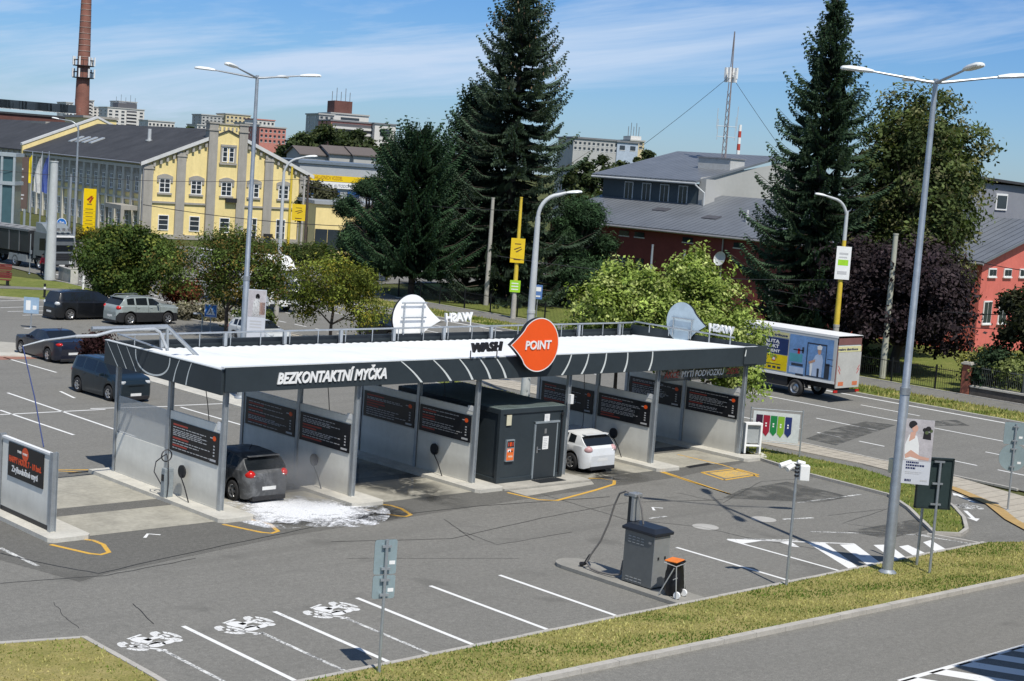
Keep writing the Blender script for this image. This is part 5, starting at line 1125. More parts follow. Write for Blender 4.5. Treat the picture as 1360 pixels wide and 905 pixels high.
# dark board on two posts + poster on lamp side
pA, pB = at(1217, 755), at(1234, 766)
p = thing('advert_poster', 'tall poster of a woman with flowers, bracketed to the right lamp post', 'poster', B0)
PA = FACE-.12; n = Vector((math.cos(PA), math.sin(PA), 0)); rt = Vector((-n.y, n.x, 0))
hz0 = hgt(1214, 643, B0); hz1 = hgt(1216, 557, B0); PW, PH = .78, hz1-hz0
o = rt*.5 + n*.06 + Vector((0, 0, (hz0+hz1)/2)); b = MB(); P = lambda u, v, e=0: o + rt*(u*PW/2) + Vector((0, 0, v*PH/2)) + n*(.02+e)
b.plate([P(-1, -1, -.02), P(1, -1, -.02), P(1, 1, -.02), P(-1, 1, -.02)], n*.02, 0)
SKIN = mat('print_skin', (.62, .36, .27), .6, 0, .05, 3); HAIR = mat('print_hair', (.02, .018, .02), .6); 
b.face([P(-1, -.28, .002), P(1, -.28, .002), P(1, 1, .002), P(-1, 1, .002)], 1)
b.face([P(-.9, -.26, .004), P(.1, -.26, .004), P(.05, .2, .004), P(-.15, .5, .004), P(-.7, .52, .004), P(-.95, .2, .004)], 5)
b.face([P(-.7, .3, .005), P(-.3, .42, .005), P(-.25, .62, .005), P(-.62, .6, .005)], 2)
b.face([P(-.34+.22*math.cos(t), .72+.115*math.sin(t), .006) for t in np.linspace(0, 6.283, 16, endpoint=False)], 2)
b.face([P(-.5+.3*math.cos(t), .83+.125*math.sin(t), .007) for t in np.linspace(.2, 4.4, 14)], 3)
b.face([P(.25, .42, .005), P(.85, .4, .005), P(.8, .62, .005), P(.3, .64, .005)], 3)
for u, v, rr in ((.35, .7, .16), (.6, .74, .2), (.8, .68, .13), (.5, .62, .14)): b.face([P(u+rr*math.cos(t), v+rr*.4*math.sin(t), .007) for t in np.linspace(0, 6.283, 9, endpoint=False)], 3 if rr > .15 else 6)
b.face([P(-.9, -.1, .006), P(-.5, .05, .006), P(.2, -.12, .006), P(.85, -.16, .006), P(.8, -.24, .006), P(.1, -.22, .006), P(-.5, -.16, .006), P(-.85, -.22, .006)], 2)
for u, v, w, h_, mi in ((-.75, -.36, .9, .055, 4), (-.75, -.45, 1.3, .055, 4), (-.75, -.54, .7, .055, 4), (-.75, -.64, 1.2, .02, 7), (-.75, -.69, 1.0, .02, 7), (-.75, -.93, .45, .07, 4), (.35, -.9, .5, .05, 7)):
    uu = u
    while uu < u+w: ww = random.uniform(.06, .16); b.face([P(uu, v, .004), P(min(uu+ww, u+w), v, .004), P(min(uu+ww, u+w), v+h_, .004), P(uu, v+h_, .004)], mi); uu += ww+.03
b.build('poster_sheet', [mat('poster_paper', (.58, .6, .64), .5, 0, .03, 1), mat('poster_photo', (.5, .47, .48), .5, 0, .2, 4), SKIN, HAIR, NAVY, WHITE, mat('print_green', (.1, .13, .06), .6), GPR], p)
b = MB()
for z in (hz1-.5, hz0+.65): b.tube([rt*.15+Vector((0, 0, z)), Vector((0, 0, z))], .03, 6)
b.build('bracket', GALV, p)
p = thing('information_board', 'dark green-grey board on two posts seen from behind, right of the poster', 'board', pB)
dx = pA-pB
for o_ in (Vector((0, 0, 0)), dx): b = MB(); b.tube([o_, o_+Vector((0, 0, hgt(1242, 613, pB)))], .04, 10); b.build('post', GALV, p)
PA2 = FACE+.06; n = Vector((math.cos(PA2), math.sin(PA2), 0)); rt = Vector((-n.y, n.x, 0)); z0, z1 = hgt(1235, 676, pB), hgt(1240, 608, pB); cu = -.1
b = MB(); P = lambda u, v, e=0: rt*(u+cu) + Vector((0, 0, v)) - n*(.07+e)
w = .52; b.plate([P(-w, z0), P(w, z0), P(w, z1), P(-w, z1)], -n*.06, 0); pl = b.build('board', mat('board_dark', (.035, .055, .055), .45, .2, .15, 1.5), p)
b = MB()
for u0, u1, v0, v1 in ((-w, -w+.05, z0, z1), (w-.05, w, z0, z1), (-w, w, z0, z0+.05), (-w, w, z1-.05, z1)): b.plate([P(u0, v0, -.012), P(u1, v0, -.012), P(u1, v1, -.012), P(u0, v1, -.012)], n*.02)
b.build('frame', mat('frame_dark', (.02, .03, .03), .5), pl)
b = MB()
for z in (z0+.15, z0+.75, z1-.1): b.box(tuple(rt*-.03+Vector((0, 0, z))), (.3, .05, .05), 0, Matrix.Rotation(math.atan2(rt.y, rt.x), 3, 'Z'))
b.build('clamp', GALV, pl)
# lamp side box
p = thing('meter_post', 'thin post with a cream box beside the right lamp post', 'post', at(1172, 762)); b = MB(); b.tube([(0, 0, 0), (0, 0, 3.2)], .03, 8); b.build('post', GALVD, p); b = MB(); b.box((0, 0, 3.15), (.2, .2, .42)); b.build('cream_box', mat('cream_plastic', (.62, .58, .42), .5), p, bevel=.02)
# camera post
c0 = at(1044, 782); H = hgt(1062, 613, c0); p = thing('camera_post', 'thin pole with white surveillance cameras and box near the vacuum island', 'camera post', c0)
b = MB(); b.tube([(0, 0, 0), (0, 0, H)], .04, 10); b.lathe([(.1, 0), (.09, .05), (.04, .07)], 10); b.build('pole', GALV, p)
b = MB(); u = Vector((.73, -.68, 0)); b.box(tuple(u*.2+Vector((0, 0, H-.3))), (.26, .26, .42), 0, Matrix.Rotation(CAMR, 3, 'Z')); b.build('box', WHITE, p, bevel=.02)
b = MB()
for k, (s, z) in enumerate(((-1, -.06), (-.6, -.14))):
    b.tube([Vector((0, 0, H+z)), u*s*.22+Vector((0, 0, H+z+.02))], .03, 6); b.tube([u*s*.18+Vector((0, 0, H+z+.02)), u*s*.5+Vector((-.08, -.1, H+z-.08))], [.07, .075], 10)
b.tube([Vector((0, 0, H-.02)), u*.2+Vector((0, 0, H-.06))], [.06, .06], 8)
b.build('camera', WHITE, p)
b = MB()
for k in range(4): b.tube([(0, 0, H-.12-.1*k), (0, 0, H-.07-.1*k)], .06, 10)
b.build('clamp', BLACK, p)
# lamp banner near left triple lamp
p = thing('lamp_poster', 'tall photo poster hanging beside the left triple lamp, above the roof rail', 'poster', B1)
def lp(b, P, rt, n):
    blk(b, P, -.95, .95, -.1, .97, 1); b.face([P(-.5, -.1), P(.5, -.1), P(.4, .5), P(0, .7), P(-.4, .5)], 2); b.face([P(.05+.25*math.cos(t), .72+.12*math.sin(t)) for t in np.linspace(0, 6.283, 12, endpoint=False)], 3); blk(b, P, .3, .9, 0, .5, 4)
    for v in (-.3, -.42, -.54): blk(b, P, -.7, .6, v, v+.05, 5)
zc = hgt(333, 417, B1); flat_sign(p, 'poster_sheet', .78, 2.15, zc, FACE, [mat('poster_paper', (.58, .6, .64), .5), mat('poster_photo', (.5, .47, .48), .5), WHITE, HAIR, SKIN, GPR], lp, x=.52, off=.05)
b = MB(); b.tube([(0, 0, zc+.9), tuple(rt_*.6+Vector((0, 0, zc+.9)))], .03, 6); b.tube([(0, 0, zc-.9), tuple(rt_*.6+Vector((0, 0, zc-.9)))], .03, 6); b.build('bracket', GALV, p)
# bollards
def bollard(label, base, H, ms):
    p = thing('bollard', label, 'bollard', base); b = MB(); b.tube([(0, 0, 0), (0, 0, H*.62)], .08, 10); b.build('post', ms[0], p); b = MB(); b.tube([(0, 0, H*.62), (0, 0, H*.78)], .085, 10); b.build('band', WHITE, p); b = MB(); b.tube([(0, 0, H*.78), (0, 0, H)], .08, 10); b.build('top', ms[0], p)
b0 = at(59, 396); bollard('black bollard with a white band in the lawn at far left', b0, hgt(60, 377, b0), [BLACK])
b0 = at(110, 393); bollard('white marker post in the lawn by the round green tree', b0, hgt(110, 367, b0), [WHITE])
b0 = at(268, 441); p = thing('park_lamp', 'low white path light near the pedestrian crossing sign', 'path light', b0); b = MB(); b.tube([(0, 0, 0), (0, 0, .9), (-.05, .05, 1.05), (-.25, .2, 1.08)], .05, 8); b.build('post', GALVD, p); b = MB(); b.box((-.3, .25, 1.05), (.25, .25, .1)); b.build('lamp_head', WHITE, p, bevel=.03)
# cabinet and wall by the junction
b0 = at(99, 377); p = thing('switch_cabinet', 'pale cabinet at the end of the low grey wall by the junction', 'cabinet', b0, CAMR); b = MB(); b.box((0, 0, .55), (.55, .4, 1.1)); b.build('body', CONCL, p, bevel=.02); b = MB(); b.box((0, 0, 1.13), (.62, .46, .06)); b.build('lid', CONCL, p)
q0, q1 = at(79, 371), at(97, 377); b = MB(); d = (q1-q0).normalized(); nn = Vector((-d.y, d.x, 0))*.1
for k in range(3): b.prism([(q0.lerp(q1, k/3+.01)+nn).xy, (q0.lerp(q1, k/3+.01)-nn).xy, (q0.lerp(q1, (k+1)/3-.01)-nn).xy, (q0.lerp(q1, (k+1)/3-.01)+nn).xy], 0, .95)
b.prism([(q0+nn*1.3).xy, (q0-nn*1.3).xy, (q1-nn*1.3).xy, (q1+nn*1.3).xy], .95, 1.02); o = b.build('low_wall', mat('grey_wall', (.36, .35, .33), .85)); tag(o, 'low grey panel wall at the kerb beside the pale cabinet', 'wall')
# red benches at far left
for k, (bx, by) in enumerate(((2, 380), (3, 368))):
    b0 = at(bx, by); p = thing('park_bench', ('nearer' if k == 0 else 'farther')+' dark red bench at the left edge of the lawn', 'bench', b0, CAMR); DR = mat('bench_red', (.16, .03, .025), .6)
    b = MB()
    for j in range(3): b.box((-.3, -.15+j*.15, .45), (1.8, .12, .05))
    b.build('seat', DR, p); b = MB()
    for j in range(3): b.box((-.3, .28+j*.04, .6+j*.14), (1.8, .05, .12))
    b.build('backrest', DR, p)
    for s in (-1.0, .4): b = MB(); b.box((s, .05, .22), (.08, .5, .44)); b.build('leg', BLACK, p)
# pylon sign, billboard, flags, glass box
b0 = at(118, 316); Hp = hgt(122, 251, b0); p = thing('pylon_sign', 'tall yellow pylon sign with dark text lines by the yellow building', 'sign', b0)
wP = .85*(hgt(120, 316, b0)*0+1); n = Vector((math.cos(FACE), math.sin(FACE), 0)); rt = Vector((-n.y, n.x, 0)); dep = math.hypot(b0.x, b0.y); WP_ = 15.5/FP*dep
b = MB(); P = lambda u, v, e=0: rt*(u*WP_/2)+Vector((0, 0, v))+n*e
b.plate([P(-1, .3), P(1, .3), P(1, Hp), P(-1, Hp)], n*.3, 0); e = .305
for u0, v0, u1, v1 in ((-.5, -1.2, .4, -.75), (-.15, -1.45, .55, -.9)): b.face([P(u0, Hp+v0, e), P(u0+.3, Hp+v0-.12, e), P(u1+.15, Hp+v1, e), P(u1-.2, Hp+v1, e)], 1)
b.face([P(-.4, Hp-1.75, e), P(.4, Hp-1.75, e), P(.4, Hp-1.6, e), P(-.4, Hp-1.6, e)], 2)
for k in range(9):
    v = Hp-2.25-k*.4; w = random.uniform(.45, .8); b.face([P(-w, v, e), P(w, v, e), P(w, v+.1, e), P(-w, v+.1, e)], 2); b.face([P(-.98, v-.15, e), P(.98, v-.15, e), P(.98, v-.13, e), P(-.98, v-.13, e)], 2)
b.build('panel', [mat('pylon_yellow', (.85, .58, .0), .4, 0, .04, 1), mat('pylon_red', (.35, .05, .01), .5), mat('pylon_print', (.3, .2, .02), .5)], p); b = MB(); b.tube([(0, 0, 0), (0, 0, .4)], .15, 8); b.build('base', CONC, p)
b0 = at(24, 325); p = thing('billboard', 'brown billboard seen edge-on at the left behind the lorry', 'billboard', b0); zt, zb = hgt(24, 208, b0), hgt(24, 277, b0); dep = math.hypot(b0.x, b0.y); w = 20/FP*dep
b = MB(); P = lambda u, v, e=0: rt*(u*w/2)+Vector((0, 0, v))+n*e
b.plate([P(-1, zb), P(1, zb+.0), P(1, zt), P(-1, zt)], n*.2, 0)
for v, w0 in ((.75, .4), (.6, .5), (.45, .3), (.25, .6), (.18, .5)): b.face([P(-.1, zb+(zt-zb)*v, .205), P(w0, zb+(zt-zb)*v, .205), P(w0, zb+(zt-zb)*(v+.03), .205), P(-.1, zb+(zt-zb)*(v+.03), .205)], 1)
b.build('panel', [mat('billboard_brown', (.12, .085, .07), .6, 0, .1, .8), GPR], p); b = MB()
for u in (-.7, .7): b.tube([P(u, 0, .1), P(u, zb, .1)], .12, 8)
b.build('post', GALVD, p)
for k, (px, c, lb) in enumerate(((40, (.75, .6, .02), 'yellow flag on a pole beside the brown billboard'), (53, (.55, .56, .55), 'white flag on a pole between the yellow and blue flags'), (62, (.06, .1, .32), 'blue flag on a pole next to the white column'))):
    b0 = at(px-1, 318-2*k); p = thing('flag', lb, 'flag', b0, 0, 'flags by the billboard'); zt = hgt(px+2, 206, b0); zb = hgt(px, 244 if k == 0 else 258, b0); b = MB(); b.tube([(0, 0, 0), (0, 0, zt+.4)], [.09, .05], 8); b.build('pole', GALV, p)
    b = MB(); nx, nz = 8, 12; ww = 1.0 if k == 0 else .8; V = []; F = []
    for i in range(nx+1):
        for j in range(nz+1):
            f, g_ = i/nx, j/nz; sw = ww*(.35+.65*math.sin(min(1, g_*1.3)*math.pi*.6)); V.append(rt*(-f*sw)+n*(.12*math.sin(f*9+g_*4))+Vector((0, 0, zt+(zb-zt)*(g_*(1-.06*f)+.12*f*(1-g_)))))
    for i in range(nx):
        for j in range(nz): F.append((i*(nz+1)+j, (i+1)*(nz+1)+j, (i+1)*(nz+1)+j+1, i*(nz+1)+j+1))
    b.add(V, F); b.build('cloth', mat('flag_cloth_%d' % k, c, .8, 0, .25, 1.2), p, smooth=True)
# overhead wires: each span its own object
WIRE = mat('wire', (.03, .03, .032), .6)
def wire(a, c, sag, lb, r=.022):
    b = MB(); b.tube([a.lerp(c, t)-Vector((0, 0, 4*sag*t*(1-t))) for t in np.linspace(0, 1, 14)], r, 4); o = b.build('overhead_wire', WIRE); tag(o, lb, 'wire', 'overhead wires')
pt = lambda px, py, D: far(px, py, D)
wire(pt(-10, 225, 150), pt(405, 238, 150), .6, 'upper wire crossing the yellow facade'); wire(pt(190, 272, 140), pt(660, 300, 125), .8, 'middle wire crossing the yellow facade', .03); wire(pt(400, 245, 140), pt(690, 280, 112), .5, 'wire through the dark conifers')
wire(pt(1020, 384, 104), pt(1400, 420, 92), .4, 'upper wire in front of the copper beech'); wire(pt(1020, 400, 104), pt(1400, 440, 92), .4, 'lower wire in front of the copper beech'); wire(pt(1292, 346, 96), pt(1400, 364, 90), .1, 'wire across the coral gable'); wire(pt(660, 340, 112), pt(1110, 372, 98), .5, 'wire in front of the red building')
# black railing and brick pillars
def railing(label, pts, H, gap, m, bottom=.12, name='railing', posts=2.9):
    p = thing(name, label, 'railing', pts[0]); o = Vector(pts[0]); b = MB(); pb = MB()
    for i in range(len(pts)-1):
        a, c = Vector(pts[i])-o, Vector(pts[i+1])-o; L_ = (c-a).length; d = (c-a)/L_
        b.tube([a+Vector((0, 0, bottom)), c+Vector((0, 0, bottom))], .022, 4); b.tube([a+Vector((0, 0, H-.12)), c+Vector((0, 0, H-.12))], .022, 4)
        for k in range(int(L_/gap)): q = a+d*k*gap; b.tube([q+Vector((0, 0, bottom)), q+Vector((0, 0, H))], .011, 4, caps=False)
        for k in range(int(L_/posts)+1): q = a+d*k*posts; pb.box((q.x, q.y, H/2+.05), (.08, .08, H+.1))
    b.build('bars', m, p); pb.build('posts', m, p); return p
BLKM = mat('black_railing', (.012, .013, .014), .5, .2, .1, 2)
railing('long black metal railing along the far pavement before the conifers', [(78.9, 97.4, .05), (78.6, 92, .05), (78.5, 46.9, .05)], 1.35, .14, BLKM)
BRICK = None
def brickmat(name, c1, c2, sc=4.):
    m, nt, b, out = nodes(name); v = coord(nt); t = nt.nodes.new('ShaderNodeTexBrick'); t.inputs['Scale'].default_value = sc; t.inputs['Color1'].default_value = (*c1, 1); t.inputs['Color2'].default_value = (*c2, 1); t.inputs['Mortar'].default_value = (.3, .27, .23, 1); t.inputs['Mortar Size'].default_value = .015
    mp = nt.nodes.new('ShaderNodeVectorMath'); mp.operation = 'DOT_PRODUCT'; mp.inputs[1].default_value = (1, 1, 0); sp = nt.nodes.new('ShaderNodeSeparateXYZ'); cb = nt.nodes.new('ShaderNodeCombineXYZ')
    nt.links.new(v, mp.inputs[0]); nt.links.new(v, sp.inputs[0]); nt.links.new(mp.outputs['Value'], cb.inputs[0]); nt.links.new(sp.outputs[2], cb.inputs[1]); nt.links.new(cb.outputs[0], t.inputs['Vector'])
    n = noise(nt, .5, 4, .6, v); nt.links.new(mix(nt, .6, t.outputs[0], ramp(nt, n.outputs[0], [(.3, tuple(k*.6 for k in c1)), (.7, c2)]).outputs[0]), b.inputs['Base Color']); b.inputs['Roughness'].default_value = .85; return m
BRICK = brickmat('brick_red', (.28, .075, .045), (.38, .12, .07))
pr = thing('gate_pillar', 'red brick gate pillar with pale cap at the end of the black railing', 'pillar', (78.7, 46.6, .05)); b = MB(); b.box((0, 0, .85), (.5, .5, 1.7)); b.build('shaft', BRICK, pr); b = MB(); b.box((0, 0, 1.74), (.66, .66, .1)); b.box((0, 0, 1.82), (.5, .5, .07)); b.build('cap', CONC, pr, bevel=.02)
b = MB(); b.span((78.5, 30, 0), (78.85, 46.3, .55), 0); b.span((78.45, 30, .55), (78.9, 46.3, .65), 1); o = b.build('garden_wall', [mat('rubble_wall', (.1, .09, .08), .9, 0, .35, 3, .5), CONCL]); tag(o, 'low rough stone wall with a pale coping right of the brick pillar', 'wall')
railing('close-set grey palisade on the low stone wall', [(78.68, 46.2, .6), (78.68, 30, .6)], 1.15, .115, mat('grey_palisade', (.1, .11, .11), .5, .3), .08, posts=3)
# vacuum island
isl = [at(*q) for q in ((742, 750), (752, 745), (800, 747), (913, 795), (893, 802), (765, 762))]
ix0, ix1 = 30.5, 31.6; b = MB(); pts = [(ix0, 25.6)] + [(ix1, 25.6)] + [(31.05+.55*math.cos(t), 29.85+.55*math.sin(t)) for t in np.linspace(0, math.pi, 10)]; b.prism(pts, -.02, .1); b.build('vacuum_island', mat('island_concrete', (.27, .26, .23), .85, 0, .15, 1.5, .2), kind='structure', bevel=.03)
v0 = at(864, 784, .1)
p = thing('vacuum_station', 'grey steel vacuum cleaner station with dark lid and hanging hose on its island', 'vacuum station', (v0.x+.3, v0.y+.56, .1))
VG = mat('vacuum_grey', (.17, .18, .18), .4, .5, .1, 1); VG2 = mat('vacuum_side', (.33, .34, .34), .4, .4, .1, 1)
b = MB(); b.span((-.3, -.56, .02), (.3, .5, 1.42)); bd = b.build('cabinet', VG, p, bevel=.02)
b = MB(); b.span((-.305, -.575, .05), (.305, -.555, 1.4)); b.build('front_panel', VG2, bd, bevel=.006)
b = MB(); pts = [(-.38, -.64, 1.42), (.38, -.64, 1.42), (.38, .56, 1.42), (-.38, .56, 1.42)]; b.prism([(q[0], q[1]) for q in pts], 1.42, 1.5); b.add([(-.38, -.64, 1.5), (.38, -.64, 1.5), (.38, .56, 1.5), (-.38, .56, 1.5), (-.26, -.5, 1.6), (.26, -.5, 1.6), (.26, .44, 1.6), (-.26, .44, 1.6)], [(0, 1, 5, 4), (1, 2, 6, 5), (2, 3, 7, 6), (3, 0, 4, 7), (4, 5, 6, 7)]); b.build('lid', mat('lid_dark', (.018, .022, .03), .35, 0, .1, 1), p, bevel=.03)
b = MB()
for (y0, z0) in ((.05, 1.12), (.05, .1)):
    for i in range(4):
        for j in range(3):
            if z0 < .5 and j == 2: continue
            b.box((-.305, y0-.25+i*.15+.05, z0+j*.075), (.02, .1, .02), 0)
b.build('louvre', mat('louvre', (.4, .41, .41), .4, .4), bd)
b = MB(); b.box((-.306, -.42, 1.22), (.012, .1, .06)); b.build('badge', SILVER, bd); b = MB()
for x in (-.12, .14): b.box((x, -.582, .82), (.05, .02, .07))
b.build('latch', BLACK, bd)
b = MB(); b.span((-.1, .52, 0), (.14, .64, 2.28)); b.build('mast', mat('mast_dark', (.03, .035, .038), .45, .3), p); b = MB(); b.span((-.12, .42, 1.6), (.16, .53, 2.3)); b.box((.02, .52, 2.3), (.3, .26, .1)); b.tube([(.02, .55, 2.26), (-.05, .85, 2.24)], .05, 8); b.build('mast_head', VG2, p, bevel=.02)
HOSE = mat('ribbed_hose', (.16, .15, .14), .5, 0, .2, 20)
b = MB(); b.tube([(0.02, .55, 2.3), (-.1, .75, 2.36), (-.1, .98, 2.25), (-.12, 1.12, 1.9), (-.14, 1.25, 1.4), (-.2, 1.45, .85), (-.25, 1.72, .42), (-.3, 1.82, .2), (-.3, 1.65, .06), (-.35, 1.3, .05), (-.3, .85, .07), (-.2, .64, .12), (-.15, .62, .5)], .028, 8); b.tube([(.05, .5, 2.34), (-.08, .3, 2.28), (-.1, .15, 2.0), (-.05, .1, 1.6)], .026, 8); b.build('hose', HOSE, p, smooth=True)
b = MB(); b.tube([(-.25, 1.75, .4), (-.2, 1.95, .12), (-.22, 2.1, .06)], [.04, .05, .07], 8); b.build('nozzle', BLACK, p)
# litter stand
p = thing('litter_stand', 'wire litter stand with an orange lid and black sack beside the vacuum station', 'litter bin', tuple(at(893, 792, .1)), R(15))
b = MB()
for x in (-.24, .24): b.tube([(x, -.22, 0), (x, -.16, .85), (x, .2, .9)], .016, 6); b.tube([(x, .3, 0), (x, -.1, .8)], .016, 6)
b.tube([(-.24, -.1, .5), (.24, -.1, .5)], .014, 6); b.tube([(-.24, -.16, .85), (.24, -.16, .85)], .014, 6); b.build('frame', mat('stand_frame', (.5, .5, .48), .4, .4), p)
b = MB(); b.box((0, .02, .95), (.46, .36, .04)); b.build('lid', mat('lid_orange', (.75, .2, .03), .5), p, bevel=.02)
b = MB(); pr_s = [(.05, .02), (.2, .03), (.24, .15), (.21, .35), (.2, .6), (.17, .8), (.21, .9)]; n_s = 20; V = []; F = []
for r_, z in pr_s:
    for k in range(n_s): t = 2*math.pi*k/n_s; rr = r_*1.25*(1+.1*math.sin(5*t+z*6)+.06*math.sin(9*t+z*3)); V.append((.16+rr*math.cos(t), .05+rr*.9*math.sin(t), z))
for i in range(len(pr_s)-1):
    for k in range(n_s): F.append((i*n_s+k, i*n_s+(k+1) % n_s, (i+1)*n_s+(k+1) % n_s, (i+1)*n_s+k))
b.add(V, F); b.build('sack', mat('sack_black', (.012, .012, .014), .3, 0, .2, 3), p, smooth=True)
b = MB()
for s in (-1, 1): M = Matrix.Translation((s*.2, -.22, .1)) @ Matrix.Rotation(R(90), 4, 'Y'); b.lathe([(0, -.03), (.09, -.03), (.1, 0), (.09, .03), (0, .03)], 14, 0, M)
b.build('wheel', WHITE, p)
# pedestrian by the lorry
def skin_chain(name, verts, edges, radii, m, parent, sub=2):
    me = bpy.data.meshes.new(name); me.from_pydata(verts, edges, []); me.update(); o = bpy.data.objects.new(name, me); COL.objects.link(o); o.parent = parent
    s = o.modifiers.new('skin', 'SKIN'); 
    if not me.skin_vertices: me.attributes  # layer is created with the modifier
    for i, r_ in enumerate(radii): me.skin_vertices[0].data[i].radius = (r_, r_); me.skin_vertices[0].data[i].use_root = (i == 0)
    d = o.modifiers.new('sub', 'SUBSURF'); d.levels = sub; d.render_levels = sub; me.materials.append(m); return o
def person():
    q = at(56, 367); p = thing('person', 'person in a red jacket and dark trousers walking in front of the lorry', 'person', q, CAMR+math.pi)
    SK = mat('skin', (.5, .3, .21), .6); RJ = mat('jacket_red', (.55, .03, .05), .8, 0, .15, 4); DT = mat('trousers_dark', (.03, .032, .04), .85, 0, .15, 4)
    body_v = [(0, 0, .92), (0, 0, 1.15), (.01, 0, 1.36), (.03, 0, 1.47), (.04, 0, 1.55), (.05, 0, 1.66), (0, -.19, 1.38), (-.06, -.24, 1.12), (.04, -.25, .9), (0, .19, 1.38), (.05, .24, 1.12), (.16, .23, .92), (0, -.1, .88), (.12, -.1, .5), (.1, -.1, .08), (.22, -.1, .04), (0, .1, .88), (-.06, .1, .48), (-.24, .1, .1), (-.13, .1, .04)]
    ed = [(0, 1), (1, 2), (2, 3), (3, 4), (4, 5), (2, 6), (6, 7), (7, 8), (2, 9), (9, 10), (10, 11), (0, 12), (12, 13), (13, 14), (14, 15), (0, 16), (16, 17), (17, 18), (18, 19)]
    rd = [.13, .13, .14, .055, .085, .095, .06, .045, .035, .06, .045, .035, .09, .06, .045, .035, .09, .06, .045, .035]
    skin_chain('body', body_v, ed, rd, SK, p)
    skin_chain('jacket', [(0, 0, .86), (0, 0, 1.15), (0, 0, 1.38), (0, 0, 1.45), (0, -.19, 1.39), (-.06, -.25, 1.12), (.03, -.25, .95), (0, .19, 1.39), (.05, .25, 1.12), (.14, .24, .97)], [(0, 1), (1, 2), (2, 3), (2, 4), (4, 5), (5, 6), (2, 7), (7, 8), (8, 9)], [.17, .165, .165, .08, .085, .068, .055, .085, .068, .055], RJ, p)
    skin_chain('trousers', [(0, 0, .95), (0, -.1, .86), (.12, -.1, .5), (.1, -.1, .1), (0, .1, .86), (-.06, .1, .48), (-.23, .1, .13)], [(0, 1), (1, 2), (2, 3), (0, 4), (4, 5), (5, 6)], [.14, .11, .08, .065, .11, .08, .065], DT, p)
    skin_chain('hair', [(.02, 0, 1.72), (-.02, 0, 1.68), (-.04, 0, 1.6)], [(0, 1), (1, 2)], [.07, .1, .07], mat('hair_dark', (.03, .02, .015), .7), p)
    b = MB()
    for s in (-1, 1): b.box((.14, s*.035, 1.66), (.012, .02, .012), 1)
    b.box((.15, 0, 1.625), (.03, .02, .035)); b.box((.137, 0, 1.585), (.012, .05, .012), 2); b.build('face', [SK, BLACK, RED], p)
person()
# ---------- buildings ----------
YEL = mat('yellow_render', (.84, .68, .31), .8, 0, .09, .35, streak=.22); PIL = mat('grey_render', (.36, .34, .3), .8, 0, .12, .8, streak=.3); ROOFD = mat('bitumen_roof', (.05, .051, .055), .8, 0, .3, .35, streak=.4); WINW = WHITE; WG = glass('window_glass', (.03, .04, .05), .1); GUT = mat('gutter', (.3, .3, .31), .5, .3)
def local(p_, fn): return fn
def window(parent, u, z, w, h_, T, arch=True, mull=2, surround=True, rev=.12, m=WINW, sill=True, sur=None):
    """T(u, v, z): building frame to local point, v outwards"""
    b = MB(); q = lambda u0, u1, z0, z1, v0, v1, mi=0: b.add([T(a, c, e) for e in (z0, z1) for c in (v0, v1) for a in (u0, u1)], [(0, 2, 3, 1), (4, 5, 7, 6), (0, 1, 5, 4), (2, 6, 7, 3), (0, 4, 6, 2), (1, 3, 7, 5)], mi)
    f = .09
    q(u, u+f, z, z+h_, .0, .07); q(u+w-f, u+w, z, z+h_, 0, .07); q(u+f, u+w-f, z, z+f, 0, .07); q(u+f, u+w-f, z+h_-f, z+h_, 0, .07)
    for k in range(1, mull): q(u+w*k/mull-.045, u+w*k/mull+.045, z+f, z+h_-f, .0, .065)
    for k in (.36, .68): q(u+f, u+w-f, z+h_*k-.03, z+h_*k+.03, .0, .06)
    fr = b.build('window', m, parent)
    b = MB(); b.face([T(u+f, .02, z+f), T(u+w-f, .02, z+f), T(u+w-f, .02, z+h_-f), T(u+f, .02, z+h_-f)]); b.build('pane', WG, fr)
    if surround:
        b = MB(); n = 10; e = .28
        if arch:
            pts = [(u-e+(w+2*e)*i/n, z+h_+.1+.28*math.sin(math.pi*i/n)) for i in range(n+1)]
            for i in range(n):
                (a, za), (c, zc_) = pts[i], pts[i+1]; b.add([T(a, 0, z+h_), T(c, 0, z+h_), T(c, .12, z+h_), T(a, .12, z+h_), T(a, 0, za+.15), T(c, 0, zc_+.15), T(c, .12, zc_+.15), T(a, .12, za+.15)], [(0, 3, 2, 1), (4, 5, 6, 7), (3, 7, 6, 2), (0, 1, 5, 4), (1, 2, 6, 5), (0, 4, 7, 3)])
            for s0 in (u-e, u+w+.05): q(s0, s0+e-.05, z+h_-.45, z+h_, 0, .1)
        q(u-.2, u+w+.2, z-.22, z, 0, .16); b.build('window_surround', sur or PIL, fr)
    return fr
# yellow gabled building
fd = Vector((.98164655, -.19070931, 0)); fn = Vector((.19070931, .98164655, 0)); YO = Vector((91.75, 159.72, 0))
yb = thing('yellow_building', 'yellow gabled brick-era hall with grey pilasters and a stepped tower front', 'building', YO)
def TF(u, v, z): return tuple(fd*u - fn*v + Vector((0, 0, z)))
def TS(u, v, z): return tuple(fn*u - fd*v + Vector((0, 0, z)))   # left side, u = depth
W_, D_, EA, RD = 20.0, 49.0, 8.45, 12.55; UM = 9.65; slope = (RD-EA)/UM
def rfz(u): return RD - abs(u-UM)*slope
b = MB(); pg = [(0, 0), (W_, 0), (W_, rfz(W_)), (UM, RD), (0, EA)]
b.face([TF(u, 0, z) for u, z in pg]); b.face([tuple(Vector(TF(u, 0, z))+fn*D_) for u, z in pg][::-1]); b.face([TS(D_, 0, 0), TS(0, 0, 0), TS(0, 0, EA), TS(D_, 0, EA)]); b.face([tuple(Vector(TS(q, 0, z))+fd*W_) for q, z in ((0, 0), (D_, 0), (D_, rfz(W_)), (0, rfz(W_)))])
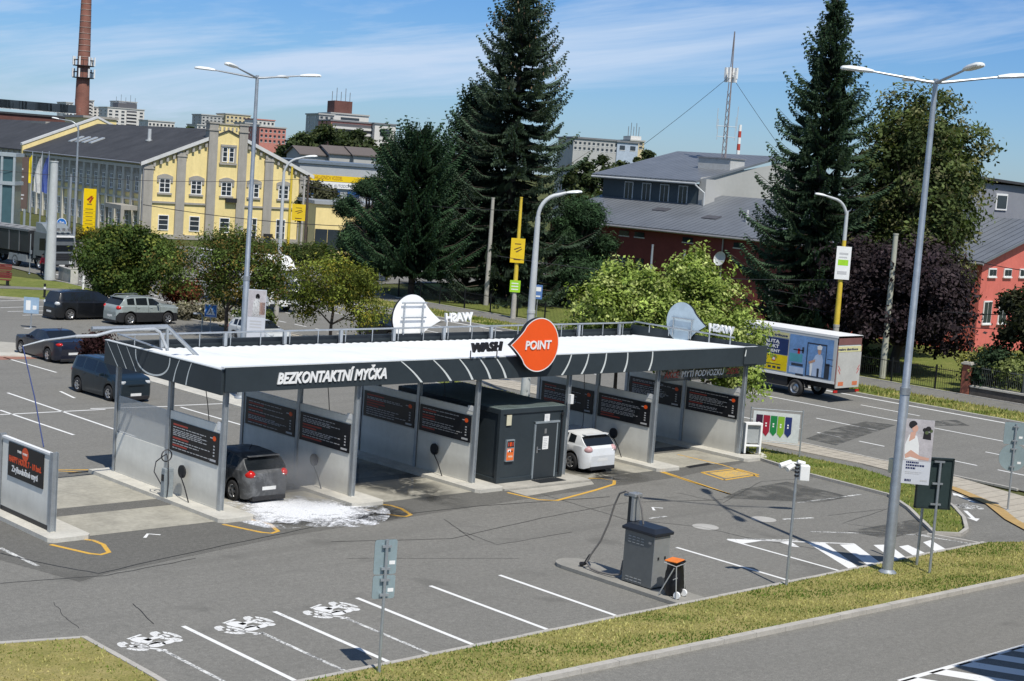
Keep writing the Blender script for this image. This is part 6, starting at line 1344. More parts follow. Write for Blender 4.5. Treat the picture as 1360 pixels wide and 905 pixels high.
wall = b.build('wall', YEL, yb)
b = MB(); o_ = .45
for s in (0, 1):
    ue = -.5 if s == 0 else W_+.5
    q = [Vector(TF(ue, .4, rfz(ue)+.12)), Vector(TF(UM, .4, RD+.12)), Vector(TF(UM, .4, RD+.12))+fn*(D_+.6), Vector(TF(ue, .4, rfz(ue)+.12))+fn*(D_+.6)]
    if s: q = q[::-1]
    b.plate(q, (0, 0, .14))
roof = b.build('roof', ROOFD, yb)
b = MB()
for u0, u1 in ((-.6, 7.2), (11.95, W_+.6)):
    n = 6
    for i in range(n):
        a, c = u0+(u1-u0)*i/n, u0+(u1-u0)*(i+1)/n; P0, P1 = Vector(TF(a, .42, rfz(a)-.1)), Vector(TF(c, .42, rfz(c)-.1)); b.plate([P0, P1, P1+Vector((0, 0, .42)), P0+Vector((0, 0, .42))], -fn*.06)
b.build('verge_board', mat('verge_white', (.6, .6, .58), .5), roof)
b = MB(); b.tube([Vector(TS(0, .55, EA-.1)), Vector(TS(D_, .55, EA-.1))], .1, 8); b.tube([Vector(TF(-.15, .15, EA-.2)), Vector(TF(-.15, .15, 0))], .08, 8); b.build('gutter', GUT, yb)
bx = lambda b, T, u0, u1, v0, v1, z0, z1, mi=0: b.add([T(a, c, e) for e in (z0, z1) for c in (v0, v1) for a in (u0, u1)], [(0, 2, 3, 1), (4, 5, 7, 6), (0, 1, 5, 4), (2, 6, 7, 3), (0, 4, 6, 2), (1, 3, 7, 5)], mi)
b = MB(); bx(b, TF, 7.35, 11.9, -.8, .25, 0, 13.35); b.build('tower', YEL, yb)
b = MB()
for u in (7.35, 11.0): bx(b, TF, u-.05, u+1.0, -.85, .42, 0, 13.5); bx(b, TF, u-.15, u+1.1, -.9, .52, 12.6, 12.75); bx(b, TF, u-.15, u+1.1, -.9, .52, 13.4, 13.6)
bx(b, TF, 8.35, 10.95, -.8, .38, 13.35, 13.5); b.build('tower_pilaster', PIL, yb)
b = MB()
for u in (-.1, 3.7, 14.4, 18.9):
    t = rfz(u+.5)-.35; bx(b, TF, u, u+1.05, 0, .25, 0, t); bx(b, TF, u-.08, u+1.13, 0, .33, t-.5, t-.35)
b.build('pilaster', PIL, yb)
b = MB(); bx(b, TF, 1, W_, 0, .16, 4.0, 4.22); bx(b, TF, .9, W_, 0, .3, 0, .5); b.build('string_course', PIL, yb)
b = MB()
for u in np.arange(.9, W_-.5, .75):
    if 7 < u < 12.0: continue
    bx(b, TF, u, u+.28, 0, .3, rfz(u)-.75, rfz(u)-.3)
for u in np.arange(8.5, 11, .5): bx(b, TF, u, u+.2, 0, .32, 12.7, 13.1)
b.build('corbel', PIL, yb)
for u in (1.75, 5.5, 9.05, 12.55, 16.3): window(yb, u, 5.2, 1.3, 1.6, (lambda a, c, e: TF(a, c+(.25 if 7.3 < u < 12 else 0), e)) if False else (lambda off: (lambda a, c, e: TF(a, c+off, e)))(.26 if u == 9.05 else .01))
for u in (9.0, 9.8): window(yb, u, 9.1, .65, 1.7, lambda a, c, e: TF(a, c+.26, e), mull=1, arch=False, surround=False)
b = MB(); bx(b, TF, 8.75, 10.7, .25, .42, 10.85, 11.1); bx(b, TF, 8.75, 8.95, .25, .38, 9.0, 10.85); bx(b, TF, 10.5, 10.7, .25, .38, 9, 10.85); bx(b, TF, 8.65, 10.8, .25, .45, 8.8, 9.0); b.build('tower_window_surround', PIL, yb)
for u, h_ in ((1.8, 1.75), (5.5, 1.75), (9.05, 1.75)): window(yb, u, .95, 1.25, h_, (lambda off: (lambda a, c, e: TF(a, c+off, e)))(.26 if u > 8 else .01), mull=1, arch=False, surround=False)
for u in (12.6, 16.2): window(yb, u, .3, 1.2, 2.5, lambda a, c, e: TF(a, c+.01, e), mull=2, arch=False, surround=False)
b = MB(); bx(b, TF, 9.6, 10.9, .4, .75, 4.5, 5.0); bx(b, TF, 14.6, 15.6, .3, .7, .6, 1.05); b.build('air_conditioner', TRIM, yb)
# left flank: bays, windows in shade
b = MB(); bb2 = MB()
k = 0
for u in np.arange(.2, D_-1, 3.05):
    bx(b, TS, u, u+.75, 0, .28, 0, 8.1); k += 1
bx(b, TS, 0, D_, 0, .2, 4.05, 4.3); bx(b, TS, 0, D_, 0, .3, 7.75, 8.1)
for u in np.arange(1.1, D_-1, .5): bx(bb2, TS, u, u+.22, 0, .2, 7.2, 7.75)
b.build('flank_pilaster', mat('flank_grey', (.5, .48, .42), .8), yb); bb2.build('flank_corbel', PIL, yb)
for u in np.arange(1.7, D_-2.5, 3.05):
    window(yb, u, 5.1, 1.2, 1.7, lambda a, c, e: TS(a, c+.01, e), mull=2); window(yb, u, .8, 1.25, 2.2, lambda a, c, e: TS(a, c+.01, e), mull=2, arch=False, surround=False)
b = MB(); bx(b, TS, 1.0, 7.0, .3, 2.2, 3.0, 3.5); bx(b, TS, 1.0, 1.3, 1.8, 2.2, 0, 3); bx(b, TS, 6.7, 7, 1.8, 2.2, 0, 3); b.build('entrance_canopy', PIL, yb)
for dpt, vv in ((30, 5), (33, 5), (36, 5), (39, 5)):
    b = MB(); a = .35*UM*.9; P = lambda u, d_, e: Vector(TF(u, 0, rfz(u)+.3+e))+fn*d_
    b.plate([P(3, dpt, 0), P(4.8, dpt, 0), P(4.8, dpt+1.2, 0), P(3, dpt+1.2, 0)], (0, 0, .15)); b.build('roof_light', mat('rooflight', (.4, .42, .42), .3), roof)
b = MB(); c = Vector(TF(5.2, 0, rfz(5.2)+.2))+fn*14; b.tube([c, c+Vector((0, 0, 1.5))], .22, 10); b.tube([c, c+Vector((0, 0, .2))], .45, 10); b.build('roof_vent', PALE, roof)
# second yellow hall behind, brick works and chimney
def simple_block(name, label, cat, o, ux, uy, L1, L2, H, wm, rm, wins=None, par=.25, group=None, flat=True, ridge=0, shut=None):
    p = thing(name, label, cat, o, math.atan2(ux.y, ux.x), group); b = MB(); b.span((0, 0, -2), (L1, L2, H)); b.build('wall', wm, p)
    b = MB()
    if ridge: 
        for s in (0, 1):
            q = [(-.4, -.4, H+.02), (L1+.4, -.4, H+.02), (L1+.4, L2/2, H+ridge), (-.4, L2/2, H+ridge)] if s == 0 else [(-.4, L2/2, H+ridge), (L1+.4, L2/2, H+ridge), (L1+.4, L2+.4, H+.02), (-.4, L2+.4, H+.02)]
            b.plate(q, (0, 0, .15))
        gb_ = MB(); gb_.face([(0, 0, H), (0, L2/2, H+ridge), (0, L2, H)]); gb_.face([(L1, 0, H), (L1, L2, H), (L1, L2/2, H+ridge)]); gb_.build('gable', wm, p)
    else: b.span((-par, -par, H), (L1+par, L2+par, H+.35))
    b.build('roof', rm, p)
    if wins:
        nx, nz, w, h_, z0, dz = wins[:6]; side = wins[6] if len(wins) > 6 else 3; wb_ = MB()
        for j in range(nz):
            for i in range(nx):
                x = (i+.5)*L1/nx-w/2; b = MB(); b.span((x, -.08, z0+j*dz), (x+w, -.02, z0+j*dz+h_), 0); b.span((x-.08, -.06, z0+j*dz-.12), (x+w+.08, -.015, z0+j*dz), 1)
                if nx*nz <= 60: b.build('window', [WG, WINW], p)
                else: wb_.add(b.v, b.f, 0)
            for i in range(side):
                y = (i+.5)*L2/side-w/2; b = MB(); b.span((-.08, y, z0+j*dz), (-.02, y+w, z0+j*dz+h_)); b.build('window', WG, p)
        if wb_.v: o_ = wb_.build('windows', WG, p); o_['kind'] = 'stuff'
    return p
FX = Vector((.98, -.19, 0)); FY = Vector((.19, .98, 0)); ROOFG = mat('grey_roof', (.2, .21, .22), .6, .1, .15, .5)
h2 = thing('yellow_hall', 'second hall with dark roof and raised parapet at far left', 'building', YO + fn*49.4); D2 = 60.0
b = MB(); b.face([TS(D2, 0, 0), TS(0, 0, 0), TS(0, 0, EA), TS(D2, 0, EA)]); b.face([TF(u, 0, z) for u, z in pg]); b.build('wall', mat('hall_grey', (.45, .42, .36), .8), h2)
b = MB()
for s in (0, 1):
    ue = -.5 if s == 0 else W_+.5
    q = [Vector(TF(ue, .1, rfz(ue)+.12)), Vector(TF(UM, .1, RD+.12)), Vector(TF(UM, .1, RD+.12))+fn*D2, Vector(TF(ue, .1, rfz(ue)+.12))+fn*D2]
    b.plate(q[::-1] if s else q, (0, 0, .14))
b.build('roof', ROOFD, h2)
b = MB(); n = 10
for u0, u1 in ((-.7, UM), (UM, W_+.7)):
    b.plate([TF(u0, .35, rfz(u0)-.2), TF(u1, .35, rfz(u1)-.2), TF(u1, .35, rfz(u1)+1.0), TF(u0, .35, rfz(u0)+1.0)], fn*.7, 0)
b.build('parapet', YEL, h2); b = MB()
for u0, u1 in ((-.8, UM), (UM, W_+.8)): b.plate([TF(u0, .45, rfz(u0)+1.0), TF(u1, .45, rfz(u1)+1.0), TF(u1, .45, rfz(u1)+1.3), TF(u0, .45, rfz(u0)+1.3)], fn*.9, 0)
b.build('coping', mat('verge_white', (.6, .6, .58), .5), h2); b = MB()
for u in np.arange(.2, 40, 3.05): bx(b, TS, u, u+.75, 0, .28, 0, 8.1)
bx(b, TS, 0, D2, 0, .2, 4.05, 4.3); b.build('flank_band', mat('flank_grey', (.5, .48, .42), .8), h2)
for u in np.arange(1.7, 30, 3.05): window(h2, u, 5.1, 1.2, 1.7, lambda a, c, e: TS(a, c+.01, e), mull=2); window(h2, u, .8, 1.25, 2.2, lambda a, c, e: TS(a, c+.01, e), mull=2, arch=False, surround=False)
gb = far(8, 285, 150); p = thing('glass_kiosk', 'blue-grey glazed kiosk tower left of the brown billboard', 'kiosk', (gb.x, gb.y, 0), R(-43)); zt = far(8, 205, 150).z; zm = far(8, 243, 150).z
b = MB(); b.span((-1.6, 0, 0), (.6, 2.2, zt)); b.build('body', mat('kiosk_glass', (.06, .12, .14), .15), p); b = MB()
for x in (-1.6, -.5, .6): b.span((x-.1, -.12, 0), (x+.1, .02, zt))
for z in (.2, zm, zt): b.span((-1.75, -.15, z-.18), (.75, 2.3, z+.14))
b.build('frame', mat('kiosk_frame', (.4, .45, .47), .5, .2), p)
def rblock(label, px0, px1, pyt, dist, dep, wm, rm, wins=None, name='building', group=None, base=0, ridge=0, cat='building', H=None):
    a, c = far(px0, pyt, dist), far(px1, pyt, dist*(1+.00012*(px1-px0))); ux = Vector((c.x-a.x, c.y-a.y, 0)); L1 = ux.length; ux.normalize(); H_ = max(a.z, c.z)*.5+.5*a.z
    return simple_block(name, label, cat, Vector((a.x, a.y, 0)), ux, None, L1, dep, H_, wm, rm, wins, ridge=ridge, group=group)
MAROON = mat('maroon_brick', (.13, .055, .045), .8, 0, .2, .5); PANW = mat('panel_white', (.62, .6, .56), .7, 0, .06, .2); PANG = mat('panel_grey', (.42, .42, .4), .7, 0, .08, .2); CREAM = mat('panel_cream', (.6, .5, .3), .7); PINKW = mat('panel_pink', (.5, .2, .16), .7); DARKB = mat('panel_dark', (.1, .1, .11), .6); BLUEW = mat('clad_blue', (.03, .06, .16), .5)
rblock('long dark brick works hall with slate roof at the far left skyline', -60, 95, 152, 300, 40, MAROON, ROOFD, (14, 1, 3, 1.5, 15, 4, 2), name='works_hall')
rblock('yellow stepped gable of the works hall behind the black roof', 112, 155, 158, 262, 12, YEL, PIL, (3, 1, 1, 1, 11, 3, 1), name='stepped_gable'); rblock('lower yellow gable in front of the chimney base', 62, 92, 166, 256, 8, YEL, PIL, None, name='stepped_gable')
c0 = far(108, 162, 330); p = thing('brick_chimney', 'tall tapering red brick chimney with antenna platforms at the left', 'chimney', (c0.x, c0.y, 0)); BR2 = brickmat('chimney_brick', (.22, .085, .06), (.3, .12, .085), 1.2); zt = 52; rb_ = 3.15
ra = lambda z: 1.72-(z/52.0)*1.0
b = MB(); b.lathe([(ra(z), z) for z in (0, 10, 20, 30, 40, 52)] + [(0, 52)], 28); b.build('shaft', BR2, p, smooth=True)
b = MB()
for z in np.arange(15, 52, .9 if False else 1.15):
    if z > 26: b.tube([(ra(z)*math.cos(t)*1.02, ra(z)*math.sin(t)*1.02, z) for t in np.linspace(0, 6.283, 25)], .05, 4)
b.build('iron_band', mat('iron_band', (.4, .34, .3), .6, .2), p)
for z in (hgt(108, 104, c0), hgt(108, 88, c0)):
    b = MB(); rr = ra(z)+.75; b.lathe([(ra(z), z), (rr, z), (rr, z+.15), (ra(z), z+.15)], 20); b.tube([(rr*math.cos(t), rr*math.sin(t), z+1.2) for t in np.linspace(0, 6.283, 25)], .06, 4)
    for t in np.linspace(0, 6.283, 12, endpoint=False): b.tube([(rr*math.cos(t), rr*math.sin(t), z), (rr*math.cos(t), rr*math.sin(t), z+1.2)], .05, 4)
    pf = b.build('platform', BLACK, p); b = MB()
    for t in np.linspace(.3, 6.5, 7, endpoint=False): b.box((rr*1.05*math.cos(t), rr*1.05*math.sin(t), z+1.0), (.25, .25, 1.7))
    b.build('antenna', WHITE, pf)
# far apartment blocks on the skyline
def tower(label, px0, px1, pyt, dist, wm, wins, dep=14, name='apartment_block', group='far apartment blocks', extra=None, rm=None):
    p = rblock(label, px0, px1, pyt, dist, dep, wm, rm or PANG, wins, name=name, group=group)
    return p
def topwins(pyt, n, px, dist): pass
def ap(label, px0, px1, pyt, pyb, dist, wm, nx, nz, roofbox=None, bal=False, rm=None):
    ht, hb = far(px0, pyt, dist).z, far(px0, pyb, dist).z; dz = (ht-hb)/nz
    p = tower(label, px0, px1, pyt, dist, wm, (nx, nz, (px1-px0)/FP*dist/nx*.5, dz*.5, hb+dz*.25, dz, 2), rm=rm)
    if roofbox:
        b = MB(); W0 = (px1-px0)/FP*dist; b.span((W0*roofbox[0], 2, ht), (W0*roofbox[1], 10, ht+roofbox[2])); b.build('roof_structure', roofbox[3], p)
        b = MB()
        for k in range(5): x = W0*(roofbox[0]+(roofbox[1]-roofbox[0])*k/4); b.tube([(x, 5, ht+roofbox[2]), (x, 5, ht+roofbox[2]+2.5+k % 2)], .1, 4)
        b.build('aerial', GALVD, p)
    if bal:
        W0 = (px1-px0)/FP*dist; b = MB()
        for j in range(nz): b.span((W0*bal[0], -.5, hb+dz*j), (W0*bal[1], -.09, hb+dz*(j+.42)))
        b.build('balcony', PANW, p); b = MB(); b.span((W0*bal[0], -.12, hb), (W0*bal[1], -.05, ht)); b.build('recess', DARKB, p)
    return p
ap('pale apartment tower left of the brick chimney', 88, 97, 137, 165, 700, PANW, 2, 5); ap('pale apartment tower with dark balconies right of the brick chimney', 112, 125, 134, 160, 700, PANW, 2, 6, bal=(.3, .7)); ap('low wing of the pale tower right of the chimney', 124, 135, 143, 160, 705, PANW, 2, 4)
ap('white apartment tower with a dark roof box and brown balconies', 143, 192, 145, 172, 680, PANW, 6, 6, (.3, .8, 3, DARKB), bal=(.5, .76)); ap('taller middle stack of the white balcony tower', 158, 182, 136, 172, 690, PANW, 4, 8, bal=(.4, .9))
ap('long low white block with dark end right of the towers', 197, 232, 162, 174, 620, PANW, 7, 2); ap('grey slab block left of the cream slab on the skyline', 268, 299, 154, 166, 600, PANG, 6, 3); ap('cream slab block behind the tower of the yellow hall', 300, 333, 153, 168, 600, CREAM, 6, 3); ap('small white terrace beneath the grey slab block', 262, 280, 167, 175, 560, PANW, 3, 2)
ap('white block with a red roof right of the cream slab', 338, 365, 160, 172, 560, PANW, 5, 2, rm=PINKW); ap('pink and white block under the red roofed block', 345, 380, 170, 190, 480, PINKW, 6, 3); ap('white cornered annex left of the pink block', 326, 346, 165, 180, 500, PANW, 3, 3)
ap('grey tower part of the hillside hotel', 424, 444, 153, 172, 420, PANG, 3, 3); ap('white upper part of the hillside hotel with maroon roof box', 440, 490, 153, 160, 430, PANW, 1, 1, (.12, .6, 4, MAROON)); ap('long hillside hotel with red framed balconies', 440, 500, 163, 185, 400, PINKW, 9, 3, bal=(.02, .98), rm=ROOFG); ap('blank pale gable end of the hillside hotel', 498, 526, 166, 185, 400, PANW, 1, 1, rm=ROOFG)
ap('small white block on the skyline left of the tall conifer', 556, 575, 180, 190, 380, PANW, 3, 1); ap('long low white school block right of the tall conifer', 762, 822, 186, 200, 330, PANG, 10, 2, rm=ROOFG); ap('pale blue end of the low school block', 820, 848, 190, 202, 332, mat('pale_blue_wall', (.4, .47, .55), .7), 2, 1, rm=ROOFG); ap('small cream block with aerials behind the round tree', 838, 856, 188, 198, 420, CREAM, 2, 2, (.1, .9, 1.5, PANW))
ap('grey roofed low house left of the red building', 772, 800, 238, 262, 190, PANW, 2, 1, rm=ROOFG)
# blue warehouse with banners, right of the yellow hall
p = rblock('long grey and blue warehouse with yellow and white banners behind the yellow hall', 398, 560, 222, 205, 40, mat('clad_grey', (.42, .44, .46), .5, .1, .08, .4), mat('metal_roof_blue', (.2, .24, .28), .5, .3, .15, .5), None, name='warehouse')
L1 = 162/FP*205
b = MB(); zt = far(398, 226, 205).z; sc = 205/FP; b.span((0, -.1, zt-2.0*sc*4.2), (L1, -.02, zt-.5)); b.build('blue_band', BLUEW, p)
b = MB(); z1, z2 = far(420, 232, 205).z, far(420, 240, 205).z; b.span((0, -.3, z2), (L1*.8, -.22, z1), 0); b.text('SERVIS NÁKLADNÍCH VOZIDEL', (.6, -.305, z2+.2), (1, 0, 0), (0, 0, 1), height=.5, width=5, mi=1); b.build('yellow_banner', [mat('banner_yellow', (.8, .55, .01), .5, 0, .04, 1), mat('banner_brown', (.25, .08, .02), .5)], p)
z3, z4 = z2-.05, far(420, 249, 205).z; b = MB(); b.span((0, -.28, z4), (L1*.8, -.2, z3), 0); b.text('IVECO', (.4, -.285, z4+.2), (1, 0, 0), (0, 0, 1), height=.62, width=2.3, mi=1, bold=.02); b.text('PNEU, AUTODOPRAVA', (3.2, -.285, z4+.15), (1, 0, 0), (0, 0, 1), height=.4, width=4.5, mi=1, shear=.2); b.build('white_banner', [WHITE, NAVY], p)
for k in range(4): b = MB(); x = 1.2+k*2.6; z5 = far(420, 259, 205).z; b.span((x, -.15, z5), (x+1.6, -.02, z4-.3)); b.build('window', mat('window_blue', (.03, .09, .25), .2), p)
rblock('low grey roofed yellow shed at the foot of the blue warehouse', 420, 520, 274, 168, 8, YEL, mat('shed_roof', (.36, .38, .39), .5, .2, .1, .5), (6, 1, 1.3, 2.0, 1.0, 3, 1), name='yellow_shed')
for px0, px1, py in ((400, 436, 207), (438, 468, 206), (470, 500, 208)): rblock('hipped grey house roof %s in front of the wooded hill' % ('leftmost' if px0 == 400 else 'in the middle' if px0 == 438 else 'rightmost'), px0, px1, py, 262, 10, PANG, mat('brown_roof', (.13, .11, .1), .8), None, name='house', ridge=1.3)
# red fire-station style building
RX, RY0, RY1 = 101.5, 59.85, 104.0
rb = thing('red_building', 'red walled building with grey standing seam roofs and a dark upper storey', 'building', (RX, RY0, 0)); O = Vector((RX, RY0, 0))
def rbb(b, name, m, par=rb, **k): b.v = sub(b.v, O); return b.build(name, m, par, **k)
CORAL = mat('coral_render', (.66, .165, .13), .8, 0, .09, .4, streak=.25); SEAM = None
def seammat(name, col, axis, per):
    m, nt, b, out = nodes(name); v = coord(nt); sp = nt.nodes.new('ShaderNodeSeparateXYZ'); nt.links.new(v, sp.inputs[0]); md = nt.nodes.new('ShaderNodeMath'); md.operation = 'MULTIPLY'; md.inputs[1].default_value = 1/per; nt.links.new(sp.outputs[axis], md.inputs[0]); fr = nt.nodes.new('ShaderNodeMath'); fr.operation = 'FRACT'; nt.links.new(md.outputs[0], fr.inputs[0])
    r = ramp(nt, fr.outputs[0], [(0, (1,)*3), (.08, (1,)*3), (.12, (.0,)*3), (.95, (0,)*3)]); n = noise(nt, .4, 4, .6, v); base = ramp(nt, n.outputs[0], [(.3, tuple(c*.85 for c in col)), (.7, tuple(c*1.1 for c in col))]).outputs[0]
    nt.links.new(mix(nt, r.outputs[0], base, tuple(c*.45 for c in col)), b.inputs['Base Color']); b.inputs['Roughness'].default_value = .45; b.inputs['Metallic'].default_value = .3
    bp = nt.nodes.new('ShaderNodeBump'); bp.inputs['Distance'].default_value = .04; nt.links.new(r.outputs[0], bp.inputs['Height']); nt.links.new(bp.outputs[0], b.inputs['Normal']); return m
SEAMY = seammat('seam_roof', (.2, .215, .235), 1, .62)
zl = lambda X: 6.45+(X-RX+.6)*.3
b = MB(); XU = 108.0; XE = 119
b.face([(RX, RY0, 0), (RX, RY0, 6.5), (RX, 72, 6.5), (RX, 72, 0)]); rbb(b, 'wall', CORAL); b = MB(); b.face([(RX, RY0, 0), (XE, RY0, 0), (XE, RY0, 9.6), (XU+2, RY0, 9.2), (RX, RY0, 6.6)]); rbb(b, 'gable_wall', CORAL); b = MB(); b.face([(RX, RY1, 0), (RX, RY1, 6.6), (XU+2, RY1, 9.2), (XE, RY1, 9.5), (XE, RY1, 0)]); rbb(b, 'gable_wall', CORAL); b = MB(); b.face([(RX, 72, 0), (RX, 72, 6.5), (RX, RY1, 6.5), (RX, RY1, 0)]); rbb(b, 'front_wall', mat('shaded_coral_render', (.17, .04, .038), .85, 0, .15, .5))  # darker coral paints in the shade on the far stretch of front wall
b = MB(); b.plate([(RX-.7, RY0-.5, zl(RX-.7)), (XU+3, RY0-.5, zl(XU+3)), (XU+3, RY1+.5, zl(XU+3)), (RX-.7, RY1+.5, zl(RX-.7))], (0, 0, .18)); lr = rbb(b, 'lower_roof', SEAMY)
b = MB(); b.tube([(RX-.75, RY0-.5, 6.4), (RX-.75, RY1+.5, 6.4)], .1, 8); b.tube([(RX-.2, 83.5, 6.3), (RX-.1, 83.5, 0)], .07, 8); rbb(b, 'gutter', GUT)
b = MB(); b.span((XU, 92.2, 8.2), (XE, 104.0, 10.5), 0); rbb(b, 'upper_storey', mat('upper_dark', (.055, .075, .085), .6, 0, .12, .4))
b = MB(); LG = mat('upper_light', (.42, .42, .4), .8, 0, .06, .3); b.face([(XU, 92.15, 8.3), (XU+14, 92.15, 8.3), (XU+14, 92.15, 13.4), (XU, 92.15, 11.1)]); b.span((XU-.1, 91.4, 8.3), (XU+1.2, 92.16, 11.0)); us = rbb(b, 'upper_side_wall', LG)
b = MB(); b.span((XU+10.2, 92.05, 9.9), (XU+11.4, 92.12, 11.0), 0); b.span((XU+10.3, 92.02, 10.0), (XU+11.3, 92.06, 10.9), 1); rbb(b, 'window', [WHITE, WG])
b = MB(); zu = lambda X: 10.6+(X-XU+.8)*.235; b.plate([(XU-.8, 92.0, zu(XU-.8)), (XU+11, 92.0, zu(XU+11)), (XU+11, 104.8, zu(XU+11)), (XU-.8, 104.8, zu(XU-.8))], (0, 0, .2)); ur = rbb(b, 'upper_roof', SEAMY)
b = MB(); b.tube([(XU-.8, 92.0, 10.55), (XU-.8, 104.8, 10.55)], .09, 8); b.tube([(XU-.8, 92.1, 10.5), (XU-.4, 91.8, 10.1), (XU-.3, 91.35, 9.8), (XU-.3, 91.3, 8.3)], .07, 8); rbb(b, 'downpipe', PALE)
for y in (93.5, 95.7, 97.9, 100.1): b = MB(); b.span((XU-.06, y, 8.65), (XU-.01, y+1.1, 10.3), 0); b.span((XU-.09, y+.12, 8.75), (XU-.05, y+.5, 10.2), 1); b.span((XU-.09, y+.6, 8.75), (XU-.05, y+.98, 10.2), 1); rbb(b, 'window', [PALE, WG])
b = MB(); b.span((112.2, 92.4, 11.3), (114.2, 96.2, 12.95), 0); b.span((112.1, 92.3, 12.95), (114.3, 96.3, 13.05), 1); rbb(b, 'roof_chimney', [mat('chimney_pale', (.5, .5, .48), .8), GUT])
for y, z in ((94.2, 5.65), (92.4, 5.65), (86.9, 5.65), (81.4, 5.65), (76, 5.65), (70, 5.65)): b = MB(); b.span((RX-.05, y, z), (RX-.01, y+1.1, z+.4), 0); b.span((RX-.03, y-.08, z-.1), (RX-.012, y+1.18, z), 1); rbb(b, 'window', [WG, PALE])
for y in (96.6, 94.2, 92.2, 88, 84, 78, 72, 66): b = MB(); b.span((RX-.05, y, 1.9), (RX-.01, y+.95, 3.8), 0); b.span((RX-.08, y+.42, 1.95), (RX-.045, y+.5, 3.75), 1); rbb(b, 'window', [WG, PALE])
b = MB(); cc = Vector((RX-.4, 83.4, 4.6)); M = Matrix.Translation(cc) @ Matrix.Rotation(R(-75), 4, 'Y'); b.lathe([(0, 0), (.3, .04), (.55, .14), (.6, .2)], 18, 0, M); b.tube([cc, (RX, 83.4, 4.5)], .04, 6); rbb(b, 'dish_aerial', PALE)
b = MB(); b.tube([(104.5, 83.8, 7.4), (104.5, 83.8, 8.7)], .12, 8); rbb(b, 'roof_vent', PALE)
for (X_, y_) in ((105.2, 93.5), (104.3, 87), (105, 79.5)): b = MB(); b.plate([(X_, y_, zl(X_)+.2), (X_+.8, y_, zl(X_+.8)+.2), (X_+.8, y_+1.6, zl(X_+.8)+.2), (X_, y_+1.6, zl(X_)+.2)], (0, 0, .06)); rbb(b, 'roof_hatch', mat('hatch_dark', (.08, .08, .09), .5), lr)
for x in (102.3, 104.4, 106.6, 108.8): b = MB(); b.span((x, RY0-.1, 5.5), (x+1.05, RY0-.02, 6.1), 0); b.span((x+.08, RY0-.13, 5.58), (x+.5, RY0-.09, 6.0), 1); b.span((x+.56, RY0-.13, 5.58), (x+.97, RY0-.09, 6.0), 1); b.span((x-.05, RY0-.15, 5.4), (x+1.1, RY0-.02, 5.5), 0); rbb(b, 'window', [WHITE, WG])
for x in (102.1, 104.2, 106.4, 108.6): b = MB(); b.span((x, RY0-.1, 2.1), (x+1.1, RY0-.02, 3.75), 0); b.span((x+.08, RY0-.13, 2.2), (x+.5, RY0-.09, 3.65), 1); b.span((x+.58, RY0-.13, 2.2), (x+1.02, RY0-.09, 3.65), 1); b.span((x-.05, RY0-.15, 2.0), (x+1.15, RY0-.02, 2.1), 0); rbb(b, 'window', [WHITE, WG])
# grey upper wall at the right edge
g = thing('grey_annex', 'grey walled block with one white window above the coral building', 'building', (109.5, 66, 0)); b = MB(); b.prism([(0, 0), (9, 0), (9, 9), (0, 9)], 0, 12.2); b.build('wall', mat('annex_grey', (.24, .25, .28), .8, 0, .08, .3), g); b = MB(); b.plate([(-.3, -.4, 12.5), (9.5, -.4, 12.2), (9.5, 9.3, 12.2), (-.3, 9.3, 12.5)], (0, 0, .2)); b.build('roof', ROOFD, g)
b = MB(); b.span((3.3, -.1, 10.2), (5.0, -.02, 11.5), 0); b.span((3.45, -.13, 10.35), (4.85, -.09, 11.35), 1); b.build('window', [WHITE, WG], g)
# radio mast and striped stack
mb = far(962, 206, 150); p = thing('radio_mast', 'slim lattice radio mast with white aerials behind the grey roof', 'mast', (mb.x, mb.y, 0)); zt = far(974, 42, 150).z; zb = 12; b = MB()
for k in range(3):
    t = k*2.094; b.tube([(.35*math.cos(t), .35*math.sin(t), 0), (.18*math.cos(t), .18*math.sin(t), zt*.75), (.02*math.cos(t), .02*math.sin(t), zt)], .045, 5)
for z in np.arange(8, zt*.75, .7):
    r_ = .35-.17*z/zt
    for k in range(3): t, t2 = k*2.094, (k+1)*2.094; b.tube([(r_*math.cos(t), r_*math.sin(t), z), (r_*math.cos(t2), r_*math.sin(t2), z+.7)], .025, 4, caps=False)
b.build('lattice', mat('mast_grey', (.3, .26, .25), .5, .3), p); b = MB()
for z, s in ((far(965, 97, 150).z, .5), (far(965, 102, 150).z, .45)):
    for k in range(4): t = k*1.57+.4; b.box((s*math.cos(t), s*math.sin(t), z), (.22, .22, 1.0)); b.tube([(0, 0, z), (s*math.cos(t), s*math.sin(t), z)], .03, 4)
b.build('aerial', WHITE, p); b = MB()
for z, w in ((far(962, 168, 150).z, .9), (far(962, 182, 150).z, .8)): b.tube([(-w, .5*w, z), (w, -.5*w, z)], .03, 5); b.tube([(-w, .5*w, z-.3), (-w, .5*w, z+1.6)], .03, 5); b.tube([(w, -.5*w, z-.3), (w, -.5*w, z+1.9)], .03, 5)
b.build('dipole', PALE, p)
wire(Vector((mb.x, mb.y, far(970, 100, 150).z)), far(850, 196, 150), .1, 'left stay wire of the radio mast', .02); wire(Vector((mb.x, mb.y, far(970, 100, 150).z)), far(1050, 215, 150), .1, 'right stay wire of the radio mast', .02)
sb = far(980, 206, 400); p = thing('striped_stack', 'thin red and white striped chimney stack behind the grey roof', 'chimney', (sb.x, sb.y, 0)); z0, z1 = far(980, 212, 400).z-15, far(983, 166, 400).z; n = 15; b = MB()
for k in range(n): za, zc2 = z0+(z1-z0)*k/n, z0+(z1-z0)*(k+1)/n; b.tube([(0, 0, za), (0, 0, zc2)], [.62-.25*k/n, .62-.25*(k+1)/n], 12, k % 2)
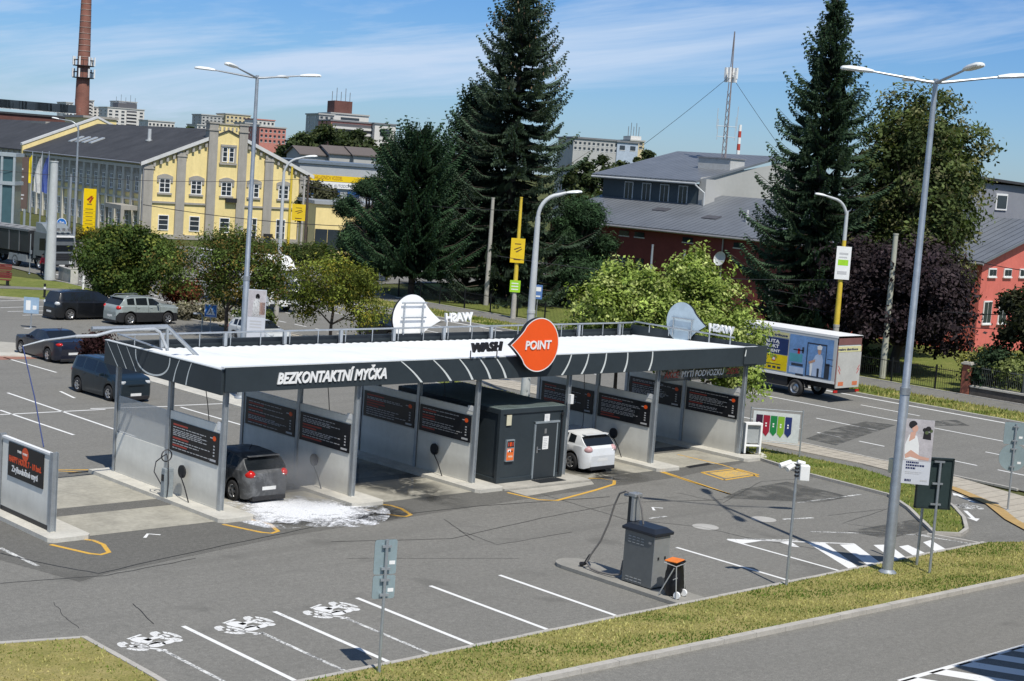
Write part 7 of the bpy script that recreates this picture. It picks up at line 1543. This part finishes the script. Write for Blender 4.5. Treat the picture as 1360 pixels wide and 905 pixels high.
b.tube([(0, 0, 0), (0, 0, z0)], 1.0, 12, 1); b.build('shaft', [WHITE, mat('stack_red', (.45, .06, .04), .7)], p)
# unseen building, added to throw the shadow onto the hatched lane at bottom right
p = thing('shadow_caster_building', 'unseen flat roofed building added beyond the right foreground to throw the shadow on the hatched lane', 'building', (30.7, -13.6, 0)); b = MB(); b.span((0, 0, 0), (26, 26.2, 9.7)); b.build('wall', PANG, p); b = MB(); b.span((-.2, -.2, 9.7), (26.2, 26.4, 10.0)); b.build('roof', ROOFD, p)
for j in range(2):
    for i in range(6): b = MB(); b.span((1.5+i*4.1, 26.19, 1.4+j*4.2), (3.7+i*4.1, 26.25, 3.4+j*4.2)); b.build('window', WG, p)
# ---------- vegetation ----------
def leafquads(C, N, size, asp, col, jit=.35, droop=0.):
    """leaf shaped faces at centres C, roughly facing N"""
    n = len(C); nrm = N + rng.normal(0, .55, (n, 3)); nrm /= np.linalg.norm(nrm, axis=1)[:, None]+1e-9
    a = rng.normal(0, 1, (n, 3)); a[:, 2] -= droop; a -= nrm*np.sum(a*nrm, 1)[:, None]; a /= np.linalg.norm(a, axis=1)[:, None]+1e-9
    b = np.cross(nrm, a); s = size*rng.uniform(.6, 1.3, n)[:, None]
    V = np.stack([C - a*s, C + b*s*asp, C + a*s, C - b*s*asp], 1)
    return V
def crown_leaves(lobes, nclump, per, sig, size, asp, cols, dark=.45, inner=.55, hole=0.):
    """lobes: (x,y,z,rx,ry,rz). clumps sit on the lobes' shells and inside; colour by clump"""
    L = np.array(lobes, float); vol = (L[:, 3]*L[:, 4]*L[:, 5])**.67; pick = rng.choice(len(L), nclump, p=vol/vol.sum())
    d = rng.normal(0, 1, (nclump, 3)); d /= np.linalg.norm(d, axis=1)[:, None]; rad = rng.uniform(inner, 1.03, nclump)**.7; rad = np.where(rng.uniform(0, 1, nclump) < .13, rng.uniform(1.05, 1.32, nclump), rad)
    d[:, 2] = np.where(d[:, 2] < -.5, d[:, 2]*.7, d[:, 2]); c = L[pick, :3] + d*L[pick, 3:]*rad[:, None]
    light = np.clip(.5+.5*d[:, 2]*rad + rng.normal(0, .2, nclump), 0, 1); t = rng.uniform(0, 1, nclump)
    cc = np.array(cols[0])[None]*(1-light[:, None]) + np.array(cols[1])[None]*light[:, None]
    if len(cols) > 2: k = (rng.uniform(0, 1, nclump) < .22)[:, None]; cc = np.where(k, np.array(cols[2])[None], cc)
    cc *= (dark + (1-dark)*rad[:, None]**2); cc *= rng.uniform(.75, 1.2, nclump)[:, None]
    P = np.repeat(c, per, 0) + rng.normal(0, 1, (nclump*per, 3))*sig*np.array([1, 1, .8]); N = np.repeat(d, per, 0); N[:, 2] += .4
    K = np.repeat(cc, per, 0)*rng.uniform(.7, 1.3, nclump*per)[:, None]
    return leafquads(P, N, size, asp, None), np.repeat(K, 4, 0)
def build_tree(name, label, base, lobes, trunk_h, tr, nclump, per, sig, size, asp, cols, m, group=None, cat='tree', limbs=True, inner=.55, bark=None, twigs=0, parts=True, rz=0):
    p = thing(name, label, cat, base, rz, group)
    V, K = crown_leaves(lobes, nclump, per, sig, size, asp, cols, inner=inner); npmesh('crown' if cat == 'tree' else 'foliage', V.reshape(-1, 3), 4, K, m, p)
    if trunk_h:
        b = MB(); r_ = random.Random(int(base[0]*7+base[1])); top = max(l[2] for l in lobes)
        pts = [Vector((r_.uniform(-.12, .12)*k*tr*2, r_.uniform(-.12, .12)*k*tr*2, trunk_h*k/4)) for k in range(5)]; pts[0].x = pts[0].y = 0
        b.tube(pts, [tr*1.25, tr, tr*.9, tr*.8, tr*.7], 10)
        for l in lobes:
            e = Vector(l[:3]); s_ = pts[-1] if e.z > trunk_h*.9 else pts[2]; mid = s_.lerp(e, .5)+Vector((r_.uniform(-.3, .3), r_.uniform(-.3, .3), .2)); b.tube([s_, mid, e], [tr*.55, tr*.35, tr*.1], 6)
            for k in range(twigs): q = e+Vector((r_.uniform(-1, 1)*l[3], r_.uniform(-1, 1)*l[4], r_.uniform(-.6, 1)*l[5])); b.tube([mid, mid.lerp(q, .6)+Vector((0, 0, .1)), q], [tr*.2, tr*.12, tr*.04], 4)
        b.build('trunk', bark or BARK, p, smooth=True)
    return p
def blobs(w, h0, h1, n, seed, flat=.75, shape='round'):
    """uneven lobes filling a crown of half width w between heights h0 and h1"""
    r_ = random.Random(seed); out = []
    for i in range(n):
        t = (i+.5)/n; z = h0+(h1-h0)*t; prof = {'round': math.sin(math.pi*(.12+.8*t))**.8, 'cone': 1-.8*t, 'top': math.sin(math.pi*(.3+.6*t))}[shape]; a = i*2.4+r_.uniform(-.7, .7); rr = w*prof*r_.uniform(.3, .82); s = w*r_.uniform(.22, .46)*(.55+.45*prof)
        out.append((rr*math.cos(a), rr*math.sin(a), z+r_.uniform(-.06, .06)*(h1-h0), s*r_.uniform(.85, 1.2), s*r_.uniform(.85, 1.2), s*flat*r_.uniform(.8, 1.2)))
    return out
def shoots(w, H, seed):
    r_ = random.Random(seed); out = []
    for i in range(11):
        a = r_.uniform(0, 6.28); rr = w*r_.uniform(.05, .85); top = H*(1-.3*(rr/w)**1.5)*r_.uniform(.9, 1.0); hh = H*.12; out.append((rr*math.cos(a), rr*math.sin(a), top-hh, w*.13, w*.13, hh))
    out[0] = (0, 0, H*.88, w*.15, w*.15, H*.12); return out
def width_at(base, px): return px/FP*math.hypot(base[0], base[1])
# --- spruce type conifers: layered drooping boughs
def conifer(label, base, H, Rb, col, z0=1.5, droop=.25, power=.7, name='spruce_tree', cones=False, group=None, seed=1, lift=.1, dz=.85, per=7):
    p = thing(name, label, 'tree', base, 0, group); g = np.random.default_rng(seed); Vs = []; Ks = []; b = MB(); b.tube([(0, 0, 0), (0, 0, H*.5), (0, 0, H)], [H*.017+.05, H*.010+.03, .03], 10)
    col = np.array(col); z = z0
    def q4(a, c, d, e, k): Vs.append((a, c, d, e)); Ks.append(k)
    while z < H-.25:
        t = (z-z0)/(H-z0); m = max(4, int(round(per*(1-.3*t)))); ph = g.uniform(0, 6.28); wl_ = g.uniform(.9, 1.08)
        for i in range(m):
            a = ph + 2*math.pi*i/m + g.uniform(-.3, .3); L = Rb*(1-t)**power*wl_*g.uniform(.66, 1.14)+.2; zz = z+g.uniform(-.3, .3)
            d = np.array([math.cos(a), math.sin(a), 0]); sd = np.array([-d[1], d[0], 0]); up = lift+.95*max(0, t-.5); n = max(6, int(L/.17)); s = np.linspace(.06, 1, n+1)
            dzv = L*(up*s - droop*(1-t*.75)*np.sin(s*math.pi*.62) + (.22+.12*t)*s**3.4); sp = np.outer(s*L, d); sp[:, 2] += zz+dzv; sp += np.cumsum(g.normal(0, .012, sp.shape), 0)
            st = max(1, n//3); b.tube([(0, 0, zz)]+[tuple(q) for q in sp[::st]], [.045*(1-t)+.012]+[(.035*(1-t)+.01)*(1-.8*i_/len(sp[::st])) for i_ in range(len(sp[::st]))], 4, caps=False)
            sh = g.uniform(.75, 1.2); w0 = min(.3*L, 1.2)
            for k in range(n+1):
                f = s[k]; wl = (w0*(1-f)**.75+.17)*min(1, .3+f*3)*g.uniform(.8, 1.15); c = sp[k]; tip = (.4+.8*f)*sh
                for side in (-1, 1):
                    # one tapering twig fan, with sub-twigs hanging from it
                    u = sd*side*.72+d*.7; u /= np.linalg.norm(u); e = c+u*wl*1.25+np.array([0, 0, -.2*wl+g.normal(0, .03)]); wd = np.array([d[0], d[1], 0])*(.055+.05*wl)
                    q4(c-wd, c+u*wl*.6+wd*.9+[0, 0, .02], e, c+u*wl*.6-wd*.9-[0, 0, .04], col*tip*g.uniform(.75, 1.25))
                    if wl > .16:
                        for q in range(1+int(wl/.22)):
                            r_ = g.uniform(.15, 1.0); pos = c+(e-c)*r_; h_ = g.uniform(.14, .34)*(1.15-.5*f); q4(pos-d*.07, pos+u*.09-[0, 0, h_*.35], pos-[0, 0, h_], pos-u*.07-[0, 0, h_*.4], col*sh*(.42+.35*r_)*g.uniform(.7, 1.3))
                if cones and t > .6 and g.uniform() < .07+.28*(t-.6):
                    pos = c+g.normal(0, .1, 3); h_ = g.uniform(.2, .36); q4(pos, pos+[.08, 0, h_*.5], pos+[0, 0, h_], pos-[.08, 0, -h_*.5], np.array([.30, .2, .13])*g.uniform(.6, 1.2))
        # added fill against the sky, its colour darkened for shade inside the crown
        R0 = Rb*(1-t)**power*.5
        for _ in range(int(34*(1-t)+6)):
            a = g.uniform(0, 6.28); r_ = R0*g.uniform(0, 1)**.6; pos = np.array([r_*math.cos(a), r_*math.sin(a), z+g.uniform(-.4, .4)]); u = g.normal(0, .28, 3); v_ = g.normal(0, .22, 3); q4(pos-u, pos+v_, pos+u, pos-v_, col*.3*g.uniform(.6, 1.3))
        z += dz*(1-.45*t)*g.uniform(.85, 1.15)
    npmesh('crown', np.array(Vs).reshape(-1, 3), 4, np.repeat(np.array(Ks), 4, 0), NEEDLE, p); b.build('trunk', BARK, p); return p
DG = (.022, .048, .032)
b0 = at(668, 402); H = hgt(700, -48, b0)
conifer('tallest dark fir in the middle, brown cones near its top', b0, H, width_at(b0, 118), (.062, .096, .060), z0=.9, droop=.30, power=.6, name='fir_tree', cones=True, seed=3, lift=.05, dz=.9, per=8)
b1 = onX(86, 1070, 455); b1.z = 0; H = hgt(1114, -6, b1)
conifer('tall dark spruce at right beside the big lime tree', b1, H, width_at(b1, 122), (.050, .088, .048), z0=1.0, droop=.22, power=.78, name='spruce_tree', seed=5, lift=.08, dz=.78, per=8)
# pines: round needle clumps
def pine(label, base, H, w, seed, trunks=1, h0=.12, n=26, shape='round', cols=((.009, .022, .011), (.042, .082, .034))):
    lobes = blobs(w, H*h0, H*.96, n, seed, .8, shape)
    return build_tree('pine_tree', label, base, lobes, H*.55, .28, 2300, 24, .24, .2, .17, cols, NEEDLE, 'dark pines by the railing', inner=.5)
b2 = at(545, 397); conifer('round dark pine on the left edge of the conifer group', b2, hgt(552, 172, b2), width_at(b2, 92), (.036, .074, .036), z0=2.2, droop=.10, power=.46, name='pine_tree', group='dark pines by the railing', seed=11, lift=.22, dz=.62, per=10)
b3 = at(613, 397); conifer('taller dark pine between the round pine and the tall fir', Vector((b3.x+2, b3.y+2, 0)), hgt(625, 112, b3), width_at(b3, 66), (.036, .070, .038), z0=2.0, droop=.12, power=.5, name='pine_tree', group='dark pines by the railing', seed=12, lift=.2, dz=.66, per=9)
b4 = at(728, 408); pine('low dark tree standing in for the lower fir boughs right of the white lamp column', Vector((b4.x+3, b4.y, 0)), hgt(740, 270, b4), width_at(b4, 62), 14, n=18)  # separate low tree built in place of the tall fir's lower boughs
b5 = at(508, 385); pine('small dark pine behind the diamond road sign', Vector((b5.x+1, b5.y+4, 0)), hgt(505, 235, b5), width_at(b5, 42), 15, n=14)
# lime, copper beech
b6 = onX(92, 1194, 470); b6.z = 0; H = hgt(1225, 132, b6); w = width_at(b6, 96)
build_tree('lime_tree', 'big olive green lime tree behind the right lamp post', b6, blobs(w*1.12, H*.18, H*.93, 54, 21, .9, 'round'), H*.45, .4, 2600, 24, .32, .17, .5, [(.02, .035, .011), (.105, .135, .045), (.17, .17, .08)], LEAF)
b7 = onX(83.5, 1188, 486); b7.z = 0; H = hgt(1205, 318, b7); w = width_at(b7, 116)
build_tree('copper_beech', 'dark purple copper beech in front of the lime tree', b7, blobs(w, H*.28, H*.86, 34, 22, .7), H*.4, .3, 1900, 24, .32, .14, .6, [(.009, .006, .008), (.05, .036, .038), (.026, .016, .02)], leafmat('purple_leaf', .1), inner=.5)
# pale green street trees behind the canopy
PG = [(.07, .11, .018), (.30, .38, .09), (.45, .50, .18)]
b8 = onX(52.3, 817, 512); b8.z = .1; H = hgt(828, 338, b8); w = width_at(b8, 78)
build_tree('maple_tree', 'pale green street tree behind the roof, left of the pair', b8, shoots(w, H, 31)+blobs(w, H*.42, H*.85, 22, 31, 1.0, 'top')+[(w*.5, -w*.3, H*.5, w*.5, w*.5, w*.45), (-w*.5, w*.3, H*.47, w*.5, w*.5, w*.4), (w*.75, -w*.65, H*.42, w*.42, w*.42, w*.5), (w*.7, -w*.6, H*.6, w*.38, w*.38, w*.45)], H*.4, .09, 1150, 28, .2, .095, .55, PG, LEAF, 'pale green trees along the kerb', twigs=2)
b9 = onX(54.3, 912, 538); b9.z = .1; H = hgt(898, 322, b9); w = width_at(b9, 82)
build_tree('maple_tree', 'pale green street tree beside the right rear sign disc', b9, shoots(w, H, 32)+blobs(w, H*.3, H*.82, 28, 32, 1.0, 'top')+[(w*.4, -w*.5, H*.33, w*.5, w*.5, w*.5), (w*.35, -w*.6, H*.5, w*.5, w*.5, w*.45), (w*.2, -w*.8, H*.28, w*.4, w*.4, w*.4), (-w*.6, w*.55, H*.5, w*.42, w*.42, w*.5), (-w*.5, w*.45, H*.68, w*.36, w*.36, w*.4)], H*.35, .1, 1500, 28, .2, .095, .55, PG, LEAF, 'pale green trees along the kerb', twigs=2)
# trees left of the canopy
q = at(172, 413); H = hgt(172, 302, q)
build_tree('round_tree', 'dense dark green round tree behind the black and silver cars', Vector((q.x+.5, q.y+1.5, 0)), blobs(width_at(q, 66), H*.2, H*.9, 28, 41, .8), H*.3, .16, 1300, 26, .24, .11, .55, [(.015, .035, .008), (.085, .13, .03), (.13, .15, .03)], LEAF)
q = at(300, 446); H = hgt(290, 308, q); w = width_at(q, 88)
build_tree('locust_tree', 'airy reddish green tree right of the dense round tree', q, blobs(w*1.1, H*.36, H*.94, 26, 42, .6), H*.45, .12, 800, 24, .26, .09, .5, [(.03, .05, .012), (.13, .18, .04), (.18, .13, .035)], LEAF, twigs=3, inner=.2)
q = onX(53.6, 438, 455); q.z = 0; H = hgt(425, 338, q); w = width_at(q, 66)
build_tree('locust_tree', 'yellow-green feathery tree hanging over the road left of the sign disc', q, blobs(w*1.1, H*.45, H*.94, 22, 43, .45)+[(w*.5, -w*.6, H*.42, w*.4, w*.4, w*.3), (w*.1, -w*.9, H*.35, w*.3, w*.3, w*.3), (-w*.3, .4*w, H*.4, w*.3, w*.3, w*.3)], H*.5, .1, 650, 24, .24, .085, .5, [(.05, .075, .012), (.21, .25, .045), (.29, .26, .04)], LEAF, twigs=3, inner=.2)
q = at(418, 336); H = hgt(424, 238, q)
build_tree('small_tree', 'small dark leafy tree at the right corner of the yellow building', q, blobs(width_at(q, 28), H*.2, H*.9, 10, 44, .9), H*.3, .15, 330, 22, .32, .2, .55, [(.025, .03, .015), (.1, .1, .055)], LEAF)
def shrub(label, base, w, h_, cols, seed, n=6, name='shrub', nc=180, per=24, sz=.12, group=None):
    return build_tree(name, label, base, blobs(w, h_*.25, h_*.72, n, seed, .75), 0, 0, nc, per, .2, sz, .5, cols, LEAF, group, cat='shrub', inner=.4)
GRN = [(.02, .04, .01), (.08, .12, .03), (.12, .14, .04)]
for i, (px, py, w, h_, lb) in enumerate(((345, 352, 3.2, 2.6, 'dark hedge clump left of the white lorry'), (385, 352, 3.0, 2.4, 'dark hedge clump at the foot of the yellow poles'), (425, 352, 3.2, 2.3, 'dark hedge clump right of the yellow poles'), (150, 318, 2.6, 1.2, 'low yellowish hedge under the yellow pylon'), (118, 322, 2.4, 1.3, 'low green hedge left of the pylon foot'))):
    q = at(px, py); shrub(lb, q, w, h_, GRN if i < 3 else [(.06, .07, .015), (.2, .17, .04)], 60+i, group='hedges by the yellow building')
q = at(500, 372); shrub('loose light shrub on the verge below the diamond sign', q, 1.6, 1.4, [(.06, .08, .02), (.2, .22, .06)], 70)
q = at(305, 425); shrub('red leaved bush behind the airy tree', Vector((q.x, q.y+6, 0)), 1.6, 2.2, [(.06, .02, .015), (.2, .06, .03)], 71)
q = at(270, 425); shrub('pale dry bush beside the path behind the crossing sign', q, 1.8, 1.0, [(.12, .11, .08), (.3, .28, .2)], 72); q = at(335, 432); shrub('dark low bush in the shade behind the left triple lamp', q, 1.5, .9, GRN, 73)
q = at(122, 500); shrub('purple brown bush beside the canopy corner', Vector((q.x+.8, q.y+1.2, 0)), .75, 2.4, [(.02, .008, .01), (.09, .04, .04)], 74, nc=120, sz=.09)
for i, (px, py, w, h_, c, lb) in enumerate(((1324, 522, 1.9, 3.4, [(.006, .018, .01), (.035, .06, .028)], 'dense dark ball conifer over the stone wall'), (1300, 516, 1.1, 3.2, [(.1, .11, .02), (.38, .36, .12)], 'yellow variegated shrub left of the ball conifer'), (1352, 525, 1.4, 3.2, [(.06, .09, .02), (.26, .3, .11)], 'pale leafed shrub right of the ball conifer'))):
    q = onX(80.2, px, py); q.z = 0; shrub(lb, q, w, h_, c, 80+i, n=9, nc=320, sz=.11, name='garden_shrub')
q = onX(81.5, 1358, 515); q.z = 0; build_tree('small_tree', 'dark leafy garden tree at the right edge before the coral wall', q, blobs(1.9, 3.0, 6.0, 9, 91, .8), 3, .1, 260, 22, .28, .15, .6, [(.012, .016, .01), (.055, .06, .03), (.09, .1, .05)], LEAF)
for i, (px, py, lb) in enumerate(((1115, 505, 'shaded shrub behind the railing left of the pale pole'), (1145, 500, 'shaded shrub behind the railing by the pale pole foot'))):
    q = onX(81, px, py); q.z = 0; shrub(lb, q, 1.2, 1.5, [(.012, .02, .008), (.05, .07, .02)], 95+i)
# wooded skyline: every tree its own
BG = [(.018, .03, .014), (.065, .09, .035), (.09, .11, .045)]
far_t = [(388, 230, 178, 300, 20), (405, 228, 166, 303, 24), (430, 224, 160, 315, 26), (452, 220, 168, 325, 22), (470, 222, 170, 310, 24), (492, 222, 178, 320, 22), (512, 226, 186, 303, 22), (380, 225, 196, 375, 16), (236, 178, 166, 520, 10), (252, 178, 165, 520, 10), (775, 225, 196, 170, 26), (800, 228, 198, 165, 26), (826, 226, 203, 172, 22), (858, 215, 194, 230, 17), (760, 235, 200, 150, 20), (786, 244, 212, 160, 20), (845, 220, 202, 240, 12), (568, 200, 182, 300, 12)]
for i, (px, pb, ptop, D, w) in enumerate(far_t):
    t = far(px, ptop, D); wm_ = w/FP*D; base = Vector((t.x, t.y, 0)); Ht = t.z; n = 9
    place = 'near the hillside hotel' if 370 < px < 530 else 'beside the low school block' if px > 700 else 'on the left skyline'
    build_tree('far_tree', 'distant round green tree %s' % place, base, [(a, c, z, rx, ry, rz_) for a, c, z, rx, ry, rz_ in blobs(wm_, Ht*.35, Ht*.92, n, 100+i, .9, 'top')], Ht*.4, .25, 260, 20, wm_*.13, .3*max(.8, D/220), .6, BG, LEAF, 'trees on the skyline '+place)
# ---------- daylight, sky, camera ----------
SUN_EL, SHAD = 57.0, 71.0
w = bpy.data.worlds.new('World'); SC.world = w; w.use_nodes = True; nt = w.node_tree; nt.nodes.clear()
out = nt.nodes.new('ShaderNodeOutputWorld'); bg = nt.nodes.new('ShaderNodeBackground'); nt.links.new(bg.outputs[0], out.inputs[0])
sky = nt.nodes.new('ShaderNodeTexSky'); sky.sky_type = 'NISHITA'; sky.sun_disc = False; sky.sun_elevation = R(SUN_EL); sky.air_density = 1.0; sky.dust_density = .35; sky.ozone_density = 2.5; sky.altitude = 200
sx, sy = math.cos(R(SHAD+180)), math.sin(R(SHAD+180)); sky.sun_rotation = math.atan2(sx, sy)
tc = nt.nodes.new('ShaderNodeTexCoord'); sep = nt.nodes.new('ShaderNodeSeparateXYZ'); nt.links.new(tc.outputs['Generated'], sep.inputs[0])
# flatten the direction onto a cloud plane so that the streaks thin out towards the horizon
add = nt.nodes.new('ShaderNodeMath'); add.operation = 'ADD'; add.inputs[1].default_value = .12; nt.links.new(sep.outputs[2], add.inputs[0])
def dv(o):
    d = nt.nodes.new('ShaderNodeMath'); d.operation = 'DIVIDE'; nt.links.new(o, d.inputs[0]); nt.links.new(add.outputs[0], d.inputs[1]); return d.outputs[0]
cb = nt.nodes.new('ShaderNodeCombineXYZ'); nt.links.new(dv(sep.outputs[0]), cb.inputs[0]); nt.links.new(dv(sep.outputs[1]), cb.inputs[1])
mp = nt.nodes.new('ShaderNodeMapping'); mp.inputs['Rotation'].default_value = (0, 0, R(38)); mp.inputs['Scale'].default_value = (.55, .20, 1); nt.links.new(cb.outputs[0], mp.inputs[0])
n1 = noise(nt, 1.6, 7, .62, mp.outputs[0], 1.2); n2 = noise(nt, .55, 3, .5, mp.outputs[0], .4)
ml = nt.nodes.new('ShaderNodeMath'); ml.operation = 'MULTIPLY'; nt.links.new(n1.outputs[0], ml.inputs[0]); nt.links.new(n2.outputs[0], ml.inputs[1])
cf = ramp(nt, ml.outputs[0], [(.225, (0, 0, 0)), (.35, (.9,)*3)])
hs = nt.nodes.new('ShaderNodeHueSaturation'); hs.inputs['Saturation'].default_value = 1.0; hs.inputs['Value'].default_value = 1.0; nt.links.new(sky.outputs[0], hs.inputs['Color'])
tr_ = ramp(nt, sep.outputs[2], [(0.0, (.62, .84, 1.24)), (.05, (.54, .80, 1.22)), (.14, (.40, .72, 1.17)), (.5, (.75, .92, 1.08))])
tint = mix(nt, 1., hs.outputs[0], tr_.outputs[0], 'MULTIPLY')
nt.links.new(mix(nt, cf.outputs[0], tint, (6.3, 7.7, 9.8)), bg.inputs[0]); bg.inputs[1].default_value = .092
sl = bpy.data.lights.new('sun', 'SUN'); sl.energy = 4.8; sl.angle = R(.5); sl.color = (1, .955, .88); so = bpy.data.objects.new('sun', sl); COL.objects.link(so)
dirv = Vector((math.cos(R(SHAD))*math.cos(R(SUN_EL)), math.sin(R(SHAD))*math.cos(R(SUN_EL)), -math.sin(R(SUN_EL)))); so.rotation_euler = dirv.to_track_quat('-Z', 'Y').to_euler(); so.location = (0, 0, 60)
cam = bpy.data.cameras.new('camera'); co = bpy.data.objects.new('camera', cam); COL.objects.link(co); cam.sensor_width = 36; cam.sensor_fit = 'HORIZONTAL'; cam.lens = FP/CW*36; cam.clip_start = .1; cam.clip_end = 6000
co.matrix_world = Matrix.Translation((0, 0, EYE)) @ RM.to_4x4(); SC.camera = co
SC.view_settings.view_transform = 'Standard'; SC.view_settings.look = 'None'; SC.view_settings.exposure = 0
SC.cycles.transparent_max_bounces = 16; SC.cycles.max_bounces = 8; SC.cycles.volume_step_rate = 2.0; SC.cycles.volume_max_steps = 64
